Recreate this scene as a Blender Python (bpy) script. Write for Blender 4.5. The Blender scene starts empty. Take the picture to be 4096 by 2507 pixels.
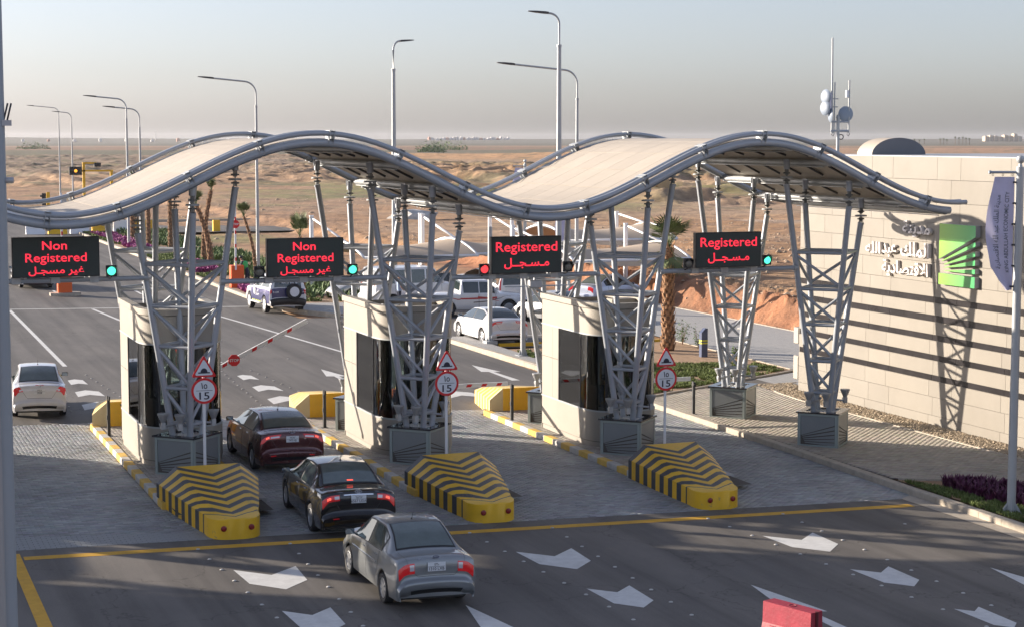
import bpy, bmesh, math, random
import numpy as np
from mathutils import Vector, Matrix
R = math.radians
HAZE = .00005
rnd = random.Random(7)
scene = bpy.context.scene
# ------------------------------------------------------------------ camera
cam = bpy.data.cameras.new('camera'); co = bpy.data.objects.new('camera', cam)
scene.collection.objects.link(co); scene.camera = co
cam.sensor_width = 36; cam.lens = 63.55; cam.clip_start = .1; cam.clip_end = 20000
co.location = (0, 0, 8.0)
co.rotation_euler = (R(90-5.502), 0, R(-20.56))
# ------------------------------------------------------------------ sky, sun, exposure
SUN_EL, SUN_AZ = 13.9, -50.5          # elevation; bearing from +Y (clockwise positive)
w = bpy.data.worlds.new('World'); scene.world = w; w.use_nodes = True
nt = w.node_tree; nt.nodes.clear()
sky = nt.nodes.new('ShaderNodeTexSky'); sky.sky_type = 'NISHITA'; sky.sun_disc = False
sky.sun_elevation = R(SUN_EL); sky.sun_rotation = R(SUN_AZ)
sky.air_density = 1.0; sky.dust_density = 1.2; sky.ozone_density = 2.5
hs = nt.nodes.new('ShaderNodeHueSaturation'); hs.inputs['Saturation'].default_value = .52
bg = nt.nodes.new('ShaderNodeBackground'); bg.inputs['Strength'].default_value = .09
wo = nt.nodes.new('ShaderNodeOutputWorld')
nt.links.new(sky.outputs[0], hs.inputs['Color']); tint = nt.nodes.new('ShaderNodeMix'); tint.data_type = 'RGBA'; tint.blend_type = 'MULTIPLY'; tint.inputs[0].default_value = 1; tint.inputs[7].default_value = (.965, .97, 1.11, 1)
nt.links.new(hs.outputs[0], tint.inputs[6]); nt.links.new(tint.outputs[2], bg.inputs[0]); nt.links.new(bg.outputs[0], wo.inputs[0])
sl = bpy.data.lights.new('sun', 'SUN'); sl.energy = 5.0; sl.angle = R(.5); sl.color = (1, .87, .72)
so = bpy.data.objects.new('sun', sl); scene.collection.objects.link(so)
sd = Vector((math.sin(R(SUN_AZ))*math.cos(R(SUN_EL)), math.cos(R(SUN_AZ))*math.cos(R(SUN_EL)), math.sin(R(SUN_EL))))
so.rotation_euler = sd.to_track_quat('Z', 'Y').to_euler(); so.location = (-30, 60, 40)
scene.view_settings.view_transform = 'Standard'; scene.view_settings.look = 'None'
scene.view_settings.gamma = 1; scene.view_settings.use_curve_mapping = False
scene.view_settings.exposure = 1.18
# ------------------------------------------------------------------ helpers
OFF = {}
def gz(x): return -.0195*(min(max(x, -2.), 31.)-3.)
def link(o): scene.collection.objects.link(o); return o
def tag(o, label=None, cat=None, group=None, kind=None):
    if label: o['label'] = label
    if cat: o['category'] = cat
    if group: o['group'] = group
    if kind: o['kind'] = kind
    return o
def thing(name, label, cat, loc=(0, 0, 0), group=None):
    o = link(bpy.data.objects.new(name, None)); o.location = loc; o.empty_display_size = .2
    OFF[o.name] = Vector(loc); return tag(o, label, cat, group)
def copy_tree(o, parent=None):
    c = o.copy(); link(c)
    if parent: c.parent = parent
    for ch in list(o.children): copy_tree(ch, c)
    return c
class MB:
    def __init__(s): s.v = []; s.f = []; s.m = []; s.mi = 0
    def add(s, vs, fs):
        n = len(s.v); s.v += [tuple(p) for p in vs]
        for f in fs: s.f.append(tuple(i+n for i in f)); s.m.append(s.mi)
        return s
    def box(s, x0, y0, z0, x1, y1, z1, bev=0):
        if bev:
            b = bev
            P = []
            for (sx, sy, sz) in ((0,0,0),(1,0,0),(1,1,0),(0,1,0),(0,0,1),(1,0,1),(1,1,1),(0,1,1)):
                X = x1 if sx else x0; Y = y1 if sy else y0; Z = z1 if sz else z0
                dx = -b if sx else b; dy = -b if sy else b; dz = -b if sz else b
                P += [(X, Y+dy, Z+dz), (X+dx, Y, Z+dz), (X+dx, Y+dy, Z)]
            F = []
            def i(c, k): return c*3+k
            for c4, k in (((0,3,7,4),0), ((1,5,6,2),0), ((0,4,5,1),1), ((3,2,6,7),1), ((0,1,2,3),2), ((4,7,6,5),2)):
                F.append(tuple(i(c, k) for c in c4)[::-1])
            for (a, c, k1, k2) in ((0,1,1,2),(2,3,1,2),(4,5,1,2),(6,7,1,2),(0,3,0,2),(1,2,0,2),(4,7,0,2),(5,6,0,2),(0,4,0,1),(1,5,0,1),(2,6,0,1),(3,7,0,1)):
                F.append((i(a,k1), i(a,k2), i(c,k2), i(c,k1)))
            for c in range(8): F.append((i(c,0), i(c,1), i(c,2)))
            return s.add(P, F)
        return s.add([(x0,y0,z0),(x1,y0,z0),(x1,y1,z0),(x0,y1,z0),(x0,y0,z1),(x1,y0,z1),(x1,y1,z1),(x0,y1,z1)],
              [(0,3,2,1),(4,5,6,7),(0,1,5,4),(1,2,6,5),(2,3,7,6),(3,0,4,7)])
    def tube(s, a, b, r0, r1=None, n=10, cap=True):
        a = Vector(a); b = Vector(b); r1 = r0 if r1 is None else r1
        d = (b-a); 
        if d.length < 1e-6: return s
        d.normalize(); u = d.orthogonal().normalized(); w_ = d.cross(u)
        vs = []
        for p, r in ((a, r0), (b, r1)):
            for k in range(n):
                t = 2*math.pi*k/n; vs.append(p+u*(math.cos(t)*r)+w_*(math.sin(t)*r))
        fs = [(k, (k+1) % n, n+(k+1) % n, n+k) for k in range(n)]
        if cap: fs += [tuple(range(n))[::-1], tuple(range(n, 2*n))]
        return s.add(vs, fs)
    def path(s, pts, r, n=10, up=(0, 0, 1), cap=True):
        pts = [Vector(p) for p in pts]; N = len(pts); vs = []
        rr = r if isinstance(r, (list, tuple)) else [r]*N
        for i, p in enumerate(pts):
            d = (pts[min(i+1, N-1)]-pts[max(i-1, 0)]).normalized()
            u = d.cross(Vector(up)); 
            if u.length < 1e-3: u = d.cross(Vector((1, 0, .1)))
            u.normalize(); w_ = u.cross(d)
            for k in range(n):
                t = 2*math.pi*k/n; vs.append(p+u*(math.cos(t)*rr[i])+w_*(math.sin(t)*rr[i]))
        fs = [(i*n+k, i*n+(k+1) % n, (i+1)*n+(k+1) % n, (i+1)*n+k) for i in range(N-1) for k in range(n)]
        if cap: fs += [tuple(range(n))[::-1], tuple(range((N-1)*n, N*n))]
        return s.add(vs, fs)
    def lathe(s, c, prof, n=14, axis=(0, 0, 1)):
        q = Vector((0, 0, 1)).rotation_difference(Vector(axis)); c = Vector(c); vs = []
        for (r, h) in prof:
            for k in range(n):
                t = 2*math.pi*k/n; vs.append(c+q @ Vector((r*math.cos(t), r*math.sin(t), h)))
        fs = [(i*n+k, i*n+(k+1) % n, (i+1)*n+(k+1) % n, (i+1)*n+k) for i in range(len(prof)-1) for k in range(n)]
        fs += [tuple(range(n))[::-1], tuple(range((len(prof)-1)*n, len(prof)*n))]
        return s.add(vs, fs)
    def prism(s, poly, o, ux, uy, depth):
        o = Vector(o); ux = Vector(ux); uy = Vector(uy); nn = ux.cross(uy).normalized()*depth; n = len(poly)
        vs = [o+ux*a+uy*b for a, b in poly]+[o+ux*a+uy*b+nn for a, b in poly]
        fs = [tuple(range(n))[::-1], tuple(range(n, 2*n))]+[(k, (k+1) % n, n+(k+1) % n, n+k) for k in range(n)]
        return s.add(vs, fs)
    def grid(s, P):           # P[i][j]
        n = len(P); m = len(P[0]); vs = [p for row in P for p in row]
        return s.add(vs, [(i*m+j, i*m+j+1, (i+1)*m+j+1, (i+1)*m+j) for i in range(n-1) for j in range(m-1)])
    def build(s, name, mat, parent=None, smooth=False, kind=None, label=None, auto=None):
        me = bpy.data.meshes.new(name)
        off = OFF.get(parent.name, Vector()) if parent else Vector()
        me.from_pydata([(p[0]-off.x, p[1]-off.y, p[2]-off.z) for p in s.v], [], s.f)
        for m_ in (mat if isinstance(mat, list) else [mat]): me.materials.append(m_)
        if isinstance(mat, list): me.polygons.foreach_set('material_index', s.m)
        if smooth:
            me.shade_smooth()
            if auto is not None: me.set_sharp_from_angle(angle=R(auto))
        me.update()
        o = link(bpy.data.objects.new(name, me))
        if parent: o.parent = parent
        OFF[o.name] = off
        if kind: o['kind'] = kind
        if label: o['label'] = label
        return o
def tex(nt, kind, **k):
    n = nt.nodes.new(kind)
    for a, b in k.items():
        if a in n.inputs: n.inputs[a].default_value = b
        else: setattr(n, a, b)
    return n
def mat(name, col, rough=.6, metal=0., var=.10, scale=3., bump=0., bscale=60., coat=0., emis=None, es=1., alpha=1., trans=0., dirt=0., spec=.5, ior=None, attr=None, rand=0.):
    m = bpy.data.materials.new(name); m.use_nodes = True; nt = m.node_tree
    b = nt.nodes['Principled BSDF']; L = nt.links
    b.inputs['Roughness'].default_value = rough; b.inputs['Metallic'].default_value = metal
    b.inputs['Coat Weight'].default_value = coat; b.inputs['Coat Roughness'].default_value = .05
    b.inputs['Specular IOR Level'].default_value = spec
    if ior: b.inputs['IOR'].default_value = ior
    if alpha < 1: b.inputs['Alpha'].default_value = alpha
    if trans: b.inputs['Transmission Weight'].default_value = trans
    c4 = (*col, 1)
    tc = nt.nodes.new('ShaderNodeTexCoord')
    if emis: b.inputs['Emission Color'].default_value = (*emis, 1); b.inputs['Emission Strength'].default_value = es
    src = None
    if attr:
        a = nt.nodes.new('ShaderNodeAttribute'); a.attribute_name = attr; src = a.outputs['Color']
    if var or attr:
        n1 = tex(nt, 'ShaderNodeTexNoise', Scale=scale, Detail=6., Roughness=.65); L.new(tc.outputs['Object'], n1.inputs['Vector'])
        mr = tex(nt, 'ShaderNodeMapRange'); L.new(n1.outputs[0], mr.inputs[0])
        mr.inputs[1].default_value = .28; mr.inputs[2].default_value = .72
        mr.inputs[3].default_value = 1-var; mr.inputs[4].default_value = 1+var
        mx = nt.nodes.new('ShaderNodeVectorMath'); mx.operation = 'SCALE'
        if src: L.new(src, mx.inputs[0])
        else: mx.inputs[0].default_value = col
        L.new(mr.outputs[0], mx.inputs['Scale']); src = mx.outputs[0]
        if rand:
            oi = nt.nodes.new('ShaderNodeObjectInfo'); ro = tex(nt, 'ShaderNodeMapRange'); L.new(oi.outputs['Random'], ro.inputs[0]); ro.inputs[3].default_value = 1-rand; ro.inputs[4].default_value = 1+rand
            s2_ = nt.nodes.new('ShaderNodeVectorMath'); s2_.operation = 'SCALE'; L.new(src, s2_.inputs[0]); L.new(ro.outputs[0], s2_.inputs['Scale']); src = s2_.outputs[0]
        if dirt:
            n2 = tex(nt, 'ShaderNodeTexNoise', Scale=scale*.37, Detail=8., Roughness=.7); L.new(tc.outputs['Object'], n2.inputs['Vector'])
            m2 = tex(nt, 'ShaderNodeMapRange'); L.new(n2.outputs[0], m2.inputs[0]); m2.inputs[1].default_value = .48; m2.inputs[2].default_value = .75; m2.inputs[4].default_value = dirt
            mm = nt.nodes.new('ShaderNodeMix'); mm.data_type = 'RGBA'; L.new(m2.outputs[0], mm.inputs[0]); L.new(src, mm.inputs[6]); mm.inputs[7].default_value = (.22, .18, .13, 1); src = mm.outputs[2]
            m3 = tex(nt, 'ShaderNodeMapRange'); L.new(n2.outputs[0], m3.inputs[0]); m3.inputs[3].default_value = max(0, rough-.08); m3.inputs[4].default_value = min(1, rough+.2); L.new(m3.outputs[0], b.inputs['Roughness'])
        L.new(src, b.inputs['Base Color'])
    else: b.inputs['Base Color'].default_value = c4
    if bump:
        n3 = tex(nt, 'ShaderNodeTexNoise', Scale=bscale, Detail=4.); L.new(tc.outputs['Object'], n3.inputs['Vector'])
        bp = nt.nodes.new('ShaderNodeBump'); bp.inputs['Strength'].default_value = bump; bp.inputs['Distance'].default_value = .02
        L.new(n3.outputs[0], bp.inputs['Height']); L.new(bp.outputs[0], b.inputs['Normal'])
    return m
M = {}
M['steel'] = mat('steel_paint', (.37, .40, .44), .42, .15, .06, 2.)
M['steel_l'] = mat('steel_light', (.40, .42, .43), .45, .2, .08, 2.)
M['galv'] = mat('galvanised', (.42, .43, .44), .5, .6, .12, 12.)
M['clevis'] = mat('clevis_steel', (.16, .17, .17), .5, .5, .2, 20.)
M['deck'] = mat('roof_panel_paint', (.42, .37, .305), .55, 0, .05, 1.5, rand=.05, dirt=.08)
M['deckw'] = mat('roof_sheet_grey', (.36, .37, .38), .5, .1, .05, 1.)
M['soffit'] = mat('soffit_sheet', (.42, .37, .31), .5, .3, .12, 4.)
M['cream'] = mat('booth_cladding', (.33, .305, .265), .42, .12, .04, 1.2, dirt=.12)
M['wall'] = mat('wall_cladding', (.222, .202, .170), .6, 0, .06, .9, .05, 30, rand=.055, dirt=.10)
M['joint'] = mat('joint_dark', (.10, .09, .08), .8, 0, .1)
M['strip'] = mat('strip_window', (.022, .02, .022), .25, 0, .4, 1.1, spec=.2)
M['black'] = mat('black_plastic', (.02, .02, .022), .5, 0, .1)
M['dark'] = mat('dark_metal', (.06, .06, .065), .45, .4, .1)
M['white'] = mat('white_paint_metal', (.75, .76, .78), .4, .05, .03)
M['yellow'] = mat('yellow_paint', (.80, .46, .02), .45, 0, .06, 2., dirt=.25)
M['orange'] = mat('orange_paint', (.72, .12, .02), .4, 0, .05)
M['redplastic'] = mat('red_plastic', (.30, .02, .04), .55, 0, .18, 6., .2, 20)
M['red'] = mat('sign_red', (.65, .015, .02), .4, 0, .02)
M['signw'] = mat('sign_white', (.70, .72, .76), .4, 0, .02)
M['signk'] = mat('sign_black', (.02, .02, .04), .5, 0, 0)
M['screen'] = mat('led_screen', (.035, .048, .044), .55, 0, .15, 40.)
M['ledred'] = mat('led_red', (.3, .01, .02), .5, 0, 0, emis=(1, .03, .06), es=.62)
M['granite'] = mat('granite_rim', (.05, .05, .055), .15, 0, .4, 60.)
M['planter'] = mat('planter_panel', (.24, .26, .27), .38, .35, .05, 1.5)
M['pframe'] = mat('planter_frame', (.33, .38, .37), .4, .3, .05, 2.)
M['pebble'] = mat('white_pebble', (.6, .6, .58), .8, 0, .3, 30.)
M['asphalt'] = None
M['kerb'] = mat('kerb_concrete', (.42, .37, .30), .85, 0, .18, 4., .4, 60, dirt=.3)
M['kerbw'] = mat('kerb_white', (.50, .49, .47), .8, 0, .15, 5., .3, 60, dirt=.3)
M['kerby'] = mat('kerb_yellow', (.66, .43, .09), .8, 0, .15, 5., .3, 60, dirt=.3)
M['line'] = mat('road_paint_white', (.62, .62, .60), .7, 0, .12, 5., .2, 90, dirt=.18)
M['liney'] = mat('road_paint_yellow', (.62, .34, .03), .7, 0, .12, 5., .2, 90, dirt=.2)
M['bed'] = mat('paver_joint_sand', (.10, .09, .08), .95, 0, .2)
M['soil'] = mat('garden_soil', (.34, .22, .13), .95, 0, .3, 3., .6, 30)
M['gravel'] = mat('gravel_stone', (.42, .34, .24), .85, 0, .45, 5.)
M['grass'] = mat('grass', (.13, .17, .045), .8, 0, .45, 3.)
M['purple'] = mat('purple_leaf', (.10, .02, .06), .6, 0, .6, 6.)
M['pink'] = mat('magenta_flowers', (.30, .06, .20), .7, 0, .5, 8.)
M['leaf'] = mat('shrub_leaf', (.10, .16, .05), .7, 0, .5, 6.)
M['frond'] = mat('palm_frond', (.11, .14, .045), .6, 0, .45, 4.)
M['boot'] = mat('palm_bark', (.34, .19, .10), .9, 0, .45, 9.)
M['trunk'] = mat('palm_trunk', (.17, .10, .06), .95, 0, .4, 9.)
M['tyre'] = mat('tyre_rubber', (.025, .025, .027), .8, 0, .2, 20.)
M['rim'] = mat('alloy_rim', (.50, .51, .53), .35, .8, .05)
M['cglass'] = mat('car_glass', (.025, .035, .033), .06, 0, .25, 3., spec=.8, coat=.3)
M['cglassg'] = mat('rear_car_glass', (.10, .125, .12), .12, 0, .2, 3., spec=.8, coat=.5)
M['tail'] = mat('tail_lamp_red', (.38, .012, .016), .15, 0, .05, emis=(1, .02, .02), es=.06, coat=.6)
M['taillit'] = mat('brake_lamp_lit', (.8, .05, .04), .2, 0, 0, emis=(1, .12, .07), es=.6)
M['clear'] = mat('clear_lamp', (.55, .55, .58), .12, .2, .1, coat=.6)
M['plate'] = mat('number_plate', (.66, .68, .70), .5, 0, .03)
M['chrome'] = mat('chrome', (.65, .66, .68), .15, 1., 0)
M['mirror'] = mat('mirror_glass', (.35, .42, .5), .05, 1., 0)
M['tent'] = mat('shade_fabric', (.50, .40, .30), .85, 0, .08, .6)
M['banner'] = mat('banner_cloth', (.52, .50, .66), .8, 0, .10, 2.)
M['bannertext'] = mat('banner_text', (.10, .12, .15), .7, 0, 0)
M['skin'] = mat('skin', (.35, .2, .13), .6, 0, .05)
def asphalt_mat():
    m = bpy.data.materials.new('asphalt'); m.use_nodes = True; nt = m.node_tree; b = nt.nodes['Principled BSDF']; L = nt.links
    tc = nt.nodes.new('ShaderNodeTexCoord'); mp = nt.nodes.new('ShaderNodeMapping'); mp.inputs['Scale'].default_value = (1, .25, 1)
    L.new(tc.outputs['Object'], mp.inputs[0])
    n1 = tex(nt, 'ShaderNodeTexNoise', Scale=.55, Detail=8., Roughness=.6); L.new(mp.outputs[0], n1.inputs['Vector'])
    n2 = tex(nt, 'ShaderNodeTexNoise', Scale=45., Detail=3.); L.new(tc.outputs['Object'], n2.inputs['Vector'])
    n4 = tex(nt, 'ShaderNodeTexNoise', Scale=.16, Detail=5., Roughness=.7); L.new(tc.outputs['Object'], n4.inputs['Vector'])
    r = nt.nodes.new('ShaderNodeValToRGB'); r.color_ramp.elements[0].position = .3; r.color_ramp.elements[1].position = .75
    r.color_ramp.elements[0].color = (.105, .098, .092, 1); r.color_ramp.elements[1].color = (.17, .155, .138, 1)
    L.new(n1.outputs[0], r.inputs[0])
    mr = tex(nt, 'ShaderNodeMapRange'); L.new(n2.outputs[0], mr.inputs[0]); mr.inputs[3].default_value = .72; mr.inputs[4].default_value = 1.28
    mr4 = tex(nt, 'ShaderNodeMapRange'); L.new(n4.outputs[0], mr4.inputs[0]); mr4.inputs[1].default_value = .35; mr4.inputs[2].default_value = .65; mr4.inputs[3].default_value = .88; mr4.inputs[4].default_value = 1.1
    ml = nt.nodes.new('ShaderNodeMath'); ml.operation = 'MULTIPLY'; L.new(mr.outputs[0], ml.inputs[0]); L.new(mr4.outputs[0], ml.inputs[1])
    mx = nt.nodes.new('ShaderNodeVectorMath'); mx.operation = 'SCALE'; L.new(r.outputs[0], mx.inputs[0]); L.new(ml.outputs[0], mx.inputs['Scale'])
    # tyre polished and oily streaks along the lanes, fine cracks and sealed joints
    mp2 = nt.nodes.new('ShaderNodeMapping'); mp2.inputs['Scale'].default_value = (1.1, .035, 1); L.new(tc.outputs['Object'], mp2.inputs[0])
    ns = tex(nt, 'ShaderNodeTexNoise', Scale=1.3, Detail=5., Roughness=.6); L.new(mp2.outputs[0], ns.inputs['Vector'])
    ms_ = tex(nt, 'ShaderNodeMapRange'); L.new(ns.outputs[0], ms_.inputs[0]); ms_.inputs[1].default_value = .42; ms_.inputs[2].default_value = .66; ms_.inputs[3].default_value = 1.08; ms_.inputs[4].default_value = .72
    vo = nt.nodes.new('ShaderNodeTexVoronoi'); vo.feature = 'DISTANCE_TO_EDGE'; vo.inputs['Scale'].default_value = .23
    nd = tex(nt, 'ShaderNodeTexNoise', Scale=1.6, Detail=5.); L.new(tc.outputs['Object'], nd.inputs['Vector'])
    va = nt.nodes.new('ShaderNodeVectorMath'); va.operation = 'ADD'; vs_ = nt.nodes.new('ShaderNodeVectorMath'); vs_.operation = 'SCALE'; vs_.inputs['Scale'].default_value = 1.4
    L.new(nd.outputs['Color'], vs_.inputs[0]); L.new(tc.outputs['Object'], va.inputs[0]); L.new(vs_.outputs[0], va.inputs[1]); L.new(va.outputs[0], vo.inputs['Vector'])
    mc = tex(nt, 'ShaderNodeMapRange'); L.new(vo.outputs['Distance'], mc.inputs[0]); mc.inputs[1].default_value = .0; mc.inputs[2].default_value = .006; mc.inputs[3].default_value = .62; mc.inputs[4].default_value = 1
    m2 = nt.nodes.new('ShaderNodeMath'); m2.operation = 'MULTIPLY'; L.new(ms_.outputs[0], m2.inputs[0]); L.new(mc.outputs[0], m2.inputs[1])
    mx2 = nt.nodes.new('ShaderNodeVectorMath'); mx2.operation = 'SCALE'; L.new(mx.outputs[0], mx2.inputs[0]); L.new(m2.outputs[0], mx2.inputs['Scale'])
    L.new(mx2.outputs[0], b.inputs['Base Color']); b.inputs['Roughness'].default_value = .75; b.inputs['Specular IOR Level'].default_value = .35
    bp = nt.nodes.new('ShaderNodeBump'); bp.inputs['Strength'].default_value = .35; bp.inputs['Distance'].default_value = .01
    L.new(n2.outputs[0], bp.inputs['Height']); L.new(bp.outputs[0], b.inputs['Normal']); return m
M['asphalt'] = asphalt_mat()
def carpaint(name, col, metal=.5, rough=.28):
    return mat(name, col, rough, metal, .04, 2., coat=.9, dirt=.10)

def text_mesh(s, size, bold=0., ext=0., space=1., res=3):
    c = bpy.data.curves.new('t', 'FONT'); c.body = s; c.size = size; c.offset = bold*size; c.extrude = ext
    c.align_x = 'CENTER'; c.align_y = 'CENTER'; c.space_character = space; c.resolution_u = res
    o = bpy.data.objects.new('t', c); link(o)
    dg = bpy.context.evaluated_depsgraph_get(); me = bpy.data.meshes.new_from_object(o.evaluated_get(dg))
    vs = [v.co.copy() for v in me.vertices]; fs = [tuple(p.vertices) for p in me.polygons]
    bpy.data.objects.remove(o); bpy.data.curves.remove(c); bpy.data.meshes.remove(me)
    if vs:
        x0 = min(v.x for v in vs); x1 = max(v.x for v in vs); y0 = min(v.y for v in vs); y1 = max(v.y for v in vs)
        for v in vs: v.x -= (x0+x1)/2; v.y -= (y0+y1)/2
        return vs, fs, x1-x0, y1-y0
    return [], [], 1, 1
_tc = {}
def put_text(mb, s, o, ux, uy, W=None, H=None, bold=0., ext=0., lift=.004, fn=None):
    key = (s, bold, ext > 0)
    if key not in _tc: _tc[key] = text_mesh(s, 1., bold, .5 if ext > 0 else 0., 1.)
    vs, fs, w0, h0 = _tc[key]
    sx = (W/w0) if W else None; sy = (H/h0) if H else None
    sx = sx or sy; sy = sy or sx
    o = Vector(o); ux = Vector(ux).normalized(); uy = Vector(uy).normalized(); nn = ux.cross(uy).normalized()
    out = []
    for v in vs:
        p = o+ux*(v.x*sx)+uy*(v.y*sy)+nn*(v.z*ext*1.0+(lift if ext == 0 else lift+ext/2))
        out.append(fn(p) if fn else p)
    mb.add(out, fs)
# ------------------------------------------------------------------ numpy noise
_rs = np.random.RandomState(11); _T = _rs.rand(256, 256)
def vnoise(x, y):
    xi = np.floor(x).astype(int); yi = np.floor(y).astype(int); fx = x-xi; fy = y-yi
    fx = fx*fx*(3-2*fx); fy = fy*fy*(3-2*fy); g = lambda a, b: _T[a & 255, b & 255]
    return (g(xi, yi)*(1-fx)+g(xi+1, yi)*fx)*(1-fy)+(g(xi, yi+1)*(1-fx)+g(xi+1, yi+1)*fx)*fy
def fbm(x, y, o=4):
    s = 0; a = .5; t = 0
    for k in range(o): s = s+a*vnoise(x*2**k+17*k, y*2**k+31*k); t += a; a *= .5
    return s/t
def sst(a, b, x): t = np.clip((x-a)/(b-a), 0, 1); return t*t*(3-2*t)
def band(x, a, b, s): return sst(a-s, a+s, x)*(1-sst(b-s, b+s, x))
GZ = lambda x: -.0195*(np.clip(x, -2., 31.)-3.)
# ------------------------------------------------------------------ terrain
def terrain_h(X, Y):
    r = np.hypot(X, Y); beta = np.degrees(np.arctan2(X, Y))
    z = GZ(X)-.07
    off = sst(20.5, 24, X)*0
    # raised desert east of the far pavement (cut bank)
    edge = 39.9+.5*(fbm(X*0+3, Y*.35)-.5)+sst(84, 120, Y)*3*(fbm(X*0+9, Y*.08)-.5)
    bank = sst(0, 1.9, X-edge+.5*(fbm(X*1.3, Y*1.3)-.5))*sst(56, 60, Y)*(1-sst(95, 150, Y)*.55)
    up = 1.30*bank*(.82+.36*fbm(X*.25, Y*.25))
    rough = (fbm(X*2.2, Y*2.2)-.5)*.34*bank*(1-sst(2.5, 7, X-edge)*.8)
    rough += (fbm(X*4., Y*4.)-.5)*.45*bank*(1-sst(2, 5, X-edge))
    rough += (fbm(X*.8, Y*.8)-.5)*.14*sst(41, 44, X)
    z = z+up+rough
    # open ground beyond the verge
    m = np.maximum(sst(26.5, 30, X)*sst(90, 94, Y), sst(188, 200, Y))
    m = np.maximum(m, sst(-14, -18, X)*0+(1-sst(-22, -18, X)))
    z = z+m*((fbm(X*.35, Y*.35)-.5)*.35+(fbm(X*.06, Y*.06)-.5)*.8)*(1-bank)*sst(60, 200, r)
    # spoil heaps
    f = np.maximum(band(r, 335, 545, 15), band(r, 545, 860, 20)*(1-sst(13, 17, beta)))
    hp = np.abs(fbm(X*.10+5, Y*.075, 3)-.5)*2
    heap = np.clip(1-hp*2.6, 0, 1)
    side = .55+.45*np.clip((beta-8)/10, 0, 1)*1.0
    z = z+f*heap*2.1*side*(.35+1.1*fbm(X*.015, Y*.015))+f*(fbm(X*.45, Y*.3)-.5)*.5
    hp2 = np.clip(fbm(X*.11+40, Y*.11, 3)-.52, 0, 1)*7
    z = z+band(r, 250, 420, 25)*hp2*(.5+beta/40)*band(beta, 17, 40, 3)*.45
    z = z+band(r, 215, 260, 12)*np.clip(fbm(X*.12+70, Y*.12, 3)-.55, 0, 1)*6*band(beta, 24, 34, 2)
    # orange ridge
    z = z+band(r, 700, 860, 30)*band(beta, 16, 25.5, 1.5)*(4.2*fbm(X*.018, Y*.018, 3)**1.5+1.2*fbm(X*.10, Y*.10))
    z = z+band(r, 900, 1500, 150)*(fbm(X*.01, Y*.01, 4)-.42)*5*sst(.2, .6, fbm(X*.004, Y*.004))
    # far low hills
    z = z+sst(3800, 5200, r)*(4+8*fbm(beta*.25+X*0, X*0+2, 4)+5*np.clip((13-beta)/8, 0, 1.4))
    return z
def terrain_c(X, Y):
    r = np.hypot(X, Y); beta = np.degrees(np.arctan2(X, Y))
    def C(*c): return np.array(c)[None, :]
    n1 = fbm(X*.05, Y*.02, 5); n2 = fbm(X*.5, Y*.5, 4); n3 = fbm(X*.012+9, Y*.006, 5)
    c = np.ones((len(X), 3))*C(.36, .198, .092)
    def mix(c, d, m): m = np.clip(m, 0, 1)[:, None]; return c*(1-m)+d*m
    c = mix(c, C(.36, .24, .15), sst(.4, .7, n1))
    c = mix(c, C(.46, .29, .155), sst(.5, .75, n2)*.5)
    c = mix(c, C(.34, .20, .12), band(beta, 0, 16, 2)*sst(60, 130, r)*.45)
    # cut bank is redder
    eb = X-39.9
    c = mix(c, C(.36, .15, .072), band(eb, -.6, 2.4, .7)*band(Y, 56, 125, 3)*(.55+.6*n2))
    c = mix(c, C(.30, .16, .09), band(eb, -1.5, .2, .4)*band(Y, 56, 125, 3)*.5)
    # green flush of grass
    g = band(r, 205, 330, 14)*sst(.42, .58, fbm(X*.05+3, Y*.03+8, 4))*band(beta, 12, 25, 2)
    g = np.maximum(g, band(r, 150, 200, 8)*sst(.52, .66, fbm(X*.09, Y*.07, 4))*band(beta, 8, 16, 2)*.8)
    g = np.maximum(g, band(r, 470, 520, 10)*sst(.35, .5, n3)*.8)
    g = np.maximum(g, band(r, 250, 320, 10)*sst(.5, .62, fbm(X*.05+33, Y*.03, 4))*band(beta, 24, 36, 2)*.8)
    c = mix(c, C(.19, .20, .06), g*(.55+.5*n2))
    # heaps
    c = mix(c, C(.37, .235, .13), band(r, 340, 880, 30)*.7)
    c = mix(c, C(.24, .17, .12), band(r, 520, 640, 20)*.8*sst(.35, .6, n3))
    c = mix(c, C(.50, .28, .13), band(r, 690, 830, 12)*band(beta, 16, 25.5, 1.5)*.9)
    c = mix(c, C(.20, .15, .105), band(r, 400, 900, 30)*(1-sst(11, 16, beta))*.75)
    c = mix(c, C(.17, .12, .085), band(r, 545, 640, 12)*sst(14, 17, beta)*.8)
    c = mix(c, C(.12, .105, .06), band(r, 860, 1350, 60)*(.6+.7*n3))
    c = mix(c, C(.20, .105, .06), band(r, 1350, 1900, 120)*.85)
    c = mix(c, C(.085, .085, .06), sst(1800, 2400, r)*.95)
    c = mix(c, C(.40, .22, .12), band(r, 420, 1700, 80)*sst(27, 30, beta)*.8)
    c = mix(c, C(.48, .45, .40), band(r, 165, 182, 3)*band(beta, 25.5, 30, 1)*.8*sst(.4, .6, n1))
    c = mix(c, C(.13, .10, .08), band(r, 232, 262, 5)*band(beta, 28, 31, 1)*.7)
    c = mix(c, C(.22, .13, .08), sst(.56, .70, fbm(X*.9, Y*.3, 4))*.6*(r < 330))
    c = mix(c, C(.13, .12, .055), sst(.60, .70, fbm(X*.16+50, Y*.10, 5))*.7*band(r, 210, 2000, 40))
    return c
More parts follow.
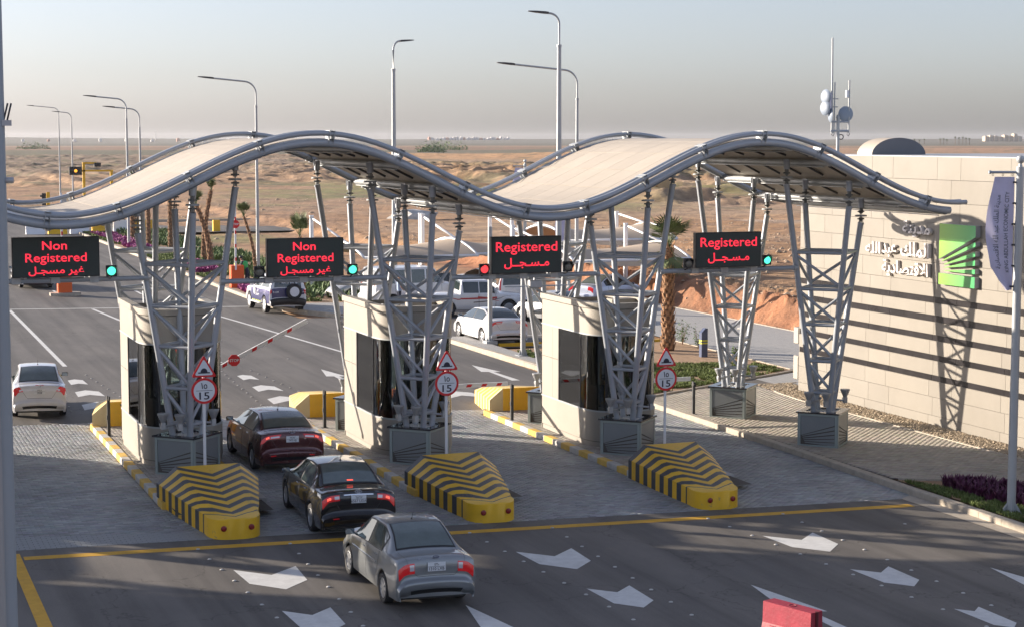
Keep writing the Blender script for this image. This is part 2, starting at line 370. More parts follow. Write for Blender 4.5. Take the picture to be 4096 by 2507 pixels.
def make_terrain():
    bs = np.concatenate([np.arange(-180, 0, 5.), np.arange(0, 3, .5), np.arange(3, 38, .075), np.arange(38, 60, 1.), np.arange(60, 181, 5.)])
    rs = [.5, 8, 16, 24, 32, 38, 44, 50, 56, 60]; q = 62.
    while q < 130: rs.append(q); q *= 1.0065
    while q < 900: rs.append(q); q *= (1.0045 if 325 < q < 560 else 1.0075)
    while q < 8000: rs.append(q); q *= 1.03
    rs = np.array(rs); B, Rr = np.meshgrid(np.radians(bs), rs)
    X = (Rr*np.sin(B)).ravel(); Y = (Rr*np.cos(B)).ravel(); Z = terrain_h(X, Y)
    nb = len(bs); nr = len(rs); n = nb*nr
    me = bpy.data.meshes.new('terrain'); me.vertices.add(n)
    me.vertices.foreach_set('co', np.stack([X, Y, Z], 1).ravel())
    i = np.arange(nr-1)[:, None]*nb+np.arange(nb-1)[None, :]; i = i.ravel()
    F = np.stack([i, i+nb, i+nb+1, i+1], 1); nf = len(F)
    me.loops.add(nf*4); me.loops.foreach_set('vertex_index', F.ravel().astype(np.int32))
    me.polygons.add(nf); me.polygons.foreach_set('loop_start', np.arange(nf, dtype=np.int32)*4)
    me.update(calc_edges=True); me.shade_smooth()
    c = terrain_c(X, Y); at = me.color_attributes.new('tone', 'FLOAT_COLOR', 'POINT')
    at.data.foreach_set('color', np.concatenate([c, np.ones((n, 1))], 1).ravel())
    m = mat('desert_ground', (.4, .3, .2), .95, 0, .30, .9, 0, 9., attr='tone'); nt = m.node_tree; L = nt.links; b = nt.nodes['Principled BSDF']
    tc = [n for n in nt.nodes if n.type == 'TEX_COORD'][0]; src = b.inputs['Base Color'].links[0].from_socket
    mp = nt.nodes.new('ShaderNodeMapping'); mp.inputs['Scale'].default_value = (.10, .32, .3); mp.inputs['Rotation'].default_value = (0, 0, R(20)); L.new(tc.outputs['Object'], mp.inputs[0])
    n1 = tex(nt, 'ShaderNodeTexNoise', Scale=1., Detail=9., Roughness=.68); L.new(mp.outputs[0], n1.inputs['Vector'])
    r1 = tex(nt, 'ShaderNodeMapRange'); L.new(n1.outputs[0], r1.inputs[0]); r1.inputs[1].default_value = .34; r1.inputs[2].default_value = .66; r1.inputs[3].default_value = .66; r1.inputs[4].default_value = 1.25
    vo = nt.nodes.new('ShaderNodeTexVoronoi'); vo.inputs['Scale'].default_value = 1.6; L.new(tc.outputs['Object'], vo.inputs['Vector'])
    r2 = tex(nt, 'ShaderNodeMapRange'); L.new(vo.outputs['Distance'], r2.inputs[0]); r2.inputs[1].default_value = .06; r2.inputs[2].default_value = .14; r2.inputs[3].default_value = 1.35; r2.inputs[4].default_value = 1
    mm = nt.nodes.new('ShaderNodeMath'); mm.operation = 'MULTIPLY'; L.new(r1.outputs[0], mm.inputs[0]); L.new(r2.outputs[0], mm.inputs[1])
    sc_ = nt.nodes.new('ShaderNodeVectorMath'); sc_.operation = 'SCALE'; L.new(src, sc_.inputs[0]); L.new(mm.outputs[0], sc_.inputs['Scale']); L.new(sc_.outputs[0], b.inputs['Base Color'])
    n2 = tex(nt, 'ShaderNodeTexNoise', Scale=.9, Detail=10., Roughness=.7); L.new(tc.outputs['Object'], n2.inputs['Vector'])
    bp = nt.nodes.new('ShaderNodeBump'); bp.inputs['Strength'].default_value = .9; bp.inputs['Distance'].default_value = .35; L.new(n2.outputs[0], bp.inputs['Height']); L.new(bp.outputs[0], b.inputs['Normal'])
    me.materials.append(m); o = link(bpy.data.objects.new('desert_ground', me)); OFF[o.name] = Vector()
    return tag(o, kind='structure')
make_terrain()
def stones():
    rs = np.random.RandomState(9); n = 5200
    X = np.concatenate([rs.uniform(40.2, 75, n//2), rs.uniform(28, 90, n-n//2)]); Y = np.concatenate([rs.uniform(56, 130, n//2), rs.uniform(93, 240, n-n//2)])
    k = ~((X < 34.5) & (Y < 95)) & ~((Y > 165) & (Y < 186)); X = X[k]; Y = Y[k]; n = len(X); Z = terrain_h(X, Y)
    P = np.array([(0, 0, 1), (.9, 0, .2), (.25, .8, .1), (-.75, .5, .15), (-.7, -.55, .1), (.3, -.85, .2)]); F = np.array([(0, 1, 2), (0, 2, 3), (0, 3, 4), (0, 4, 5), (0, 5, 1)])
    s = np.exp(rs.normal(-2.75, .55, n)); V = P[None]*s[:, None, None]*rs.uniform(.7, 1.3, (n, 6, 3))*np.array([1.3, 1, .75]); V += np.stack([X, Y, Z-.01], 1)[:, None]
    me = bpy.data.meshes.new('desert_stones'); me.from_pydata(V.reshape(-1, 3).tolist(), [], (np.arange(n)[:, None, None]*6+F[None]).reshape(-1, 3).tolist())
    me.materials.append(mat('stone_tan', (.42, .31, .21), .9, 0, .5, .7)); o = link(bpy.data.objects.new('desert_stones', me)); tag(o, 'scattered small stones on the open desert ground', 'stones', kind='stuff')
stones()
# ------------------------------------------------------------------ sheets that follow the crossfall
def clip_x(poly, x, keep_right):
    out = []
    for k in range(len(poly)):
        a = poly[k]; b = poly[(k+1) % len(poly)]; ia = (a[0] >= x) == keep_right; ib = (b[0] >= x) == keep_right
        if ia: out.append(a)
        if ia != ib:
            t = (x-a[0])/(b[0]-a[0]); out.append((x, a[1]+t*(b[1]-a[1])))
    return out
def sheet_mb(polys, dz):
    mb = MB()
    for p in polys:
        parts = [p]
        for xc in (-2., 31.):
            nw = []
            for q in parts:
                for kr in (False, True):
                    c = clip_x(q, xc, kr)
                    if len(c) >= 3: nw.append(c)
            parts = nw
        for q in parts:
            ar = sum(q[k][0]*q[(k+1) % len(q)][1]-q[(k+1) % len(q)][0]*q[k][1] for k in range(len(q)))
            if abs(ar) < 1e-6: continue
            if ar < 0: q = q[::-1]
            mb.add([(a, b, gz(a)+dz) for a, b in q], [tuple(range(len(q)))])
    return mb
def rect(x0, y0, x1, y1): return [(x0, y0), (x1, y0), (x1, y1), (x0, y1)]
road = sheet_mb([rect(-24, -6, 23.25, 35.95), rect(-24, 52.2, 23.75, 71.5), rect(-24, 71.5, 33, 82.3), rect(-24, 82.3, 20.2, 330),
                 rect(20.2, 166, 75, 184), rect(24.85, 68.6, 33, 71.5), rect(26.6, 82.3, 34, 93)], 0).build('asphalt_road', M['asphalt'], kind='structure')
def marking(name, poly, m='line', dz=.004):
    return sheet_mb([poly], dz).build(name, M[m], road)
marking('stop_line', rect(3.2, 35.06, 23.05, 35.36), 'liney')
marking('edge_line', [(2.9, 20), (3.16, 20), (3.16, 35.65), (2.94, 35.65)], 'liney')
def strip(name, a, b, wd, m='line'):
    a = Vector((*a, 0)); b = Vector((*b, 0)); n = (b-a).normalized().cross(Vector((0, 0, 1)))*wd/2
    return marking(name, [tuple((a-n)[:2]), tuple((b-n)[:2]), tuple((b+n)[:2]), tuple((a+n)[:2])], m)
strip('give_way_line', (-8, 89.1), (19.6, 88.9), .22)
strip('lane_line', (7.69, 88.6), (7.58, 65.8), .16)
strip('lane_line', (11.57, 88.6), (13.2, 65.8), .16)
strip('lane_line', (16.3, 88.6), (18.7, 66.8), .16)
strip('lane_line', (2.2, 88.6), (2.1, 65.8), .16)
for x0 in (15.3, 11.0, 6.5):
    for y in np.arange(97, 160, 9.): strip('lane_line', (x0+(y-100)*.01, y), (x0+(y-97)*.01, y+3.), .14)
strip('lane_line', (24.9, 73.2), (32.5, 73.0), .12)
def arrow(x, y, s=1.):
    marking('arrow_marking', [(x, y), (x-.36, y-2.05), (x-.08, y-1.95), (x-.05, y-2.0), (x-.14*s, y-4.6), (x+.16*s, y-4.6), (x+.05, y-2.0), (x+.08, y-1.95), (x+.36, y-2.15)][:1]+[(x-.33, y-2.0), (x+.37, y-2.15)], dz=.004)
    marking('arrow_marking', [(x-.07, y-1.98), (x-.12, y-4.6), (x+.18, y-4.6), (x+.10, y-2.1)], dz=.0045)
for x, y in ((10.17, 29.44), (15.76, 29.36), (16.3, 63.1), (22.1, 63.2), (5.0, 29.4), (21.0, 29.3), (10.6, 62.9)): arrow(x, y)
def chev(x, y, wd, dr):     # dr -1 tip towards the camera
    h = wd*.49; L = 1.15
    marking('chevron_marking', [(x-wd/2, y), (x, y+dr*h), (x, y+dr*(h+L)), (x-wd/2*.9, y+dr*L)])
    marking('chevron_marking', [(x, y+dr*h), (x+wd/2, y), (x+wd/2*.9, y+dr*L), (x, y+dr*(h+L))])
KX = [6.53, 12.32, 18.22]
NC = [7.43, 13.12, 18.67]
for i in range(3):
    for k, (dy, wd) in enumerate(((0, 1.2), (3.22, .86), (6.45, .52))): chev(NC[i], 33.17-dy, wd, -1)
BC = [7.45, 13.22, 19.0]
for i in range(3):
    chev(BC[i], 54.75, 1.2, 1); chev(BC[i], 57.7, .84, 1); chev(BC[i], 60.7, .55, 1)
# road studs
stud_me = MB().lathe((0, 0, 0), [(.042, 0), (.037, .009), (.022, .016), (.001, .019)], 8).build('tmp', M['kerbw'], smooth=True).data
bpy.data.objects.remove(bpy.data.objects['tmp'])
def stud(x, y):
    o = link(bpy.data.objects.new('road_stud', stud_me)); o.location = (x, y, gz(x)+.004)
    tag(o, 'small white domed road stud on the asphalt beside the chevron markings', 'road stud', 'white road studs edging the chevron islands')
for i in range(3):
    for k in range(11):
        y = 35.1-.93*k-.3*(k > 9)
        for s in (-1, 1): stud(NC[i]+.03+s*(.93-.047*k*1.0), y)
    for k in range(10):
        for s in (-1, 1): stud(BC[i]+s*(1.02-.055*k), 54.6+.95*k)
for x, y in ((15.9, 66.5), (11.4, 33.9), (21.7, 33.4), (4.4, 60.2)): stud(x, y)
# ------------------------------------------------------------------ pavers
def paver_patch(name, inside, x0, x1, y0, y1, dz, m, lx=.2, ly=.1, seed=1, holdout=0, parent=None):
    rs = np.random.RandomState(seed); ny = int((y1-y0)/ly); nx = int((x1-x0)/lx)+1
    J, I = np.meshgrid(np.arange(ny), np.arange(nx), indexing='ij'); J = J.ravel(); I = I.ravel()
    cx = x0+(I+.5*(J % 2))*lx; cy = y0+(J+.5)*ly
    k = inside(cx, cy); cx = cx[k]; cy = cy[k]; n = len(cx)
    ind = []
    if holdout:
        od = np.argsort(np.hypot(cx, cy)); ind = [(cx[q], cy[q]) for q in od[:holdout]]; keep = np.sort(od[holdout:]); cx = cx[keep]; cy = cy[keep]; n = len(cx)
    h = rs.uniform(-.002, .002, n); tx = rs.uniform(-.012, .012, n); ty = rs.uniform(-.02, .02, n)
    sx = np.array([-1, 1, 1, -1]); sy = np.array([-1, -1, 1, 1]); V = np.zeros((n, 8, 3))
    for c in range(4):
        for lv, (ins, zz) in enumerate(((.0065, 0), (.0025, -.012))):
            px = cx+sx[c]*(lx/2-ins); py = cy+sy[c]*(ly/2-ins)
            V[:, lv*4+c, 0] = px; V[:, lv*4+c, 1] = py
            V[:, lv*4+c, 2] = GZ(px)+dz+zz+(h+tx*(px-cx)+ty*(py-cy) if lv == 0 else 0)
    fb = np.array([[0, 1, 2, 3], [4, 5, 1, 0], [5, 6, 2, 1], [6, 7, 3, 2], [7, 4, 0, 3]])
    F = (np.arange(n)[:, None, None]*8+fb[None]).reshape(-1, 4); nf = len(F)
    me = bpy.data.meshes.new(name); me.vertices.add(n*8); me.vertices.foreach_set('co', V.ravel())
    me.loops.add(nf*4); me.loops.foreach_set('vertex_index', F.ravel().astype(np.int32))
    me.polygons.add(nf); me.polygons.foreach_set('loop_start', np.arange(nf, dtype=np.int32)*4); me.update(calc_edges=True)
    base = np.array(m['col']); t = rs.normal(1, m.get('var', .16), n).clip(.55, 1.5)[:, None]
    col = base[None]*t*np.array([1, 1, 1])+rs.normal(0, .008, (n, 3)); col = np.repeat(col.clip(.02, 1), 8, 0)
    at = me.color_attributes.new('tone', 'FLOAT_COLOR', 'POINT'); at.data.foreach_set('color', np.concatenate([col, np.ones((n*8, 1))], 1).ravel())
    me.materials.append(m['mat']); o = link(bpy.data.objects.new(name, me)); OFF[o.name] = Vector(); o['kind'] = 'stuff'
    if parent: o.parent = parent
    return o, ind
pm = dict(col=(.27, .28, .285), mat=mat('lane_paver', (.3, .3, .3), .62, 0, .34, .45, .15, 60, attr='tone', spec=.6), var=.13)
ps = dict(col=(.36, .325, .27), mat=mat('walk_paver', (.4, .4, .4), .8, 0, .12, .8, .15, 60, attr='tone'), var=.10)
pi = dict(col=(.36, .33, .29), mat=ps['mat'], var=.12)
lane_bed = sheet_mb([rect(-24, 35.95, 24.0, 52.2)], -.013).build('paver_lane', M['bed'], kind='structure')
lane_left = sheet_mb([rect(-24, 35.95, 2.4, 52.2)], -.001).build('paving', mat('paving_far', (.2, .2, .19), .7, 0, .2), lane_bed)
def in_isl(x, y, pad=0):
    k = np.zeros(len(x), bool)
    for kx in KX: k |= (x > kx-pad) & (x < kx+2.32+pad) & (y > 39.4) & (y < 51.3)
    return k
_, ind = paver_patch('lane_pavers', lambda x, y: ~in_isl(x, y, -.05), 2.4, 23.8, 35.98, 52.18, 0, pm, holdout=290, parent=lane_bed)
pv = MB().box(-.0935, -.0435, -.012, .0935, .0435, 0).build('tmp', mat('lane_paver_single', (.27, .28, .285), .62, 0, .35, .5, .15, 60), None)
pme = pv.data; bpy.data.objects.remove(pv)
for q, (x, y) in enumerate(ind):
    o = link(bpy.data.objects.new('paver', pme)); o.location = (x, y, gz(x)+rnd.uniform(-.001, .002)); o.rotation_euler = (0, -math.atan(-.0195), rnd.uniform(-.01, .01)); o.parent = lane_bed
# side walk right
def walk_in(x, y):
    return (x > 24.2) & (x < 30.1) & (y > 37.75-(x-24.3)*.43) & (y < 54.3) & ~((y > 52.45) & (y > 52.5+(x-24.45)*.66)) & ~grav(x, y)
def grav(x, y):
    return ((x > 29.12) & (y > 38.5) & (y < 51)) | ((x > 29.12) & (y >= 51) & (y < 54.8) & (x > 29.12+(y-51)*.1))
walk = sheet_mb([[(24.15, 37.8), (30.25, 35.2), (30.25, 52.6), (24.15, 52.4)], [(24.15, 52.4), (30.25, 52.6), (33, 53.3), (33, 57.9), (29.65, 56), (27.6, 54.6), (24.4, 52.5)]], .11).build('side_pavement', M['bed'], kind='structure')
paver_patch('walk_pavers', walk_in, 24.2, 30.2, 35, 54.4, .123, ps, seed=3, parent=walk)
def brick_mat(name, c1, c2, mort, sc=(5, 5, 5)):
    m = bpy.data.materials.new(name); m.use_nodes = True; nt = m.node_tree; b = nt.nodes['Principled BSDF']; L = nt.links
    tc = nt.nodes.new('ShaderNodeTexCoord'); t = nt.nodes.new('ShaderNodeTexBrick'); L.new(tc.outputs['Object'], t.inputs[0])
    t.inputs['Color1'].default_value = (*c1, 1); t.inputs['Color2'].default_value = (*c2, 1); t.inputs['Mortar'].default_value = (*mort, 1)
    t.inputs['Scale'].default_value = 1; t.inputs['Brick Width'].default_value = .2; t.inputs['Row Height'].default_value = .1; t.inputs['Mortar Size'].default_value = .006
    L.new(t.outputs[0], b.inputs['Base Color']); b.inputs['Roughness'].default_value = .8; return m
M['farpave'] = brick_mat('far_paving', (.34, .34, .33), (.40, .39, .37), (.16, .15, .14))
sheet_mb([[(32.95, 53.3), (39.3, 53.3), (39.45, 69), (39.4, 88), (33.05, 88), (32.95, 57.8)], [(30.25, 53.35), (32.95, 53.35), (32.95, 57.7), (30.25, 56.2)]], .124).build('far_pavement', M['farpave'], kind='structure')
sheet_mb([[(20.45, 88.8), (20.6, 87.2), (21.2, 85.1), (22.3, 83.1), (24, 82.35), (26.5, 84), (26.9, 89)]], .135).build('corner_pavement', M['farpave'], kind='structure')
# garden + verges (soil)
GARD = [(24.45, 52.7), (27.6, 54.75), (29.65, 56.1), (32.8, 57.95), (32.9, 68.3), (24.95, 66.9)]
garden = sheet_mb([GARD], .13).build('garden_soil', M['soil'], kind='structure')
sheet_mb([[(24.05, 59.5), (24.9, 60), (24.95, 72), (23.95, 72)]], .132).build('kerb_walk', M['farpave'], kind='structure')
bed = sheet_mb([[(24.1, 20), (40, 20), (40, 31), (24.25, 37.75)]], .09).build('flower_bed', M['soil'], kind='structure')
verge = sheet_mb([[(20.4, 88.8), (27.2, 89), (27.8, 165.5), (20.4, 165.5)]], .10).build('roadside_verge', M['soil'], kind='structure')
# kerbs
def kerb_line(name, pts, wd=.2, h=.15, ln=.95, cols=('kerb',), top_dz=.15, parent=None, drop=.1):
    L = 0; out = []
    for a, b in zip(pts[:-1], pts[1:]):
        a = Vector((*a, 0)); b = Vector((*b, 0)); d = b-a; n = max(1, round(d.length/ln)); d2 = d/n; nn = d2.normalized().cross(Vector((0, 0, 1)))*wd/2
        for k in range(n):
            p = a+d2*k+d2*.006; q = a+d2*(k+1)-d2*.006; t = top_dz+rnd.uniform(-.003, .003)
            c = .02; e = d2.normalized()*.0
            mb = MB(); vs = []
            for P in (p, q):
                for (s, z) in ((-1, -drop), (-1, t-c), (-.85, t), (.85, t), (1, t-c), (1, -drop)):
                    X = P+nn*s; vs.append((X.x, X.y, gz(X.x)+z))
            mb.add(vs, [(0, 1, 7, 6), (1, 2, 8, 7), (2, 3, 9, 8), (3, 4, 10, 9), (4, 5, 11, 10), (0, 5, 4, 3, 2, 1), (6, 7, 8, 9, 10, 11)])
            o = mb.build(name, M[cols[L % len(cols)]], parent); L += 1; out.append(o)
    return out
walk_k = link(bpy.data.objects.new('roadside_kerb', None)); tag(walk_k, 'pale concrete kerb along the right hand pavement', 'kerb'); OFF[walk_k.name] = Vector()
kerb_line('kerb_stone', [(23.85, 22), (23.78, 31.8), (23.85, 36.1), (24.02, 42.2), (24.08, 51.7), (24.3, 60), (23.85, 71.4)], .24, top_dz=.15, parent=walk_k)
sheet_mb([[(23.25, 20), (23.66, 20), (23.7, 36.3), (23.25, 35.95)]], .006).build('gutter', M['kerb'], kind='structure')
vk = link(bpy.data.objects.new('verge_kerb', None)); tag(vk, 'pale kerb edging the planted verge along the approach road', 'kerb'); OFF[vk.name] = Vector()
kerb_line('kerb_stone', [(20.3, 165), (20.3, 111), (20.3, 88), (20.6, 86.5), (21.3, 84.6), (22.4, 82.6), (24.2, 82.1), (26.7, 83.7)], .24, top_dz=.16, parent=vk, ln=1.0)
gk = link(bpy.data.objects.new('garden_edging', None)); tag(gk, 'thin dark edging around the grassy garden patch', 'edging'); OFF[gk.name] = Vector()
kerb_line('edging_stone', [GARD[0], GARD[1], GARD[2], GARD[3], GARD[4]], .10, top_dz=.16, ln=1.2, parent=gk)
fk = link(bpy.data.objects.new('far_edging', None)); tag(fk, 'thin pale edging between far pavement and earth bank', 'edging'); OFF[fk.name] = Vector()
kerb_line('edging_stone', [(39.4, 54), (39.5, 69), (39.45, 88)], .10, top_dz=.15, ln=1.2, parent=fk)
bk = link(bpy.data.objects.new('bed_edging', None)); tag(bk, 'dark edging between pavement and purple flower bed', 'edging'); OFF[bk.name] = Vector()
kerb_line('edging_stone', [(24.3, 37.75), (30, 35.3)], .10, top_dz=.15, ln=1.2, parent=bk)
gvk = link(bpy.data.objects.new('gravel_edging', None)); tag(gvk, 'thin pale edging around the gravel strip by the wall', 'edging'); OFF[gvk.name] = Vector()
kerb_line('edging_stone', [(29.1, 38.5), (29.05, 51), (29.25, 52.8), (29.6, 54.0), (30.2, 54.8), (31.2, 55.0)], .08, top_dz=.145, ln=1.0, parent=gvk)
kerb_line('kerb_stone', [(20.3, 184.5), (75, 184.5)], .3, top_dz=.4, ln=4, parent=vk)
# yellow wheel stops in the little car park
for n, (x0, x1) in enumerate(((25.3, 27.2), (30.6, 32.6))):
    o = MB().box(x0, 69.0, gz(x0)-.05, x1, 69.16, gz(x0)+.12, .02).build('wheel_stop', M['yellow'])
    tag(o, ['yellow wheel stop behind the white sedan', 'yellow wheel stop on the bare asphalt near the palm tree'][n], 'wheel stop')
# gravel strip
def gravel():
    rs = np.random.RandomState(5); mb = MB(); N = 0
    ico = [Vector(p).normalized() for p in ((0,0,1),(.9,0,.3),(.3,.85,.2),(-.7,.5,.3),(-.7,-.5,.25),(.3,-.85,.3))]; fs = [(0,1,2),(0,2,3),(0,3,4),(0,4,5),(0,5,1)]
    while N < 4600:
        y = rs.uniform(38.6, 54.8); x = rs.uniform(29.15, 30.9)
        if not grav(np.array([x]), np.array([y]))[0] or (y < 53.2 and x > 30.2): continue
        s = rs.uniform(.03, .06); a = rs.uniform(0, 6.28); ca, sa = math.cos(a), math.sin(a)
        mb.add([(x+s*(p.x*ca-p.y*sa)*1.2, y+s*(p.x*sa+p.y*ca)*.9, gz(x)+.115+s*p.z*.9+rs.uniform(0, .015)) for p in ico], fs); N += 1
    o = mb.build('gravel', M['gravel']); tag(o, 'strip of tan gravel stones along the foot of the wall', 'gravel', kind='stuff')
gravel()
# ------------------------------------------------------------------ islands
IN = ['leftmost', 'middle', 'right hand']
ibed = []
for i, kx in enumerate(KX):
    isl = thing('kerbed_island', ['leftmost kerbed toll island, between the white car and the maroon car lanes', 'middle kerbed toll island to the right of the maroon and black sedans', 'right hand kerbed toll island next to the pavement lane'][i], 'traffic island', (kx+1.16, 45, gz(kx+1.16)), 'kerbed islands with painted yellow and white kerbs')
    sheet_mb([rect(kx+.12, 38, kx+2.2, 51.5)], .118).build('island_bed', M['bed'], isl)
    paver_patch('island_pavers', lambda x, y: (y < 51.4), kx+.14, kx+2.1, 39.6, 51.4, .132, pi, seed=20+i, parent=isl).__class__
    kerb_line('kerb_stone', [(kx+.1, 39.2), (kx+.1, 51.0)], .22, top_dz=.15, ln=.62, cols=('kerby', 'kerbw'), parent=isl)
    kerb_line('kerb_stone', [(kx+2.22, 39.2), (kx+2.22, 51.0)], .22, top_dz=.15, ln=.62, cols=('kerbw', 'kerby'), parent=isl)
# kerb stones/pavers of an island are built in world coordinates: fix offset
for o in list(scene.objects):
    if o.name.startswith('island_pavers') and o.parent: o.location = -OFF[o.parent.name]
def stripe_mat(name, dark=(.045, .05, .065), k=0.):
    m = bpy.data.materials.new(name); m.use_nodes = True; nt = m.node_tree; b = nt.nodes['Principled BSDF']; L = nt.links
    tc = nt.nodes.new('ShaderNodeTexCoord'); sp = nt.nodes.new('ShaderNodeSeparateXYZ'); L.new(tc.outputs['Object'], sp.inputs[0])
    def mt(op, a, bb=None, c=None):
        n = nt.nodes.new('ShaderNodeMath'); n.operation = op
        for k, v in enumerate((a, bb, c)):
            if v is None: continue
            if hasattr(v, 'links'): L.new(v, n.inputs[k])
            else: n.inputs[k].default_value = v
        return n.outputs[0]
    # local y=0 tall end, negative towards the nose; ridge half width falls from .72 to .55
    u = mt('ABSOLUTE', mt('MULTIPLY_ADD', sp.outputs[1], k, sp.outputs[0])); wd = mt('MULTIPLY_ADD', sp.outputs[1], .055, .73)
    f = mt('SUBTRACT', sp.outputs[1], mt('MINIMUM', u, wd))
    fr = mt('FRACT', mt('DIVIDE', mt('ADD', f, 20*.455+.70), .455))
    blk = mt('GREATER_THAN', fr, .5)
    lim = mt('MULTIPLY', mt('LESS_THAN', f, -.70), mt('GREATER_THAN', f, -3.95)); blk = mt('MULTIPLY', blk, lim)
    n1 = tex(nt, 'ShaderNodeTexNoise', Scale=3., Detail=6.); L.new(tc.outputs['Object'], n1.inputs[0])
    mr = tex(nt, 'ShaderNodeMapRange'); L.new(n1.outputs[0], mr.inputs[0]); mr.inputs[3].default_value = .8; mr.inputs[4].default_value = 1.15
    mx = nt.nodes.new('ShaderNodeMix'); mx.data_type = 'RGBA'; L.new(blk, mx.inputs[0]); mx.inputs[6].default_value = (.80, .47, .02, 1); mx.inputs[7].default_value = (*dark, 1)
    s = nt.nodes.new('ShaderNodeVectorMath'); s.operation = 'SCALE'; L.new(mx.outputs[2], s.inputs[0]); L.new(mr.outputs[0], s.inputs['Scale'])
    n5 = tex(nt, 'ShaderNodeTexNoise', Scale=5.5, Detail=9., Roughness=.7); L.new(tc.outputs['Object'], n5.inputs[0])
    m5 = tex(nt, 'ShaderNodeMapRange'); L.new(n5.outputs[0], m5.inputs[0]); m5.inputs[1].default_value = .60; m5.inputs[2].default_value = .68; m5.inputs[4].default_value = .55
    x5 = nt.nodes.new('ShaderNodeMix'); x5.data_type = 'RGBA'; L.new(m5.outputs[0], x5.inputs[0]); L.new(s.outputs[0], x5.inputs[6]); x5.inputs[7].default_value = (.20, .17, .13, 1)
    L.new(x5.outputs[2], b.inputs['Base Color']); b.inputs['Roughness'].default_value = .5; return m
M['stripe'] = stripe_mat('hazard_stripes')
def nose(label, cx, yr, g, dr, hw0=1.14, hw1=.56, length=4.15, grp=None, skew=0.):
    """striped concrete impact nose. dr=-1: nose towards -Y"""
    t = thing('concrete_barrier', label, 'barrier', (cx, yr, g), grp)
    ys = [0, -.9, -1.8, -2.7, length*-.83]
    secs = []
    def sec(y, f, narrow=0, drop=0):
        a = hw0+(hw1-hw0)*f; h2 = .82+(.43-.82)*f-drop; h1 = .48+(.41-.48)*f-drop; r = a-.42+.16*f
        if narrow: a -= narrow; r -= narrow
        return [(-a, y, -.02), (-a, y, h1), (-r, y, h2), (0, y, h2), (r, y, h2), (a, y, h1), (a, y, -.02)]
    fs_ = [0, .25, .5, .75, 1.0]
    for y, f in zip(ys, fs_): secs.append(sec(y, f))
    yb = ys[-1]; Lr = length+yb
    for k in range(1, 15):
        th = k/14*math.pi/2; s = sec(yb-Lr*math.sin(th)**.72, 1.0)
        c = .03+.97*max(math.cos(th), 0)**.72
        secs.append([(x*c, y, min(z, .43)) for x, y, z in s])
    mb = MB(); vs = [(p[0]+skew*-p[1]/length, p[1], p[2]) for s in secs for p in s]; fs = []
    for i in range(len(secs)-1):
        for j in range(6): fs.append((i*7+j, i*7+j+1, (i+1)*7+j+1, (i+1)*7+j))
    fs.append((6, 5, 4, 3, 2, 1, 0)); b0 = (len(secs)-1)*7; fs.append(tuple(b0+j for j in range(7)))
    mb.add(vs, fs); me_o = mb.build('barrier_body', stripe_mat('hazard_stripes', k=skew/length) if dr < 0 else M['stripe2'])
    me_o.parent = t; me_o.data.shade_smooth(); me_o.data.set_sharp_from_angle(angle=R(33))
    for s in (-.27, .3):
        MB().lathe((s+skew*.985, yb-Lr*.985, .24), [(.062, 0), (.06, .012), (.04, .022), (.002, .026)], 14, (0, -1, 0)).build('reflector', mat('reflector_red', (.22, .012, .015), .25, 0, .1, coat=.5) if 'refl' not in M else M['refl'], None).parent = t
    if dr > 0: t.rotation_euler.z = math.pi
    return t
M['stripe2'] = stripe_mat('pale_stripes', (.62, .52, .30))
M['refl'] = mat('reflector_red', (.22, .012, .015), .25, 0, .1, coat=.5)
G = 'striped concrete noses protecting the islands'
nose('yellow and black striped concrete nose left of the black sedan', 7.68, 39.95, gz(7.68), -1, 1.15, .56, 4.15, G, -.22)
nose('yellow and black striped concrete nose right of the black sedan and behind the grey sedan', 13.46, 40.05, gz(13.46), -1, 1.13, .56, 4.1, G, -.36)
nose('yellow and black striped concrete nose nearest the pavement', 19.25, 40.15, gz(19.25), -1, 1.13, .58, 4.2, G, -.74)
G2 = 'yellow concrete noses at the far ends of the islands'
nose('yellow concrete nose beside the white car at the far left', 7.68, 50.6, gz(7.68), 1, 1.15, .5, 3.2, G2)
nose('yellow concrete nose behind the maroon sedan', 13.5, 50.9, gz(13.5), 1, 1.13, .5, 3.2, G2)
nose('yellow concrete nose beside the middle boom barrier post', 19.5, 50.9, gz(19.5), 1, 1.13, .5, 3.2, G2)
M['underlay'] = mat('underlay', (.17, .14, .11), .9, 0, .1)
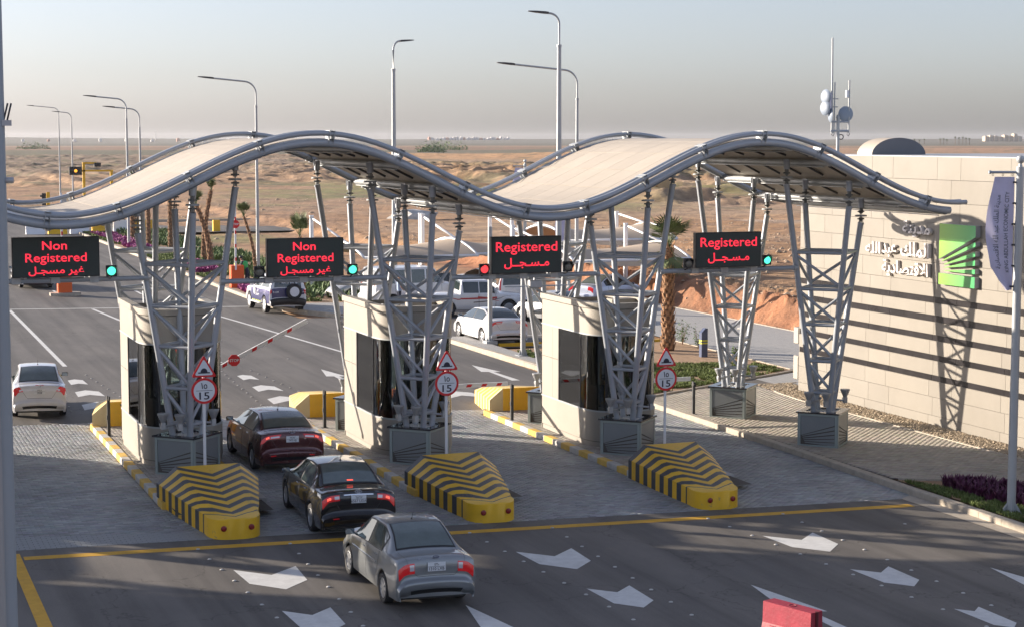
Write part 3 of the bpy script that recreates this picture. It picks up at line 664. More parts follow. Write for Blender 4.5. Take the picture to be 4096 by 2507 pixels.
# ------------------------------------------------------------------ wave canopy
PX0, PER, ZM, AMP = 10.6, 11.65, 7.01, .91
def wz(x): return ZM+AMP*math.cos(2*math.pi*(x-PX0)/PER)
def wn(x):
    s = -AMP*2*math.pi/PER*math.sin(2*math.pi*(x-PX0)/PER); l = math.hypot(1, s); return (-s/l, 1/l)
def wave_pts(x0, x1, y, off, step=.25, zsh=0):
    n = int((x1-x0)/step)+1; out = []
    for k in range(n+1):
        x = x0+(x1-x0)*k/n; nx, nz = wn(x); out.append((x+nx*off, y, wz(x)+nz*off+zsh))
    return out
def canopy(x0, x1, yf, yb, label, vis_x0, open_x=-99):
    c = thing('wave_canopy', label, 'canopy', ((x0+x1)/2, (yf+yb)/2, 6))
    for y in (yf+.12, yb-.12): MB().path(wave_pts(x0, x1-.45, y, 0), .098, 14).build('edge_tube', M['steel'], c, True, auto=50)
    for y, o, r in ((yf, .215, .062), (yf+.26, .235, .05), (yb, .215, .062), (yb-.26, .235, .05)):
        MB().path(wave_pts(x0, x1, y, o), r, 12).build('rail_tube', M['steel'], c, True, auto=50)
    for y in (yf+.05, yb-.05): # pale trim below the edge tube
        a = wave_pts(x0, x1-.5, y, -.10); b = wave_pts(x0, x1-.5, y+(.16 if y < 45 or y < (yf+yb)/2 else -.16), -.10)
        MB().grid([a, b]).build('edge_trim', M['steel_l'], c)
    # brackets
    xs = []; x = x0+.6
    while x < x1-.6: xs.append(x); x += 1.62
    for x in xs:
        nx, nz = wn(x); tx, tz = nz, -nx
        for y0, sg in ((yf, 1), (yb, -1)):
            mb = MB()
            for s in (-.055, .055):
                o = Vector((x+tx*s, y0+sg*.12, wz(x)+tz*s))
                mb.prism([(-.20, .10), (.22, .02), (.22, -.02), (.05, -.13), (-.06, .17), (-.2, .30)] if 0 else [(-.20, .29), (-.20, .12), (-.03, -.12), (.06, -.12), (.20, .10), (.24, .29)], o, (0, sg, 0), (nx, 0, nz), .012)
            mb.prism([(-.2, -.07), (.24, -.07), (.24, .07), (-.2, .07)], Vector((x, y0+sg*.12, wz(x)))+Vector((nx, 0, nz))*.285, (0, sg, 0), (tx, 0, tz), .012)
            mb.build('bracket', M['steel_l'], c)
    # deck panels : arc-length steps of 1 m
    P = []; x = x0; acc = 0
    px_ = x0; P.append(x0)
    while x < x1-.5:
        x += .02; nx, nz = wn(x); acc += .02/nz
        if acc >= 1.02: P.append(x); acc = 0
    ydiv = 7; y0 = yf+.42; y1 = yb-.42; dy = (y1-y0)/ydiv; g = .017
    rest = MB()
    for a, b in zip(P[:-1], P[1:]):
        for j in range(ydiv):
            if a < open_x and j > 3: continue
            m_ = MB() if a >= vis_x0 else rest
            g2 = g/2; A = []; B = []
            for k in range(4):
                x = (a+g2)+(b-a-g)*k/3; nx, nz = wn(x)
                A.append((x, nx, nz, wz(x)))
            top = [[(x+nx*.10, yy, z+nz*.10) for x, nx, nz, z in A] for yy in (y0+j*dy+g2, y0+(j+1)*dy-g2)]
            bot = [[(x+nx*.075, yy, z+nz*.075) for x, nx, nz, z in A] for yy in (y0+j*dy+g2, y0+(j+1)*dy-g2)]
            vs = top[0]+top[1]+bot[0]+bot[1]
            fs = [(k, k+1, 5+k, 4+k) for k in range(3)]+[(8+k, 12+k, 13+k, 9+k) for k in range(3)]
            fs += [(k+1, k, 8+k, 9+k) for k in range(3)]+[(4+k, 5+k, 13+k, 12+k) for k in range(3)]+[(0, 4, 12, 8), (3, 11, 15, 7)]
            m_.add(vs, fs)
            if m_ is not rest: m_.build('roof_panel', M['deck'] if a >= 3.9 else M['deckw'], c)
    if rest.v: rest.build('roof_sheet', M['deckw'], c, kind='stuff')
    MB().grid([[(x+wn(x)[0]*.068, y0, wz(x)+wn(x)[1]*.068) for x in np.arange(x0, x1-.5, .2)], [(x+wn(x)[0]*.068, y1, wz(x)+wn(x)[1]*.068) for x in np.arange(x0, x1-.5, .2)]]).build('underlay', M['underlay'], c)
    # soffit sheet and dark stubs
    MB().grid([[(x+wn(x)[0]*.06, yf+.3, wz(x)+wn(x)[1]*.06) for x in np.arange(max(x0, open_x), x1-.4, .3)], [(x+wn(x)[0]*.06, yb-.3, wz(x)+wn(x)[1]*.06) for x in np.arange(max(x0, open_x), x1-.4, .3)]]).build('soffit', M['soffit'], c)
    xs = np.arange(x0+.55, x1-.5, 1.165)
    for x in xs:
        nx, nz = wn(x); z = wz(x)
        MB().tube((x-nx*.04, yf+.18, z-nz*.04), (x-nx*.04, yb-.18, z-nz*.04), .085, n=10).box(x-nx*.15-.03, yf+.5, z-nz*.15-.012, x-nx*.15+.03, yb-.5, z-nz*.15+.012).build('purlin', M['steel_l'], c, True, auto=40)
    mb = MB()
    for a, b in zip(xs[:-1], xs[1:]):
        xm = (a+b)/2; nx, nz = wn(xm); tx, tz = nz, -nx
        for y in np.arange(yf+.9, yb-.6, 1.2):
            o = Vector((xm+nx*.02, y, wz(xm)+nz*.02)); mb.tube(o-Vector((tx, 0, tz))*.3, o+Vector((tx, 0, tz))*.3, .03, n=6)
    mb.build('stub_tubes', M['dark'], c, kind='stuff')
    return c
YF, YB = 41.0, 49.6
canopy(-20.5, 28.35, YF, YB, 'long wave shaped roof on lattice towers spanning all the lanes', 2.6)
# loose cables lying on the roof edge
def cable(pts, r, name, label, cat, m='galv'):
    o = MB().path(pts, r, 5).build(name, M[m], None, True); return tag(o, label, cat)
for n, (xa, xb, y) in enumerate(((18.6, 21.2, YF+.5), (17.7, 20.0, YB-.55))):
    pts = []
    for k in range(26):
        t = k/25; x = xa+(xb-xa)*t; nx, nz = wn(x); pts.append((x+nx*.12, y+.12*math.sin(t*13)+.06*math.sin(t*29), wz(x)+nz*.12+.02))
    cable(pts, .012, 'loose_cable', ['thin loose cable along the front edge of the right hand roof wave', 'thin loose cable along the back edge of the right hand roof wave'][n], 'cable')
# ------------------------------------------------------------------ towers
_planter_seen = {}
def tower(cx, cy, label, plabel, detail=True, zoff=0., wv=wz):
    g = gz(cx)+(.13 if cx < 24 else .12)
    # planter
    p = thing('planter_box', plabel, 'planter', (cx, cy, g), 'square grey planters under the towers')
    s = .535; c45 = math.cos(R(45))
    def rot(x, y): return (cx+(x-y)*c45, cy+(x+y)*c45)
    core = MB()
    q = [rot(-s, -s), rot(s, -s), rot(s, s), rot(-s, s)]
    core.add([(x, y, g+z) for z in (0, .9) for x, y in q], [(0, 1, 5, 4), (1, 2, 6, 5), (2, 3, 7, 6), (3, 0, 4, 7), (0, 3, 2, 1)]).build('planter_core', M['joint'], p)
    for k in range(4):
        a = Vector((*q[k], g)); b = Vector((*q[(k+1) % 4], g)); u = (b-a).normalized(); nn = u.cross(Vector((0, 0, 1)))
        L = (b-a).length
        def pt(d, h, e): v = a+u*d+Vector((0, 0, h))+nn*e; return (v.x, v.y, v.z)
        def plate(x0, h0, x1, h1, e0, e1, mb):
            mb.add([pt(x0, h0, e0), pt(x1, h0, e0), pt(x1, h1, e0), pt(x0, h1, e0), pt(x0, h0, e1), pt(x1, h0, e1), pt(x1, h1, e1), pt(x0, h1, e1)],
                   [(0, 3, 2, 1), (4, 5, 6, 7), (0, 1, 5, 4), (1, 2, 6, 5), (2, 3, 7, 6), (3, 0, 4, 7)])
        fr = MB()
        for r_ in ((0, .0, .06, .9), (L-.06, 0, L, .9), (.06, .0, L-.06, .05), (.06, .84, L-.06, .9)): plate(*r_, .0, .03, fr)
        fr.build('planter_frame', M['pframe'], p)
        # fan of slanted plates radiating from one lower corner
        flip = k % 2 == 1
        ax, ah = (L-.1, .28)
        def X(x): return L-x if flip else x
        def poly(pts, e=.022):
            pts = [(X(x), h) for x, h in pts]
            if flip: pts = pts[::-1]
            n = len(pts); vs = [pt(x, h, .004) for x, h in pts]+[pt(x, h, e) for x, h in pts]
            m_ = MB().add(vs, [tuple(range(n, 2*n))]+[(i, (i+1) % n, n+(i+1) % n, n+i) for i in range(n)]); m_.build('planter_panel', M['planter'], p)
        poly([(.07, .61), (ax, .31), (L-.07, .31), (L-.07, .83), (.07, .83)])
        tops = [.575, .455, .34, .235, .13]
        for q_, h in enumerate(tops):
            h2 = h-.085; xe = ax-.02*q_
            poly([(.07, h2), (xe, max(.29-.045*q_-.012, .06)), (xe, .29-.045*q_+.006), (.07, h)][::1], .018)
    rim = MB(); s2 = .60; s1 = .40
    o_ = [rot(-s2, -s2), rot(s2, -s2), rot(s2, s2), rot(-s2, s2)]; i_ = [rot(-s1, -s1), rot(s1, -s1), rot(s1, s1), rot(-s1, s1)]
    vs = [(x, y, g+z) for z in (.905, .945) for x, y in o_+i_]
    fs = []
    for k in range(4):
        k2 = (k+1) % 4; fs += [(8+k, 8+k2, 12+k2, 12+k), (k, k2, 8+k2, 8+k), (4+k, 12+k, 12+k2, 4+k2), (k, 4+k, 4+k2, k2)]
    rim.add(vs, fs).build('rim', M['granite'], p)
    pb = MB().add([(x, y, g+.90) for x, y in i_], [(0, 1, 2, 3)])
    for k in range(60 if detail else 0):
        a, b = rnd.uniform(-.38, .38), rnd.uniform(-.38, .38); x, y = rot(a, b); pb.lathe((x, y, g+.90), [(.03, 0), (.022, .02), (.002, .03)], 5)
    pb.build('pebbles', M['pebble'], p, kind='stuff')
    # tower
    t = thing('lattice_tower', label, 'tower', (cx, cy, g+.9), 'lattice steel towers holding the wave roof')
    zb = g+.88
    def rr(z): return .27+.153*(z-.45)
    D = [(-1, 0), (0, -1), (1, 0), (0, 1)]
    def at(k, z): r = rr(z); return Vector((cx+D[k][0]*r, cy+D[k][1]*r, z))
    tops = []
    for k in range(4):
        z = 6.6
        for _ in range(6): z = wv(cx+D[k][0]*rr(z))-.14+zoff-.62
        tops.append(z)
        a = at(k, zb); b = at(k, z)
        MB().tube(a, b, .078, n=14).lathe(b-Vector((0, 0, .05)), [(.084, 0), (.084, .055)], 14, (b-a).normalized()).build('leg', M['steel'], t, True, auto=40)
        # head joint
        h = thing_child('head_joint', t); hb = MB(); sd_ = 1 if k % 2 else 0
        zt = z+.62
        hb.box(b.x-.012, b.y-.035, b.z+.02, b.x+.012, b.y+.035, b.z+.17).box(b.x-.045, b.y-.03, b.z+.01, b.x-.03, b.y+.03, b.z+.14).box(b.x+.03, b.y-.03, b.z+.01, b.x+.045, b.y+.03, b.z+.14)
        hb.tube((b.x-.10, b.y, b.z+.10), (b.x+.10, b.y, b.z+.10), .02, n=8)
        hb.box(b.x-.012, b.y-.035, b.z+.22, b.x+.012, b.y+.035, b.z+.40).box(b.x-.045, b.y-.03, b.z+.25, b.x-.03, b.y+.03, b.z+.40).box(b.x+.03, b.y-.03, b.z+.25, b.x+.045, b.y+.03, b.z+.40)
        hb.tube((b.x-.10, b.y, b.z+.30), (b.x+.10, b.y, b.z+.30), .02, n=8)
        hb.build('clevis', M['clevis'], h)
        MB().lathe((b.x, b.y, b.z+.165), [(.16, 0), (.165, .012), (.165, .026), (.155, .03), (.155, .042), (.1, .046)], 18).build('joint_plate', M['steel_l'], h, True, auto=30)
        mb = MB().tube((b.x, b.y, b.z+.40), (b.x, b.y, zt+.03), .082, n=14).box(b.x-.10, b.y-.012, b.z+.52, b.x-.075, b.y+.012, zt+.05)
        mb.box(b.x-.012, b.y-.1, zt-.06, b.x+.012, b.y+.1, zt+.06).build('stub_column', M['steel'], h, True, auto=40)
    Z = [5.05, 4.06, 3.10, 2.10, 1.22]
    Z = [z+g*.3 for z in Z]
    for z in Z:
        for k in range(4):
            MB().tube(at(k, z), at((k+1) % 4, z), .045, n=10).build('ring_beam', M['steel'], t, True, auto=40)
    for zu, zl in zip(Z[:-1], Z[1:]):
        for k in (0, 2):
            for j in (1, 3):
                MB().tube(at(k, zu-.05), at(j, zl+.08), .042, n=10).build('brace', M['steel'], t, True, auto=40)
    # floodlights
    if detail:
        for (dx, dy) in ((-.62, -.28), (-.28, -.62), (.62, -.1), (.1, .6)):
            fx, fy, fz = cx+dx, cy+dy, g+1.28
            f = MB(); f.lathe((fx, fy, fz), [(.05, 0), (.075, .06), (.125, .17), (.135, .2), (.135, .22), (.10, .225)], 14).box(fx-.05, fy-.05, fz-.16, fx+.05, fy+.05, fz)
            f.tube((fx, fy, fz-.1), (cx+dx*.3, cy+dy*.3, fz-.05), .028, n=8).tube((fx-.09, fy, fz-.02), (fx-.06, fy, fz-.14), .01, n=5)
            fo = f.build('floodlight', M['dark'] if 0 else M['galv'], t, True, auto=35)
            MB().lathe((fx, fy, fz+.21), [(.12, 0), (.11, .012), (.002, .016)], 14).build('lens', M['clear'], fo, True)
    return t
def thing_child(name, parent):
    o = link(bpy.data.objects.new(name, None)); o.parent = parent; o.empty_display_size = .1; OFF[o.name] = OFF[parent.name]; return o
TX = [7.78, 13.62, 19.36, 25.22]
TL = ['front tower behind the leftmost speed sign', 'front tower between the two middle display boards', 'front tower between the two red Registered display boards', 'front tower at the right end, nearest the green logo wall']
for i, x in enumerate(TX):
    tower(x, 42.95, 'grey lattice steel tower, '+TL[i], ['grey fan patterned planter behind the leftmost striped nose', 'grey fan patterned planter behind the middle striped nose', 'grey fan patterned planter behind the right hand striped nose', 'grey fan patterned planter on the pavement nearest the camera'][i])
TB = ['far tower seen behind the leftmost booth', 'far tower seen behind the middle booth', 'far tower seen behind the right hand booth', 'far tower on the pavement below the rightmost display board']
for i, x in enumerate(TX):
    tower(x+.05, 48.35, 'grey lattice steel tower, '+TB[i], ['grey planter mostly hidden behind the leftmost booth', 'grey planter beside the yellow nose behind the middle booth', 'grey planter peeking out left of the right hand booth', 'grey fan patterned planter on the pavement beyond the gap'][i])
for x in (1.95, -3.9, -9.75, -15.6):
    for y in (42.95, 48.35): tower(x, y, 'grey lattice steel tower supporting the roof left of the picture edge', 'grey planter left of the picture edge', False)

# ------------------------------------------------------------------ booths
def booth(x0, yb, label, seed):
    x1 = x0+2.05; y0 = yb; g = gz(x0+1)+.13; cx = (x0+x1)/2; yf = 44.75; hw = (x1-x0)/2
    t = thing('booth', label, 'booth', (cx, 45.6, g), 'rounded beige toll booths')
    def outline(off=0, n=18, ya=None):
        pts = [(x0-off, ya if ya else y0+off)]
        for k in range(n+1):
            th = math.pi+math.pi*k/n; e = .62
            cxx = math.cos(th); sy = math.sin(th)
            px = cx+(hw+off)*math.copysign(abs(cxx)**e, cxx); py = yf-(1.05+off)*abs(sy)**.85
            pts.append((px, py))
        pts.append((x1+off, ya if ya else y0+off)); return pts
    def wallstrip(name, z0, z1, m, off=0, a=0, b=None, thick=.03, parent=t, smooth=True):
        P = outline(off)[a:b]; Q = outline(off-thick)[a:b]; mb = MB()
        n = len(P); vs = [(x, y, g+z0) for x, y in P]+[(x, y, g+z1) for x, y in P]+[(x, y, g+z0) for x, y in Q]+[(x, y, g+z1) for x, y in Q]
        fs = [(i, i+1, n+i+1, n+i) for i in range(n-1)]+[(2*n+i+1, 2*n+i, 3*n+i, 3*n+i+1) for i in range(n-1)]
        fs += [(n+i, n+i+1, 3*n+i+1, 3*n+i) for i in range(n-1)]+[(i+1, i, 2*n+i, 2*n+i+1) for i in range(n-1)]+[(0, n, 3*n, 2*n), (n-1, 3*n-1, 4*n-1, 2*n-1)]
        return mb.add(vs, fs).build(name, m, parent, smooth, auto=30)
    NN = len(outline())
    # base, top and side cladding split at joints
    for a, b in ((0, 2), (1, 8), (7, 14), (13, NN-1), (NN-2, NN)):
        wallstrip('base_panel', .16, .96, M['cream'], 0, a, b)
        wallstrip('fascia_panel', 3.02, 3.70, M['cream'], 0, a, b)
    wallstrip('plinth', -.02, .14, M['cream'], -.02)
    wallstrip('base_joint', .13, .17, M['joint'], -.025)
    for zz in ((.985, 3.0),):
        # straight side cladding with a joint
        for xa, yy0, yy1 in ((x0, yf+1.56, yf+1.96), (x0, yf+1.97, y0), (x1, yf+1.56, y0)):
            s = 1 if xa == x0 else -1
            MB().box(min(xa, xa+s*.03), yy0, g+zz[0], max(xa, xa+s*.03), yy1, g+2.10).box(min(xa, xa+s*.03), yy0, g+2.112, max(xa, xa+s*.03), yy1, g+zz[1]).build('side_panel', M['cream'], t)
    MB().box(x0, y0-.03, g, x1, y0, g+1.0).box(x0, y0-.03, g+2.6, x1, y0, g+3.7).box(x0, y0-.03, g+1, x0+.35, y0, g+2.6).box(x1-.35, y0-.03, g+1, x1, y0, g+2.6).build('rear_panel', M['cream'], t)
    MB().box(x0+.35, y0-.02, g+1.0, x1-.35, y0-.012, g+2.6).build('rear_window', M['bglass'], t)
    wallstrip('sill_trim', .955, .99, M['chrome'] if 0 else M['steel_l'], .012)
    wallstrip('head_trim', 2.99, 3.025, M['steel_l'], .012)
    wallstrip('glass_pane', .99, 2.99, M['bglass'], -.02, 1, 8, .012)
    wallstrip('glass_pane', .99, 2.99, M['bglass'], -.02, 7, 14, .012)
    wallstrip('glass_pane', .99, 2.99, M['bglass'], -.02, 13, NN-1, .012)
    for xa in (x0+.02, x1-.02): MB().box(xa-.006, yf, g+.99, xa+.006, yf+1.56, g+2.99).build('glass_pane', M['bglass'], t)
    MB().box(x0+.0, yf+1.50, g+.98, x0+.04, yf+1.56, g+3.0).build('mullion', M['dark'], t)
    for k in (1, 7, 13, NN-2):
        px, py = outline(-.03)[k]; MB().box(px-.022, py-.022, g+.98, px+.022, py+.022, g+3.0).build('mullion', M['dark'], t)
    # parapet rim
    wallstrip('parapet', 3.715, 3.86, M['cream'], .035, thick=.20)
    wallstrip('parapet_joint', 3.69, 3.72, M['joint'], 0)
    P = outline(-.18); MB().add([(x, y, g+3.60) for x, y in P], [tuple(range(len(P)))]).build('roof_deck', M['deckw'], t)
    MB().box(cx+.15, yf+.5, g+3.6, cx+.85, yf+.95, g+3.83, .02).build('air_conditioner', M['cream'], t)
    MB().box(cx-.45, yf+1.0, g+3.6, cx-.3, yf+1.1, g+3.75).tube((cx-.1, yf+1, g+3.66), (cx+.1, yf+1.1, g+3.72), .015, n=6).build('roof_box', M['galv'], t)
    # interior
    P = outline(-.06); MB().add([(x, y, g+.02) for x, y in P], [tuple(range(len(P)))]).build('floor', M['dark'], t)
    MB().add([(x, y, g+3.0) for x, y in P], [tuple(range(len(P)))[::-1]]).build('ceiling', M['white'], t)
    ct = MB(); P = outline(-.12)[2:-2]; Q = outline(-.55)[2:-2]; n = len(P)
    ct.add([(x, y, g+.98) for x, y in P]+[(x, y, g+.98) for x, y in Q]+[(x, y, g+.1) for x, y in Q], [(i, i+1, n+i+1, n+i) for i in range(n-1)]+[(n+i, n+i+1, 2*n+i+1, 2*n+i) for i in range(n-1)]).build('counter', mat('booth_counter', (.16, .24, .27), .4, 0, .05) if 'cnt' not in M else M['cnt'], t)
    MB().box(cx-.15, yf+.05, g+1.05, cx+.25, yf+.09, g+1.36).box(cx, yf+.05, g+.98, cx+.08, yf+.1, g+1.08).build('monitor', M['black'], t)
    MB().box(cx-.62, yf+1.9, g+.3, cx-.35, yf+1.25, g+2.3).box(cx+.3, yf+1.3, g+.3, cx+.36, yf+1.36, g+2.9).build('cabinet', M['black'], t)
    return t
M['cnt'] = mat('booth_counter', (.16, .24, .27), .4, 0, .05)
def bglass():
    m = bpy.data.materials.new('booth_glass'); m.use_nodes = True; nt = m.node_tree; nt.nodes.clear(); L = nt.links
    o = nt.nodes.new('ShaderNodeOutputMaterial'); tr = nt.nodes.new('ShaderNodeBsdfTransparent'); tr.inputs[0].default_value = (.72, .77, .74, 1)
    gl = nt.nodes.new('ShaderNodeBsdfGlossy'); gl.inputs['Roughness'].default_value = .03; gl.inputs['Color'].default_value = (.8, .82, .84, 1)
    fr = nt.nodes.new('ShaderNodeFresnel'); fr.inputs[0].default_value = 2.0; mx = nt.nodes.new('ShaderNodeMixShader')
    L.new(fr.outputs[0], mx.inputs[0]); L.new(tr.outputs[0], mx.inputs[1]); L.new(gl.outputs[0], mx.inputs[2]); L.new(mx.outputs[0], o.inputs[0]); return m
M['bglass'] = bglass()
booth(6.90, 47.55, 'rounded beige booth with dark curved glass, leftmost of the three', 1)
booth(12.93, 47.55, 'rounded beige booth with dark curved glass, behind the black sedan', 2)
booth(18.74, 47.55, 'rounded beige booth with dark curved glass, rightmost of the three', 3)
for x in (1.05, -4.8, -10.65, -16.5): booth(x, 47.55, 'rounded beige booth on the lanes left of the picture edge', 4)
# ------------------------------------------------------------------ speed signs
def sign(x, y, label, zc):
    g = gz(x)+.13; t = thing('speed_sign', label, 'road sign', (x, y, g), 'hump and speed 15 signs on the islands')
    MB().tube((x, y, g), (x, y, zc+.75), .036, n=12).lathe((x, y, g), [(.09, 0), (.09, .012), (.04, .014)], 12).build('post', M['white'], t, True, auto=40)
    f = Vector((0, -1, 0)); yy = y-.045
    d = MB().lathe((x, yy, zc), [(.30, 0), (.30, .012)], 40, (0, -1, 0)).build('speed_disc', M['red'], t)
    MB().lathe((x, yy-.013, zc), [(.245, 0), (.245, .002)], 40, (0, -1, 0)).build('disc_face', M['signw'], d)
    mb = MB(); put_text(mb, '15', (x, yy-.016, zc-.115), (1, 0, 0), (0, 0, 1), H=.17, W=.235, bold=.012)
    put_text(mb, '\u0661\u0665', (x, yy-.016, zc+.12), (1, 0, 0), (0, 0, 1), H=.14, bold=.012)
    mb.box(x-.19, yy-.0165, zc+.002, x+.19, yy-.0155, zc+.012).build('lettering', M['signk'], d)
    # triangle
    def tri(s, zc2, e, m, nm, par):
        r = s; pts = []
        for k in range(3):
            c = Vector((math.cos(R(90+120*k)), math.sin(R(90+120*k))))*r
            for da in (-60, -30, 0, 30, 60): a = R(90+120*k+da); pts.append((c.x+.03*math.cos(a), c.y+.03*math.sin(a)))
        return MB().prism(pts, (x, yy+.012-e, zc2), (1, 0, 0), (0, 0, 1), .012 if par is t else .002).build(nm, m, par)
    z2 = zc+.30+.19
    tr = tri(.28, z2, .012, M['red'], 'warning_triangle', t); tri(.195, z2, .026, M['signw'], 'triangle_face', tr)
    hp = [(-.135, -.085), (.135, -.085), (.135, -.055), (.08, -.055)]+[(.08*math.cos(R(a)), -.055+.09*math.sin(R(a))) for a in range(0, 181, 15)]+[(-.08, -.055), (-.135, -.055)]
    MB().prism(hp, (x, yy-.018, z2), (1, 0, 0), (0, 0, 1), .002).build('hump_symbol', M['signk'], tr)
    return t
sign(7.86, 41.2, 'white and red speed 15 sign on the leftmost island', 2.24)
sign(13.75, 41.2, 'white and red speed 15 sign on the middle island', 2.13)
sign(19.6, 41.2, 'white and red speed 15 sign on the right hand island', 1.97)
# ------------------------------------------------------------------ display boards and gantries
LED = [(3.78, 5.75, 5.755, 4.83, 1), (9.70, 11.60, 5.62, 4.69, 1), (15.43, 17.32, 5.555, 4.62, 2), (21.12, 23.05, 5.555, 4.63, 2)]
GB = [(1.9, 6.85, 4.74), (8.68, 12.72, 4.60), (14.5, 18.45, 4.54), (20.28, 24.25, 4.545)]
AR_N = '\uFEDE\u0640\uFEA0\uFEB4\uFEE3 \uFEAE\uFEF4\uFECF'
AR_R = '\uFEDE\u0640\u0640\uFEA0\u0640\uFEB4\u0640\uFEE3'
DL = ['red Non Registered display board at the far left edge', 'red Non Registered display board above the security vehicle', 'red Registered display board above the white sedan', 'red Registered display board nearest the logo wall']
for i, (x0, x1, zt, zb, kind) in enumerate(LED):
    y = 42.6; cx = (x0+x1)/2; gx0, gx1, gzz = GB[i]
    b = thing('gantry_beam', ['grey cross beam left of the first tower', 'grey cross beam between the first and second towers', 'grey cross beam between the second and third towers', 'grey cross beam between the third and fourth towers'][i], 'beam', (gx0, 42.9, gzz))
    MB().tube((gx0, 42.9, gzz), (gx1, 42.9, gzz), .062, n=12).build('beam_tube', M['steel'], b, True, auto=40)
    for xx in (x0+.1, cx, x1-.1): MB().box(xx-.11, 42.82, gzz-.075, xx+.11, 42.98, gzz+.09, .01).build('clamp', M['galv'], b)
    for xx in (gx0, gx1): MB().lathe((xx-.05, 42.9, gzz), [(.085, 0), (.085, .1)], 12, (1, 0, 0)).build('end_collar', M['steel_l'], b)
    t = thing('display_board', DL[i], 'display board', (cx, y, zb), 'red LED lane boards on the gantry')
    MB().box(x0, y, zb, x1, y+.16, zt, .008).build('housing', M['black'], t)
    MB().box(x0+.025, y-.004, zb+.025, x1-.025, y+.01, zt-.025).build('screen', M['screen'], t)
    for xx in (x0+.3, x1-.3): MB().box(xx-.03, y+.1, gzz+.05, xx+.03, y+.2, zb+.03).build('mount', M['galv'], t)
    H = zt-zb; mb = MB()
    if kind == 1:
        put_text(mb, 'Non', (cx-.03, y, zb+H*.79), (1, 0, 0), (0, 0, 1), H=.20, W=.56, bold=.012, lift=.008); mb.build('text_line', M['ledred'], t); mb = MB()
        put_text(mb, 'Registered', (cx, y, zb+H*.455), (1, 0, 0), (0, 0, 1), H=.265, W=1.38, bold=.008, lift=.008); mb.build('text_line', M['ledred'], t); mb = MB()
        put_text(mb, AR_N, (cx, y, zb+H*.155), (1, 0, 0), (0, 0, 1), H=.22, W=1.25, bold=.014, lift=.008)
    else:
        put_text(mb, 'Registered', (cx, y, zb+H*.68), (1, 0, 0), (0, 0, 1), H=.32, W=1.66, bold=.008, lift=.008); mb.build('text_line', M['ledred'], t); mb = MB()
        put_text(mb, AR_R, (cx, y, zb+H*.27), (1, 0, 0), (0, 0, 1), H=.28, W=1.22, bold=.018, lift=.008)
    mb.build('text_line', M['ledred'], t)
M['lgreen'] = mat('lamp_green', (.02, .5, .3), .4, 0, 0, emis=(.10, 1, .62), es=.7)
M['lred'] = mat('lamp_red', (.5, .02, .02), .4, 0, 0, emis=(1, .05, .06), es=.7)
M['loff'] = mat('lamp_off', (.20, .19, .16), .25, 0, .3, 20.)
def signal(x, z, col, label):
    y = 42.62; t = thing('signal_light', label, 'traffic light', (x, y, z-.13), 'small square lane signals on the gantry')
    MB().box(x-.125, y, z-.13, x+.125, y+.10, z+.13, .01).tube((x, y+.05, z-.13), (x, y+.28, z-.2), .02, n=6).build('housing', M['black'], t)
    MB().lathe((x, y, z), [(.10, 0), (.095, .012), (.05, .03), (.002, .035)], 20, (0, -1, 0)).build('lamp', M[col], t, True)
    v = MB(); P = []
    for k in range(13):
        a = R(-20+220*k/12); P.append([(x+.115*math.cos(a), y, z+.115*math.sin(a)), (x+.118*math.cos(a)+.01, y-.15*max(.15, math.sin(a)), z+.118*math.sin(a))])
    v.grid(P).build('visor', M['black'], t)
signal(6.02, 4.94, 'lgreen', 'green lit lane signal right of the leftmost display board')
signal(9.52, 4.83, 'loff', 'unlit lane signal left of the second display board')
signal(11.83, 4.83, 'lgreen', 'green lit lane signal right of the second display board')
signal(15.25, 4.75, 'lred', 'red lit lane signal left of the third display board')
signal(17.52, 4.76, 'loff', 'unlit lane signal right of the third display board')
signal(20.93, 4.76, 'loff', 'unlit lane signal left of the fourth display board')
signal(23.25, 4.79, 'lgreen', 'green lit lane signal right of the fourth display board')
# antenna bar under the third gantry
t = thing('detector_bar', 'small grey detector box with side arms under the third display board', 'detector', (17.0, 42.9, 4.3))
MB().box(16.55, 42.8, 4.22, 16.88, 43.0, 4.42, .015).tube((16.7, 42.9, 4.4), (16.72, 42.9, 4.55), .03, n=8).build('box', M['galv'], t)
MB().box(15.9, 42.86, 4.25, 17.6, 42.92, 4.28).build('arm', M['steel'], t)
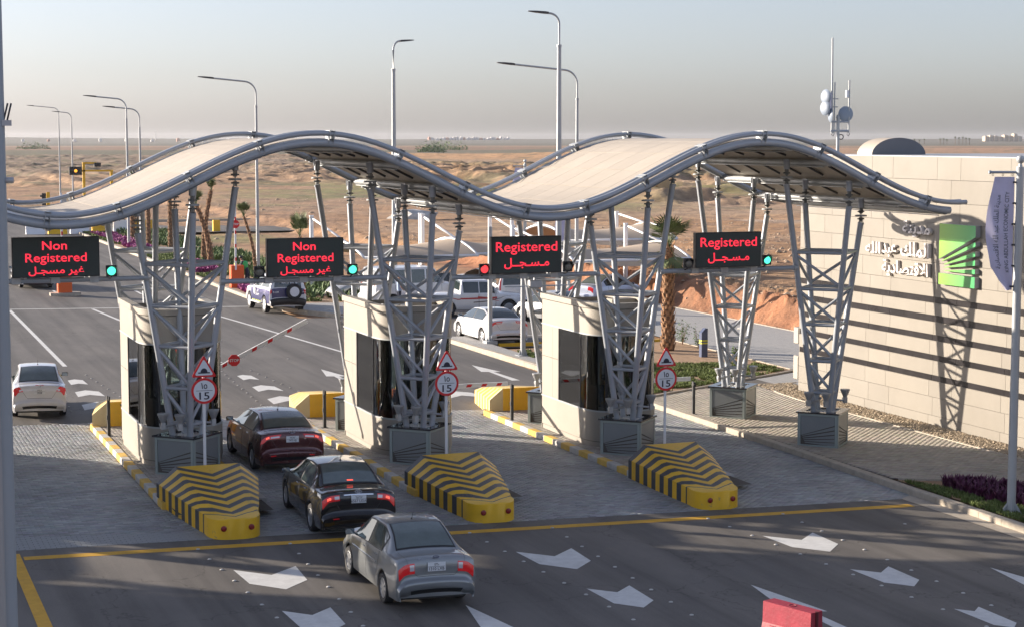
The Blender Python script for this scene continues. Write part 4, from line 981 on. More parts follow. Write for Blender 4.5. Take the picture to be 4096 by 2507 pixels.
# ------------------------------------------------------------------ booms and posts
def octagon(x, y, z, r, par, letters='STOP', fy=-1):
    pts = [(r*math.cos(R(22.5+45*k)), r*math.sin(R(22.5+45*k))) for k in range(8)]
    o = MB().prism(pts, (x, y, z), (1, 0, 0), (0, 0, 1), .012).build('stop_sign', M['red'], par)
    MB().prism([(a*.9, b*.9) for a, b in pts], (x, y-.013, z), (1, 0, 0), (0, 0, 1), .001).prism([(a*.86, b*.86) for a, b in pts], (x, y+.02, z), (1, 0, 0), (0, 0, 1), .001).build('border', M['red'], o)
    mb = MB(); put_text(mb, letters, (x, y-.0142, z), (1, 0, 0), (0, 0, 1), W=r*1.5, bold=.02); mb.build('lettering', M['signw'], o)
def boom(x0, z0, x1, z1, y, label, marks, stop=None, post=None):
    t = thing('boom_barrier', label, 'barrier arm', (x0, y, gz(x0)), 'lane boom barriers')
    a = Vector((x0, y, z0)); b = Vector((x1, y, z1)); d = (b-a).normalized(); up = Vector((0, 1, 0)).cross(d)*-1
    q = []
    for p in (a, b):
        for e, u in ((-.025, -.06), (.025, -.06), (.025, .06), (-.025, .06)): v = p+Vector((0, e, 0))+up*u; q.append(v)
    MB().add(q, [(0, 1, 2, 3), (4, 7, 6, 5), (0, 4, 5, 1), (1, 5, 6, 2), (2, 6, 7, 3), (3, 7, 4, 0)]).build('arm', M['white'], t)
    L = (b-a).length
    for s in marks:
        c = a+d*L*s; m_ = MB(); 
        vs = [c+d*sx+up*sz+Vector((0, -.0275, 0)) for sx, sz in ((-.10, -.04), (.05, -.04), (.10, .04), (-.05, .04))]
        m_.add(vs, [(0, 1, 2, 3)]).add([v+Vector((0, .055, 0)) for v in vs], [(3, 2, 1, 0)]).build('red_reflector', M['red'], t)
    if stop is not None: c = a+d*L*stop; octagon(c.x, y-.04, c.z, .17, t)
    g = gz(x0)+.1
    # drive cabinet on the island
    MB().box(x0-.17, y+.03, g, x0+.17, y+.33, g+1.05, .02).build('cabinet', M['orange'], t)
    MB().tube((x0, y-.03, z0), (x0, y+.1, z0), .06, n=10).build('hub', M['dark'], t)
    MB().lathe((x0, y+.18, g+1.05), [(.05, 0), (.05, .06), (.035, .09), (.01, .1)], 10).build('beacon', M['yellow'], t)
    return t
Y_ = 48.9
boom(9.05, 1.42, 12.25, 2.98, Y_, 'raised white boom arm with a red STOP octagon beyond the maroon sedan', (.12, .27, .53, .67, .84), .35)
boom(14.9, .93, 18.2, .93, Y_, 'lowered white boom arm right of the middle booth', (.5, .64, .78, .92))
boom(20.75, .80, 24.1, .80, Y_, 'lowered white boom arm right of the right hand booth', (.2, .45, .82))
def rest_post(x, label, h, g_=.13):
    g = gz(x)+g_; t = thing('boom_rest_post', label, 'post', (x, Y_, g), 'dark boom rest posts')
    MB().box(x-.04, Y_-.035, g, x+.04, Y_+.035, g+h-.1).box(x-.04, Y_-.06, g+h-.1, x-.015, Y_+.06, g+h+.03).box(x+.015, Y_-.06, g+h-.1, x+.04, Y_+.06, g+h).build('upright', M['black'], t)
    MB().box(x-.055, Y_-.05, g+.45, x-.035, Y_+.03, g+.56).box(x-.09, Y_-.08, g, x+.09, Y_+.08, g+.012).build('base_plate', M['black'], t)
rest_post(6.75, 'black boom rest post beside the leftmost booth', 1.07)
rest_post(12.72, 'black boom rest post behind the maroon sedan', 1.05)
rest_post(18.34, 'black boom rest post in front of the middle yellow nose', 1.06)
rest_post(24.22, 'black boom rest post on the right hand pavement', .98, .12)
# ------------------------------------------------------------------ walled building
WX = 30.25; zt = 7.5
bld = thing('office_building', 'long beige panel clad building with dark strip windows and green logo', 'building', (WX, 45, -.55))
MB().box(WX+.05, 28, -.7, WX+13, 53.15, 7.42).build('core', M['joint'], bld)
MB().box(WX+.04, 28, 7.42, WX+13.02, 53.2, 7.5).build('roof', M['deckw'], bld)
rows = [(7.48, 6.81), (6.81, 6.14), (6.14, 5.55), (5.55, 4.97), (4.97, 4.38), (4.38, 3.79), (3.79, 3.38), (3.20, 2.84), (2.65, 2.27), (2.10, 1.68), (1.51, 1.08), (.91, .43), (.43, -.12), (-.12, -.66)]
def ysplit(off):
    ys = [53.18]; y = 48.81+off; seq = [y]
    a = 51.15+off; out = [53.18]
    y = a
    if y < 53.1: out.append(y)
    k = 0
    while y > 28.2:
        y -= (2.36, 1.18)[k % 2]; k += 1; out.append(max(y, 28.))
    return out
for r_, (z1, z0) in enumerate(rows):
    ys = ysplit(0 if r_ % 2 == 0 else .46 if r_ < 8 else .2)
    for a, b in zip(ys[:-1], ys[1:]):
        if a-b < .03: continue
        o = MB().box(WX, b+.004, z0+.004, WX+.045, a-.004, z1-.004, .002).build('wall_panel', M['wall'], bld)
for z1, z0 in ((3.38, 3.20), (2.84, 2.65), (2.27, 2.10), (1.68, 1.51), (1.08, .91)):
    ys = ysplit(.1)
    for a, b in zip(ys[:-1], ys[1:]):
        MB().box(WX+.03, b+.006, z0+.004, WX+.05, a-.006, z1-.004).build('strip_window', M['strip'], bld)
# north face panels
for z1, z0 in rows+[(3.38, 3.2), (2.84, 2.65), (2.27, 2.10), (1.68, 1.51), (1.08, .91)]:
    for k in range(3): MB().box(WX+.03+k*4.3, 53.15, z0+.008, WX+4.3+k*4.3, 53.2, z1-.008).build('wall_panel', M['wall'], bld)
for n, (z0, z1) in enumerate(((.55, 1.35), (1.75, 2.3))):
    tag(MB().box(WX-.0, 53.22, z0-.6, WX+.45, 53.55, z1-.6, .02).build('service_box', M['cream']), ['lower grey service box on the far corner of the beige building', 'upper grey service box on the far corner of the beige building'][n], 'service box')
# letters and logo: built on the wall plane, u runs from far (left) to near (right)
def wallpt(y, z, e=0): return Vector((WX-.002-e, y, z))
M['letter'] = mat('letter_face', (.62, .58, .55), .5, 0, .02); M['letter2'] = M['letter']
lt = thing('wall_lettering', 'raised pale Arabic lettering on the beige wall', 'sign', (WX, 46, 4.7))
for s, yc, zc, W, H in (('\uFE94\uFEE8\uFEF3\uFEAA\uFEE3', 46.15, 5.33, 1.46, .48), ('\uFEEA\uFEE0\uFEDF\uFE8D', 48.52, 4.66, .86, .36), ('\uFEAA\uFE92\uFECB', 47.6, 4.62, .80, .40), ('\uFEDA\uFEE0\uFEE4\uFEDF\uFE8D', 46.2, 4.71, 1.5, .44), ('\uFE94\uFEF3\uFEA9\uFE8E\uFEBC\uFE98\uFED7\uFEFB\uFE8D'.replace('\uFEFB\uFE8D', '\uFEFB\uFE8D'), 46.72, 4.09, 2.5, .5)):
    mb = MB(); put_text(mb, s, (WX, yc, zc), (0, -1, 0), (0, 0, 1), W=W, H=H, bold=.018, ext=.10, lift=.004); mb.build('word', M['letter'], lt)
def green_mat():
    m = bpy.data.materials.new('logo_green'); m.use_nodes = True; nt = m.node_tree; b = nt.nodes['Principled BSDF']; L = nt.links
    tc = nt.nodes.new('ShaderNodeTexCoord'); sp = nt.nodes.new('ShaderNodeSeparateXYZ'); L.new(tc.outputs['Object'], sp.inputs[0])
    mr = tex(nt, 'ShaderNodeMapRange'); L.new(sp.outputs[1], mr.inputs[0]); mr.inputs[1].default_value = .9; mr.inputs[2].default_value = -.9
    r = nt.nodes.new('ShaderNodeValToRGB'); r.color_ramp.elements[0].color = (.20, .42, .035, 1); r.color_ramp.elements[1].color = (.02, .36, .10, 1); L.new(mr.outputs[0], r.inputs[0])
    L.new(r.outputs[0], b.inputs['Base Color']); b.inputs['Roughness'].default_value = .35; return m
lg = thing('wall_logo', 'green square logo with fanned slits mounted on the beige wall', 'logo', (WX, 43.92, 4.7))
M['green'] = green_mat()
fan = [[(44.83, 5.56), (43.05, 5.56), (43.05, 5.24), (44.83, 4.53)],
       [(44.68, 4.49), (43.05, 5.11), (43.05, 4.98), (44.66, 4.47)], [(44.57, 4.39), (43.05, 4.84), (43.05, 4.70), (44.56, 4.37)],
       [(44.56, 4.30), (43.05, 4.59), (43.05, 4.44), (44.56, 4.285)], [(44.56, 4.215), (43.05, 4.335), (43.05, 4.20), (44.56, 4.20)], [(44.83, 4.12), (43.05, 4.11), (43.05, 3.80), (44.83, 3.80)]]
for pl in fan:
    n = len(pl); vs = [(WX-.16, y, z) for y, z in pl]+[(WX-.002, y, z) for y, z in pl]
    MB().add(vs, [tuple(range(n))]).build('logo_face', M['green'], lg)
    MB().add([(v[0]+.001, v[1], v[2]) for v in vs[:n]]+vs[n:], [(i, n+i, n+(i+1) % n, (i+1) % n) for i in range(n)]).build('logo_edge', M['steel_l'], lg)
# roof top: barrel vault and antenna mast
v = thing('barrel_vault', 'grey barrel vaulted roof light behind the beige wall', 'roof vault', (32.2, 50.2, 7.5))
arc = [(math.cos(R(a)), math.sin(R(a))) for a in range(180, -1, -9)]
cxv, czv, rx, rz = 32.1, 7.5, .98, .54
fr_ = [(cxv+rx*c*1.02, 50.2, czv+rz*s) for c, s in arc]; bk_ = [(cxv+rx*c*1.02, 51.1, czv+rz*s) for c, s in arc]
MB().add(fr_, [tuple(range(len(fr_)))]).build('vault_end', mat('vault_grey', (.17, .17, .18), .6, 0, .05), v)
MB().grid([fr_, bk_]).build('vault_roof', M['deck'], v, True)
mx_, my_ = 31.15, 52.4
ms = thing('antenna_mast', 'grey antenna mast with dish antennas behind the wall top', 'antenna mast', (mx_, my_, 3))
rtv = Vector((.936, -.351, 0))
def mp(s, z): return Vector((mx_, my_, 0))+rtv*s*.94+Vector((0, 0, 8+(z-8)*.94))
px = .01288
MB().tube(mp(0, 7.45), mp(0, 8.78), .055, n=12).lathe(mp(0, 8.72), [(.07, 0), (.07, .04), (.05, .09), (.05, .12)], 12).build('mast_pole', M['steel_l'], ms, True, auto=40)
MB().tube(mp(-.26, 8.6), mp(.37, 8.6), .035).tube(mp(-.26, 8.28), mp(.37, 8.28), .04).build('cross_arm', M['steel'], ms, True, auto=40)
MB().tube(mp(-.215, 8.2), mp(-.24, 11.52), .035, .028).build('whip', M['steel_l'], ms, True, auto=40)
MB().tube(mp(-.14, 8.2), mp(-.13, 9.98), .022).build('whip', M['steel_l'], ms, True, auto=40)
MB().tube(mp(.375, 8.2), mp(.375, 10.05), .028).build('whip', M['steel_l'], ms, True, auto=40)
M['dish'] = mat('dish_grey', (.24, .29, .36), .5, 0, .05)
def dish(s, z, r, yaw, name='dish'):
    ax = Vector((math.sin(R(yaw)), math.cos(R(yaw)), 0)); MB().lathe(mp(s, z), [(.01, -.05), (r*.5, -.045), (r*.85, -.02), (r, .02), (r*.98, .03), (.01, .0)], 22, ax).build(name, mat('dish_grey', (.40, .45, .52), .5, 0, .05) if 'dish' not in M else M['dish'], ms, True, auto=50)
M['dish'] = mat('dish_grey', (.24, .29, .36), .5, 0, .05)
dish(-.46, 9.47, .25, 80); dish(-.475, 9.08, .25, 80); dish(-.28, 8.83, .24, 105); dish(.27, 8.87, .26, 10)
MB().tube(mp(-.32, 9.0), mp(-.32, 9.62), .075).build('radio_unit', mat('radio_white', (.6, .58, .68), .5), ms, True, auto=40)
MB().box(*(mp(.30, 9.45)-Vector((.04, .04, 0))), *(mp(.30, 9.7)+Vector((.04, .04, 0)))).build('panel_antenna', M['white'], ms)
MB().tube(mp(-.4, 9.4), mp(0, 9.4), .018).tube(mp(-.4, 9.12), mp(-.02, 9.12), .018).build('dish_arm', M['steel_l'], ms)
MB().path([mp(.11+.085*math.cos(R(a)), 8.07+.085*math.sin(R(a))) for a in range(0, 361, 24)], .018, 6).build('cable_coil', M['dark'], ms, True)
for s in (-.2, .34): MB().path([mp(s, 8.28), mp(s-.02, 8.15), mp(s+.03, 8.1), mp(s+.07, 8.17), mp(s+.05, 8.27)], .012, 5).build('cable_loop', M['dark'], ms, True)
# ------------------------------------------------------------------ cars (local: +Y is forward)
def lathe_data(name, prof, m, n=24):
    mb = MB().lathe((0, 0, 0), prof, n, (1, 0, 0)); return mb
_wheel_cache = {}
def wheel_meshes(r, wd, spokes, m_rim):
    key = (round(r, 3), wd, spokes, m_rim.name)
    if key in _wheel_cache: return _wheel_cache[key]
    rr = r*.66; t = MB().lathe((0, 0, 0), [(rr, -wd/2+.01), (r*.93, -wd/2), (r, -wd/2+.03), (r, wd/2-.03), (r*.93, wd/2), (rr, wd/2-.01), (rr*.97, wd/2-.03), (rr*.9, -wd/2+.04)], 26, (1, 0, 0)).build('tmp', M['tyre'], None, True, auto=40)
    mb = MB(); mb.mi = 0; x = wd/2-.012
    mb.lathe((x-.01, 0, 0), [(rr*.99, -.03), (rr, .008), (rr*.93, .012), (rr*.9, -.02)], 26, (1, 0, 0))
    for k in range(spokes):
        a = 2*math.pi*k/spokes; c, s = math.cos(a), math.sin(a)
        def P(rad, t_, xx): return (xx, c*rad-s*t_, s*rad+c*t_)
        w0, w1 = rr*.13, rr*.17
        vs = [P(rr*.12, -w0, x+.004), P(rr*.12, w0, x+.004), P(rr*.95, w1, x-.006), P(rr*.95, -w1, x-.006), P(rr*.12, -w0, x-.03), P(rr*.12, w0, x-.03), P(rr*.95, w1, x-.03), P(rr*.95, -w1, x-.03)]
        mb.add(vs, [(0, 3, 2, 1), (0, 4, 7, 3), (1, 2, 6, 5), (2, 3, 7, 6)])
    mb.lathe((x-.02, 0, 0), [(rr*.2, 0), (rr*.2, .026), (.005, .03)], 12, (1, 0, 0)); mb.mi = 1
    mb.lathe((x-.06, 0, 0), [(rr*.95, 0), (rr*.95, .004), (.01, .005)], 20, (1, 0, 0))
    q = mb.build('tmp', [m_rim, M['black']], None, True, auto=30)
    out = (t.data, q.data); bpy.data.objects.remove(t); bpy.data.objects.remove(q); _wheel_cache[key] = out; return out
VK = np.array([0, .20, .36, .46, .62, .80, .92, 1.0])
def cr_interp(K, u):
    n = len(K); i = int(min(max(math.floor(u), 0), n-2)); t = u-i
    p0 = K[max(i-1, 0)]; p1 = K[i]; p2 = K[i+1]; p3 = K[min(i+2, n-1)]
    m1 = (p2-p0)*.30; m2 = (p3-p1)*.30
    return (2*t**3-3*t**2+1)*p1+(t**3-2*t**2+t)*m1+(-2*t**3+3*t**2)*p2+(t**3-t**2)*m2
class Car:
    def __init__(s, label, loc, yaw, spec, paint, group=None, cat='car', name='sedan'):
        s.t = thing(name, label, cat, (0, 0, 0), group); s.S_ = spec; s.paint = paint
        K = np.array(spec['keys'], float); s.K = K; s.h = spec['W']/2; s.sill = spec.get('sill', .22)
        s.wb = spec['wb']; s.wy = [spec.get('fy', 0)+s.wb/2, spec.get('fy', 0)-s.wb/2]; s.wr = spec.get('wr', .31); s.n = len(K)
        s.loc = loc; s.yaw = yaw; s.Ra = s.wr+.055
    def sec(s, u):
        y, zt, wt, zs, ws, wm = cr_interp(s.K, u); h = s.h
        zl = s.sill+ (.0 if 1.2 < u < s.n-2.2 else .06*min(1, abs(u-(1.2 if u <= 1.2 else s.n-2.2))))
        for wy in s.wy:
            d = abs(y-wy)
            if d < s.Ra: zl = max(zl, s.wr+math.sqrt(s.Ra**2-d*d))
        zs = min(zs, zt-.055); zm = max(min(.62, zs-.06), zl+.05); zm = min(zm, zs-.01)
        zl2 = min(zl, zm-.01)
        pts = [(0, zt), (wt*h*.5, zt-.008), (wt*h*.86, zt-.028), (wt*h, zt-.055), (ws*h, zs), (wm*h, zm), (wm*h*.992, zm*.35+zl2*.65), (wm*h*.965, zl2)]
        return y, pts
    def S(s, u, v, off=0):
        def ev(u, v):
            y, p = s.sec(u); a = abs(v); i = int(np.searchsorted(VK, a, 'right')-1); i = min(max(i, 0), 6); t = (a-VK[i])/(VK[i+1]-VK[i])
            p0 = np.array(p[max(i-1, 0)]); p1 = np.array(p[i]); p2 = np.array(p[i+1]); p3 = np.array(p[min(i+2, 7)])
            if i == 0: p0 = np.array((-p[1][0], p[1][1]))
            m1 = (p2-p0)*.22; m2 = (p3-p1)*.22
            q = (2*t**3-3*t**2+1)*p1+(t**3-2*t**2+t)*m1+(-2*t**3+3*t**2)*p2+(t**3-t**2)*m2
            return Vector((math.copysign(q[0], v) if v else 0, y, q[1]))
        p = ev(u, v)
        if off:
            e = .01; du = ev(min(u+e, s.n-1), v)-ev(max(u-e, 0), v); vv = max(min(v, .985), -.985); dv = ev(u, vv+e)-ev(u, vv-e)
            n = dv.cross(du)
            if n.length > 1e-9:
                n.normalize(); c = Vector((0, p.y*.3, .55))
                if n.dot(p-c) < 0: n = -n
                p = p+n*off
        return p
    def s_at(s, y):
        lo, hi = 0., s.n-1.
        us = np.linspace(0, s.n-1, 400); ys = [cr_interp(s.K, u)[0] for u in us]
        return float(us[int(np.argmin([abs(q-y) for q in ys]))])
    def patch(s, name, mt, u0, u1, v0, v1, off=.006, nu=10, nv=6, parent=None):
        P = []
        for i in range(nu+1):
            t = i/nu; u = u0+(u1-u0)*t
            a = v0(t) if callable(v0) else v0; b = v1(t) if callable(v1) else v1
            P.append([s.S(u, a+(b-a)*j/nv, off) for j in range(nv+1)])
        mb = MB().grid(P)
        # thickness skirt
        edge = [(i, 0) for i in range(nu+1)]+[(nu, j) for j in range(1, nv+1)]+[(i, nv) for i in range(nu-1, -1, -1)]+[(0, j) for j in range(nv-1, 0, -1)]
        A = [P[i][j] for i, j in edge]; B = []
        for i, j in edge:
            t = i/nu; u = u0+(u1-u0)*t; a = v0(t) if callable(v0) else v0; b = v1(t) if callable(v1) else v1
            B.append(s.S(u, a+(b-a)*j/nv, 0))
        n = len(A); mb.add(A+B, [(k, (k+1) % n, n+(k+1) % n, n+k) for k in range(n)])
        return mb.build(name, mt, parent or s.t, True, auto=35)
    def body(s):
        us = [0.]; 
        for i in range(s.n-1):
            d = abs(s.K[i+1][0]-s.K[i][0])+abs(s.K[i+1][1]-s.K[i][1])*.8; k = max(3, int(d/.055))
            us += [i+(j+1)/k for j in range(k)]
        vs = [-1, -.96, -.92, -.86, -.80, -.74, -.68, -.62, -.58, -.54, -.50, -.46, -.43, -.40, -.36, -.28, -.2, -.1]; vs = vs+[0]+[-a for a in vs[::-1]]
        P = [[s.S(u, v) for v in vs] for u in us]; mb = MB().grid(P)
        mb.add(P[0], [tuple(range(len(vs)))]); mb.add(P[-1], [tuple(range(len(vs)))[::-1]])
        o = mb.build('body', s.paint, s.t, True, auto=38)
        h = s.h; y0 = s.K[0][0]+.12; y1 = s.K[-1][0]-.12
        MB().box(-h+.2, y0, s.sill-.02, h-.2, y1, .60).build('underbody', M['black'], s.t)
        return o
    def wheels(s, m_rim, spokes=7, wd=.2):
        tm, rm = wheel_meshes(s.wr, wd, spokes, m_rim)
        for wy in s.wy:
            for sd_ in (-1, 1):
                o = link(bpy.data.objects.new('wheel', tm)); o.parent = s.t; o.location = (sd_*(s.h-.115), wy, s.wr)
                if sd_ < 0: o.rotation_euler.z = math.pi
                q = link(bpy.data.objects.new('rim', rm)); q.parent = o
    def place(s, k=1.):
        x, y = s.loc; s.t.scale = (k, k, k); s.t.location = (x, y, gz(x)+.004); s.t.rotation_euler = (0, .0195 if -2 < x < 31 else 0, s.yaw); return s.t
    def plate(s, u, z_text, ar, w_=.33, hh=.16, x=0, light=True):
        p = s.S(u, 0, .012); q = s.S(u+.25, 0, .012); up = (q-p).normalized()
        if up.z < .3: up = Vector((0, .12, 1)).normalized()
        n = Vector((1, 0, 0)).cross(up)
        b = MB().prism([(-w_/2, -hh/2), (w_/2, -hh/2), (w_/2, hh/2), (-w_/2, hh/2)], p+Vector((x, 0, 0))+n*.004, (1, 0, 0), up, .008).build('number_plate', M['plate'], s.t)
        mb = MB(); o = p+Vector((x, 0, 0))+n*.014
        put_text(mb, z_text, o-up*hh*.24, (1, 0, 0), up, H=hh*.34, bold=.01); put_text(mb, ar, o+up*hh*.24, (1, 0, 0), up, H=hh*.32, bold=.01)
        mb.box(o.x-w_*.47, o.y-.002, o.z-.003, o.x+w_*.47, o.y+.001, o.z+.003).build('lettering', M['signk'], b)
    def badge(s, u, v, text, H, m='chrome'):
        p = s.S(u, v, .008); q = s.S(u+.15, v, .008); up = (q-p).normalized(); 
        rgt = (s.S(u, v+.03, .008)-s.S(u, v-.03, .008)); rgt = rgt if rgt.x > 0 else -rgt; rgt.normalize(); mb = MB(); put_text(mb, text, p, rgt, up, H=H, bold=.02, lift=.003); mb.build('badge', M[m], s.t)
    def emblem(s, u, kind, r=.055):
        p = s.S(u, 0, .012); q = s.S(u+.15, 0, .012); up = (q-p).normalized(); rg = Vector((1, 0, 0))
        n = rg.cross(up); ring = lambda a, b, c=(0, 0): [p+rg*(c[0]+a*math.cos(R(t)))+up*(c[1]+b*math.sin(R(t)))+n*.003 for t in range(0, 361, 20)]
        if kind == 'oval_text':
            e = MB().prism([(r*1.15*math.cos(R(t)), r*.62*math.sin(R(t))) for t in range(0, 360, 15)], p, rg, up, .006).build('emblem', M['signk'], s.t)
            mb = MB(); put_text(mb, 'KIA', p+n*.007, rg, up, H=r*.55, W=r*1.5, bold=.03); mb.path(ring(r*1.15, r*.62), .005, 5).build('emblem_letters', M['chrome'], e)
        elif kind == 'h':
            mb = MB(); mb.path(ring(r*1.2, r*.7), .007, 5)
            mb.path([p+rg*(-.03)+up*(-.028)+n*.004, p+rg*(-.018)+up*.03+n*.004], .006, 5).path([p+rg*.018+up*(-.03)+n*.004, p+rg*.03+up*.028+n*.004], .006, 5).path([p+rg*(-.024)+up*(-.004)+n*.004, p+rg*.024+up*.004+n*.004], .006, 5)
            mb.build('emblem', M['chrome'], s.t)
        elif kind == 'ovals':
            mb = MB(); mb.path(ring(r*1.2, r*.8), .006, 5); mb.path(ring(r*.35, r*.75), .005, 5); mb.path(ring(r*.8, r*.28, (0, r*.45)), .005, 5); mb.build('emblem', M['chrome'], s.t)
        else:
            mb = MB(); mb.path(ring(r, r), .006, 5); mb.box(p.x-r*1.1, p.y-.012, p.z-.008, p.x+r*1.1, p.y-.004, p.z+.008).build('emblem', M['chrome'], s.t)
def sedan_keys(L, H, deck=1.02, hood=.92, belt=.93, roof_r=-.55, roof_f=.45, ws=1.25, rg=-1.55, W=1, bump=.60, tail=.0, rw=.62, taper=.90):
    l = L/2
    return [(-l+.10, .34, .70, .30, .84, .86), (-l+.01, .44, .74, .40, .84, .88), (-l, bump-.06, .76, .46, .86, .90), (-l+.07, bump+.02, .76, .52, .88, .92),
            (-l+.075+tail, deck-.16, .76, .70, .90, .94), (-l+.12+tail, deck-.015, .78, deck-.12, .91, .955), (-l+.30, deck+.015, .80, deck-.09, .92, .975),
            (rg, deck+.03, .79, belt+.03, .93, .995), ((rg+roof_r)/2, (deck+H)/2+.05, .72, belt+.02, .935, 1.0), (roof_r, H-.02, rw+.02, belt, .935, 1.0), ((roof_r+roof_f)/2, H, rw+.03, belt-.01, .935, 1.0), (roof_f, H-.045, rw+.01, belt-.02, .935, 1.0),
            ((roof_f+ws)/2, (H+hood)/2+.03, .70, belt-.04, .935, 1.0), (ws, hood+.03, .80, belt-.06, .93, .99), (ws+.35, hood, .80, hood-.09, .92, .985),
            (l-.45, hood-.10, .76, hood-.20, .88, .95), (l-.14, hood-.23, .68, .58, .82, .89), (l-.02, .55, .62, .48, .76, .84), (l, .42, .60, .36, .74, .82), (l-.06, .32, .58, .28, .72, .80)]
def sedan(label, loc, yaw, paint, L=4.5, W=1.75, H=1.45, wb=2.65, wr=.31, spokes=7, rear=None, rimm='rim', glass='cglassg', group=None, name='sedan', lit=False, **k):
    keys = sedan_keys(L, H, **k); c = Car(label, loc, yaw, dict(keys=keys, W=W, wb=wb, wr=wr, fy=.02+ (k.get('fy', 0))), paint, group, name=name)
    c.body(); c.wheels(M[rimm], spokes)
    rf = k.get('roof_f', .45); rb = k.get('roof_r', -.55); ws = k.get('ws', 1.25); rg = k.get('rg', -1.55)
    g = M['cglass']; sb = M['black']
    # glass: rear, front, sides
    c.patch('rear_glass_seal', sb, 7.12, 9.0, -.40, .40, .004, 10, 8)
    rgp = c.patch('rear_window', M[glass], 7.22, 8.90, lambda t: -.375+.02*t, lambda t: .375-.02*t, .009, 10, 10)
    c.patch('windscreen', g, 11.1, 12.92, -.40, .40, .007, 10, 8)
    b = .5*(rf+rb)+.02
    for s_ in (-1, 1):
        def V(a): return s_*a
        u0 = c.s_at(rg+.42); ub0 = c.s_at(b-.04); ub1 = c.s_at(b+.04); u1 = c.s_at(ws-.28)
        c.patch('window_seal', sb, u0-.12, u1+.12, V(.470), V(.612), .003, 22, 4)
        c.patch('side_window', g, u0, ub0, V(.483), V(.602), .007, 12, 4)
        c.patch('side_window', g, ub1, u1, V(.483), V(.602), .007, 12, 4)
        # door seams, handles, sill
        for y in (b, rg+.55, ws-.12):
            u = c.s_at(y); du = .006/max(1e-3, abs(c.sec(u+.5)[0]-c.sec(u-.5)[0]))
            c.patch('door_seam', sb, u-du, u+du, V(.625), V(.955), .002, 1, 8)
        for y in (b-.62, b+.20) if b-.62 > rg else (b-.5, b+.2):
            p = c.S(c.s_at(y), V(.675), .0); MB().box(p.x-.012 if s_ < 0 else p.x-.008, y-.03, p.z-.012, p.x+.008 if s_ < 0 else p.x+.03, y+.13, p.z+.012, .006).box(p.x+s_*.012-.006, y-.02, p.z-.01, p.x+s_*.012+.02*(s_ > 0)+.0-.0, y+.1, p.z+.01).build('door_handle', M['chrome'] if rear in ('camry', 'elantra') else paint, c.t)
        # mirrors
        p = c.S(c.s_at(ws-.30), V(.60), 0); m_ = MB(); cx = p.x+s_*.13; z = p.z+.07
        m_.add([(cx+s_*a*.10, p.y-.02+b_*.06, z+d*.065) for a, b_, d in ((-1, 0, -.8), (.9, 0, -1), (1.05, 0, .5), (.7, 0, 1), (-.9, 0, .9), (-.8, 1.2, -.5), (.6, 1.2, -.6), (.7, 1.1, .5), (-.7, 1.1, .6))],
               [(0, 1, 2, 3, 4), (0, 5, 6, 1), (1, 6, 7, 2), (2, 7, 3), (3, 7, 8, 4), (4, 8, 5, 0), (5, 8, 7, 6)])
        m_.tube((p.x, p.y, p.z+.02), (cx, p.y+.01, z-.02), .022, n=6); mo = m_.build('wing_mirror', M['black'] if rear in ('nissan',) else paint, c.t)
        MB().add([(cx+s_*a*.088, p.y-.024, z+d*.055) for a, d in ((-1, -.8), (.9, -1), (1.0, .5), (.6, .95), (-.9, .85))], [(0, 1, 2, 3, 4)]).build('mirror_glass', M['mirror'], mo)
        # tail lamps wrap round the corner
        tl = dict(rio=((3.45, 4.45), .275, .60), camry=((3.85, 4.6), .255, .62), elantra=((4.05, 4.6), .20, .68), nissan=((3.9, 5.0), .27, .68)).get(rear, ((3.7, 4.8), .28, .62))
        (ua, ub), va, vb = tl
        if rear == 'elantra': f0 = lambda t, s_=s_: s_*(.20-.05*t); f1 = lambda t, s_=s_: s_*(.50+.22*t)
        elif rear == 'nissan': f0 = lambda t, s_=s_: s_*(.30+.12*t); f1 = lambda t, s_=s_: s_*(.56+.12*t)
        else: f0 = s_*va; f1 = s_*vb
        tlp = c.patch('tail_light', M['tail'], ua, ub, f0, f1, .010, 8, 12)
        if rear in ('rio', 'camry'): c.patch('reversing_lamp', M['clear'], ua+.2, ub-.15, s_*(va+.005), s_*(va+.06), .0125, 5, 4, tlp)
        if rear == 'elantra': c.patch('reversing_lamp', M['clear'], ua+.12, ua+.34, s_*(.20), s_*(.34), .0125, 4, 6, tlp)
        if rear == 'nissan': c.patch('reversing_lamp', M['clear'], ua+.15, ua+.45, s_*(.34), s_*(.42), .0125, 4, 4, tlp)
        if lit:
            vm = (va+vb)/2 if rear != 'elantra' else .43; wd = .05
            c.patch('brake_lamp', M['taillit'], ua+.30*(ub-ua), ua+.72*(ub-ua), s_*(vm-wd), s_*(vm+wd), .013, 5, 5, tlp)
        # head lamps and bumper reflectors
        c.patch('head_lamp', M['clear'], 15.4, 16.2, s_*.36, s_*.62, .008, 6, 8)
        if rear in ('elantra', 'camry'): c.patch('bumper_reflector', M['tail'], 1.40, 1.55, s_*.27, s_*.36, .006, 2, 5)
    # trunk seams
    for s_ in (-1, 1): c.patch('boot_seam', sb, 3.15, 6.9, lambda t, s_=s_: s_*(.235+.14*min(1, t*3)), lambda t, s_=s_: s_*(.239+.14*min(1, t*3)), .002, 24, 1)
    c.patch('boot_seam', sb, 3.12, 3.17, -.235, .235, .002, 1, 14)
    c.patch('lower_bumper', M['black'], .15, .98, -.34, .34, .004, 4, 12)
    # bumper crease, aerial, third brake light
    p = c.S(9.4, 0, 0); MB().tube(p, p+Vector((0, -.09 if rear != 'nissan' else 0, .16)), .006, .004, 6).lathe(p, [(.022, 0), (.018, .02)], 8).build('aerial', M['black'], c.t)
    return c
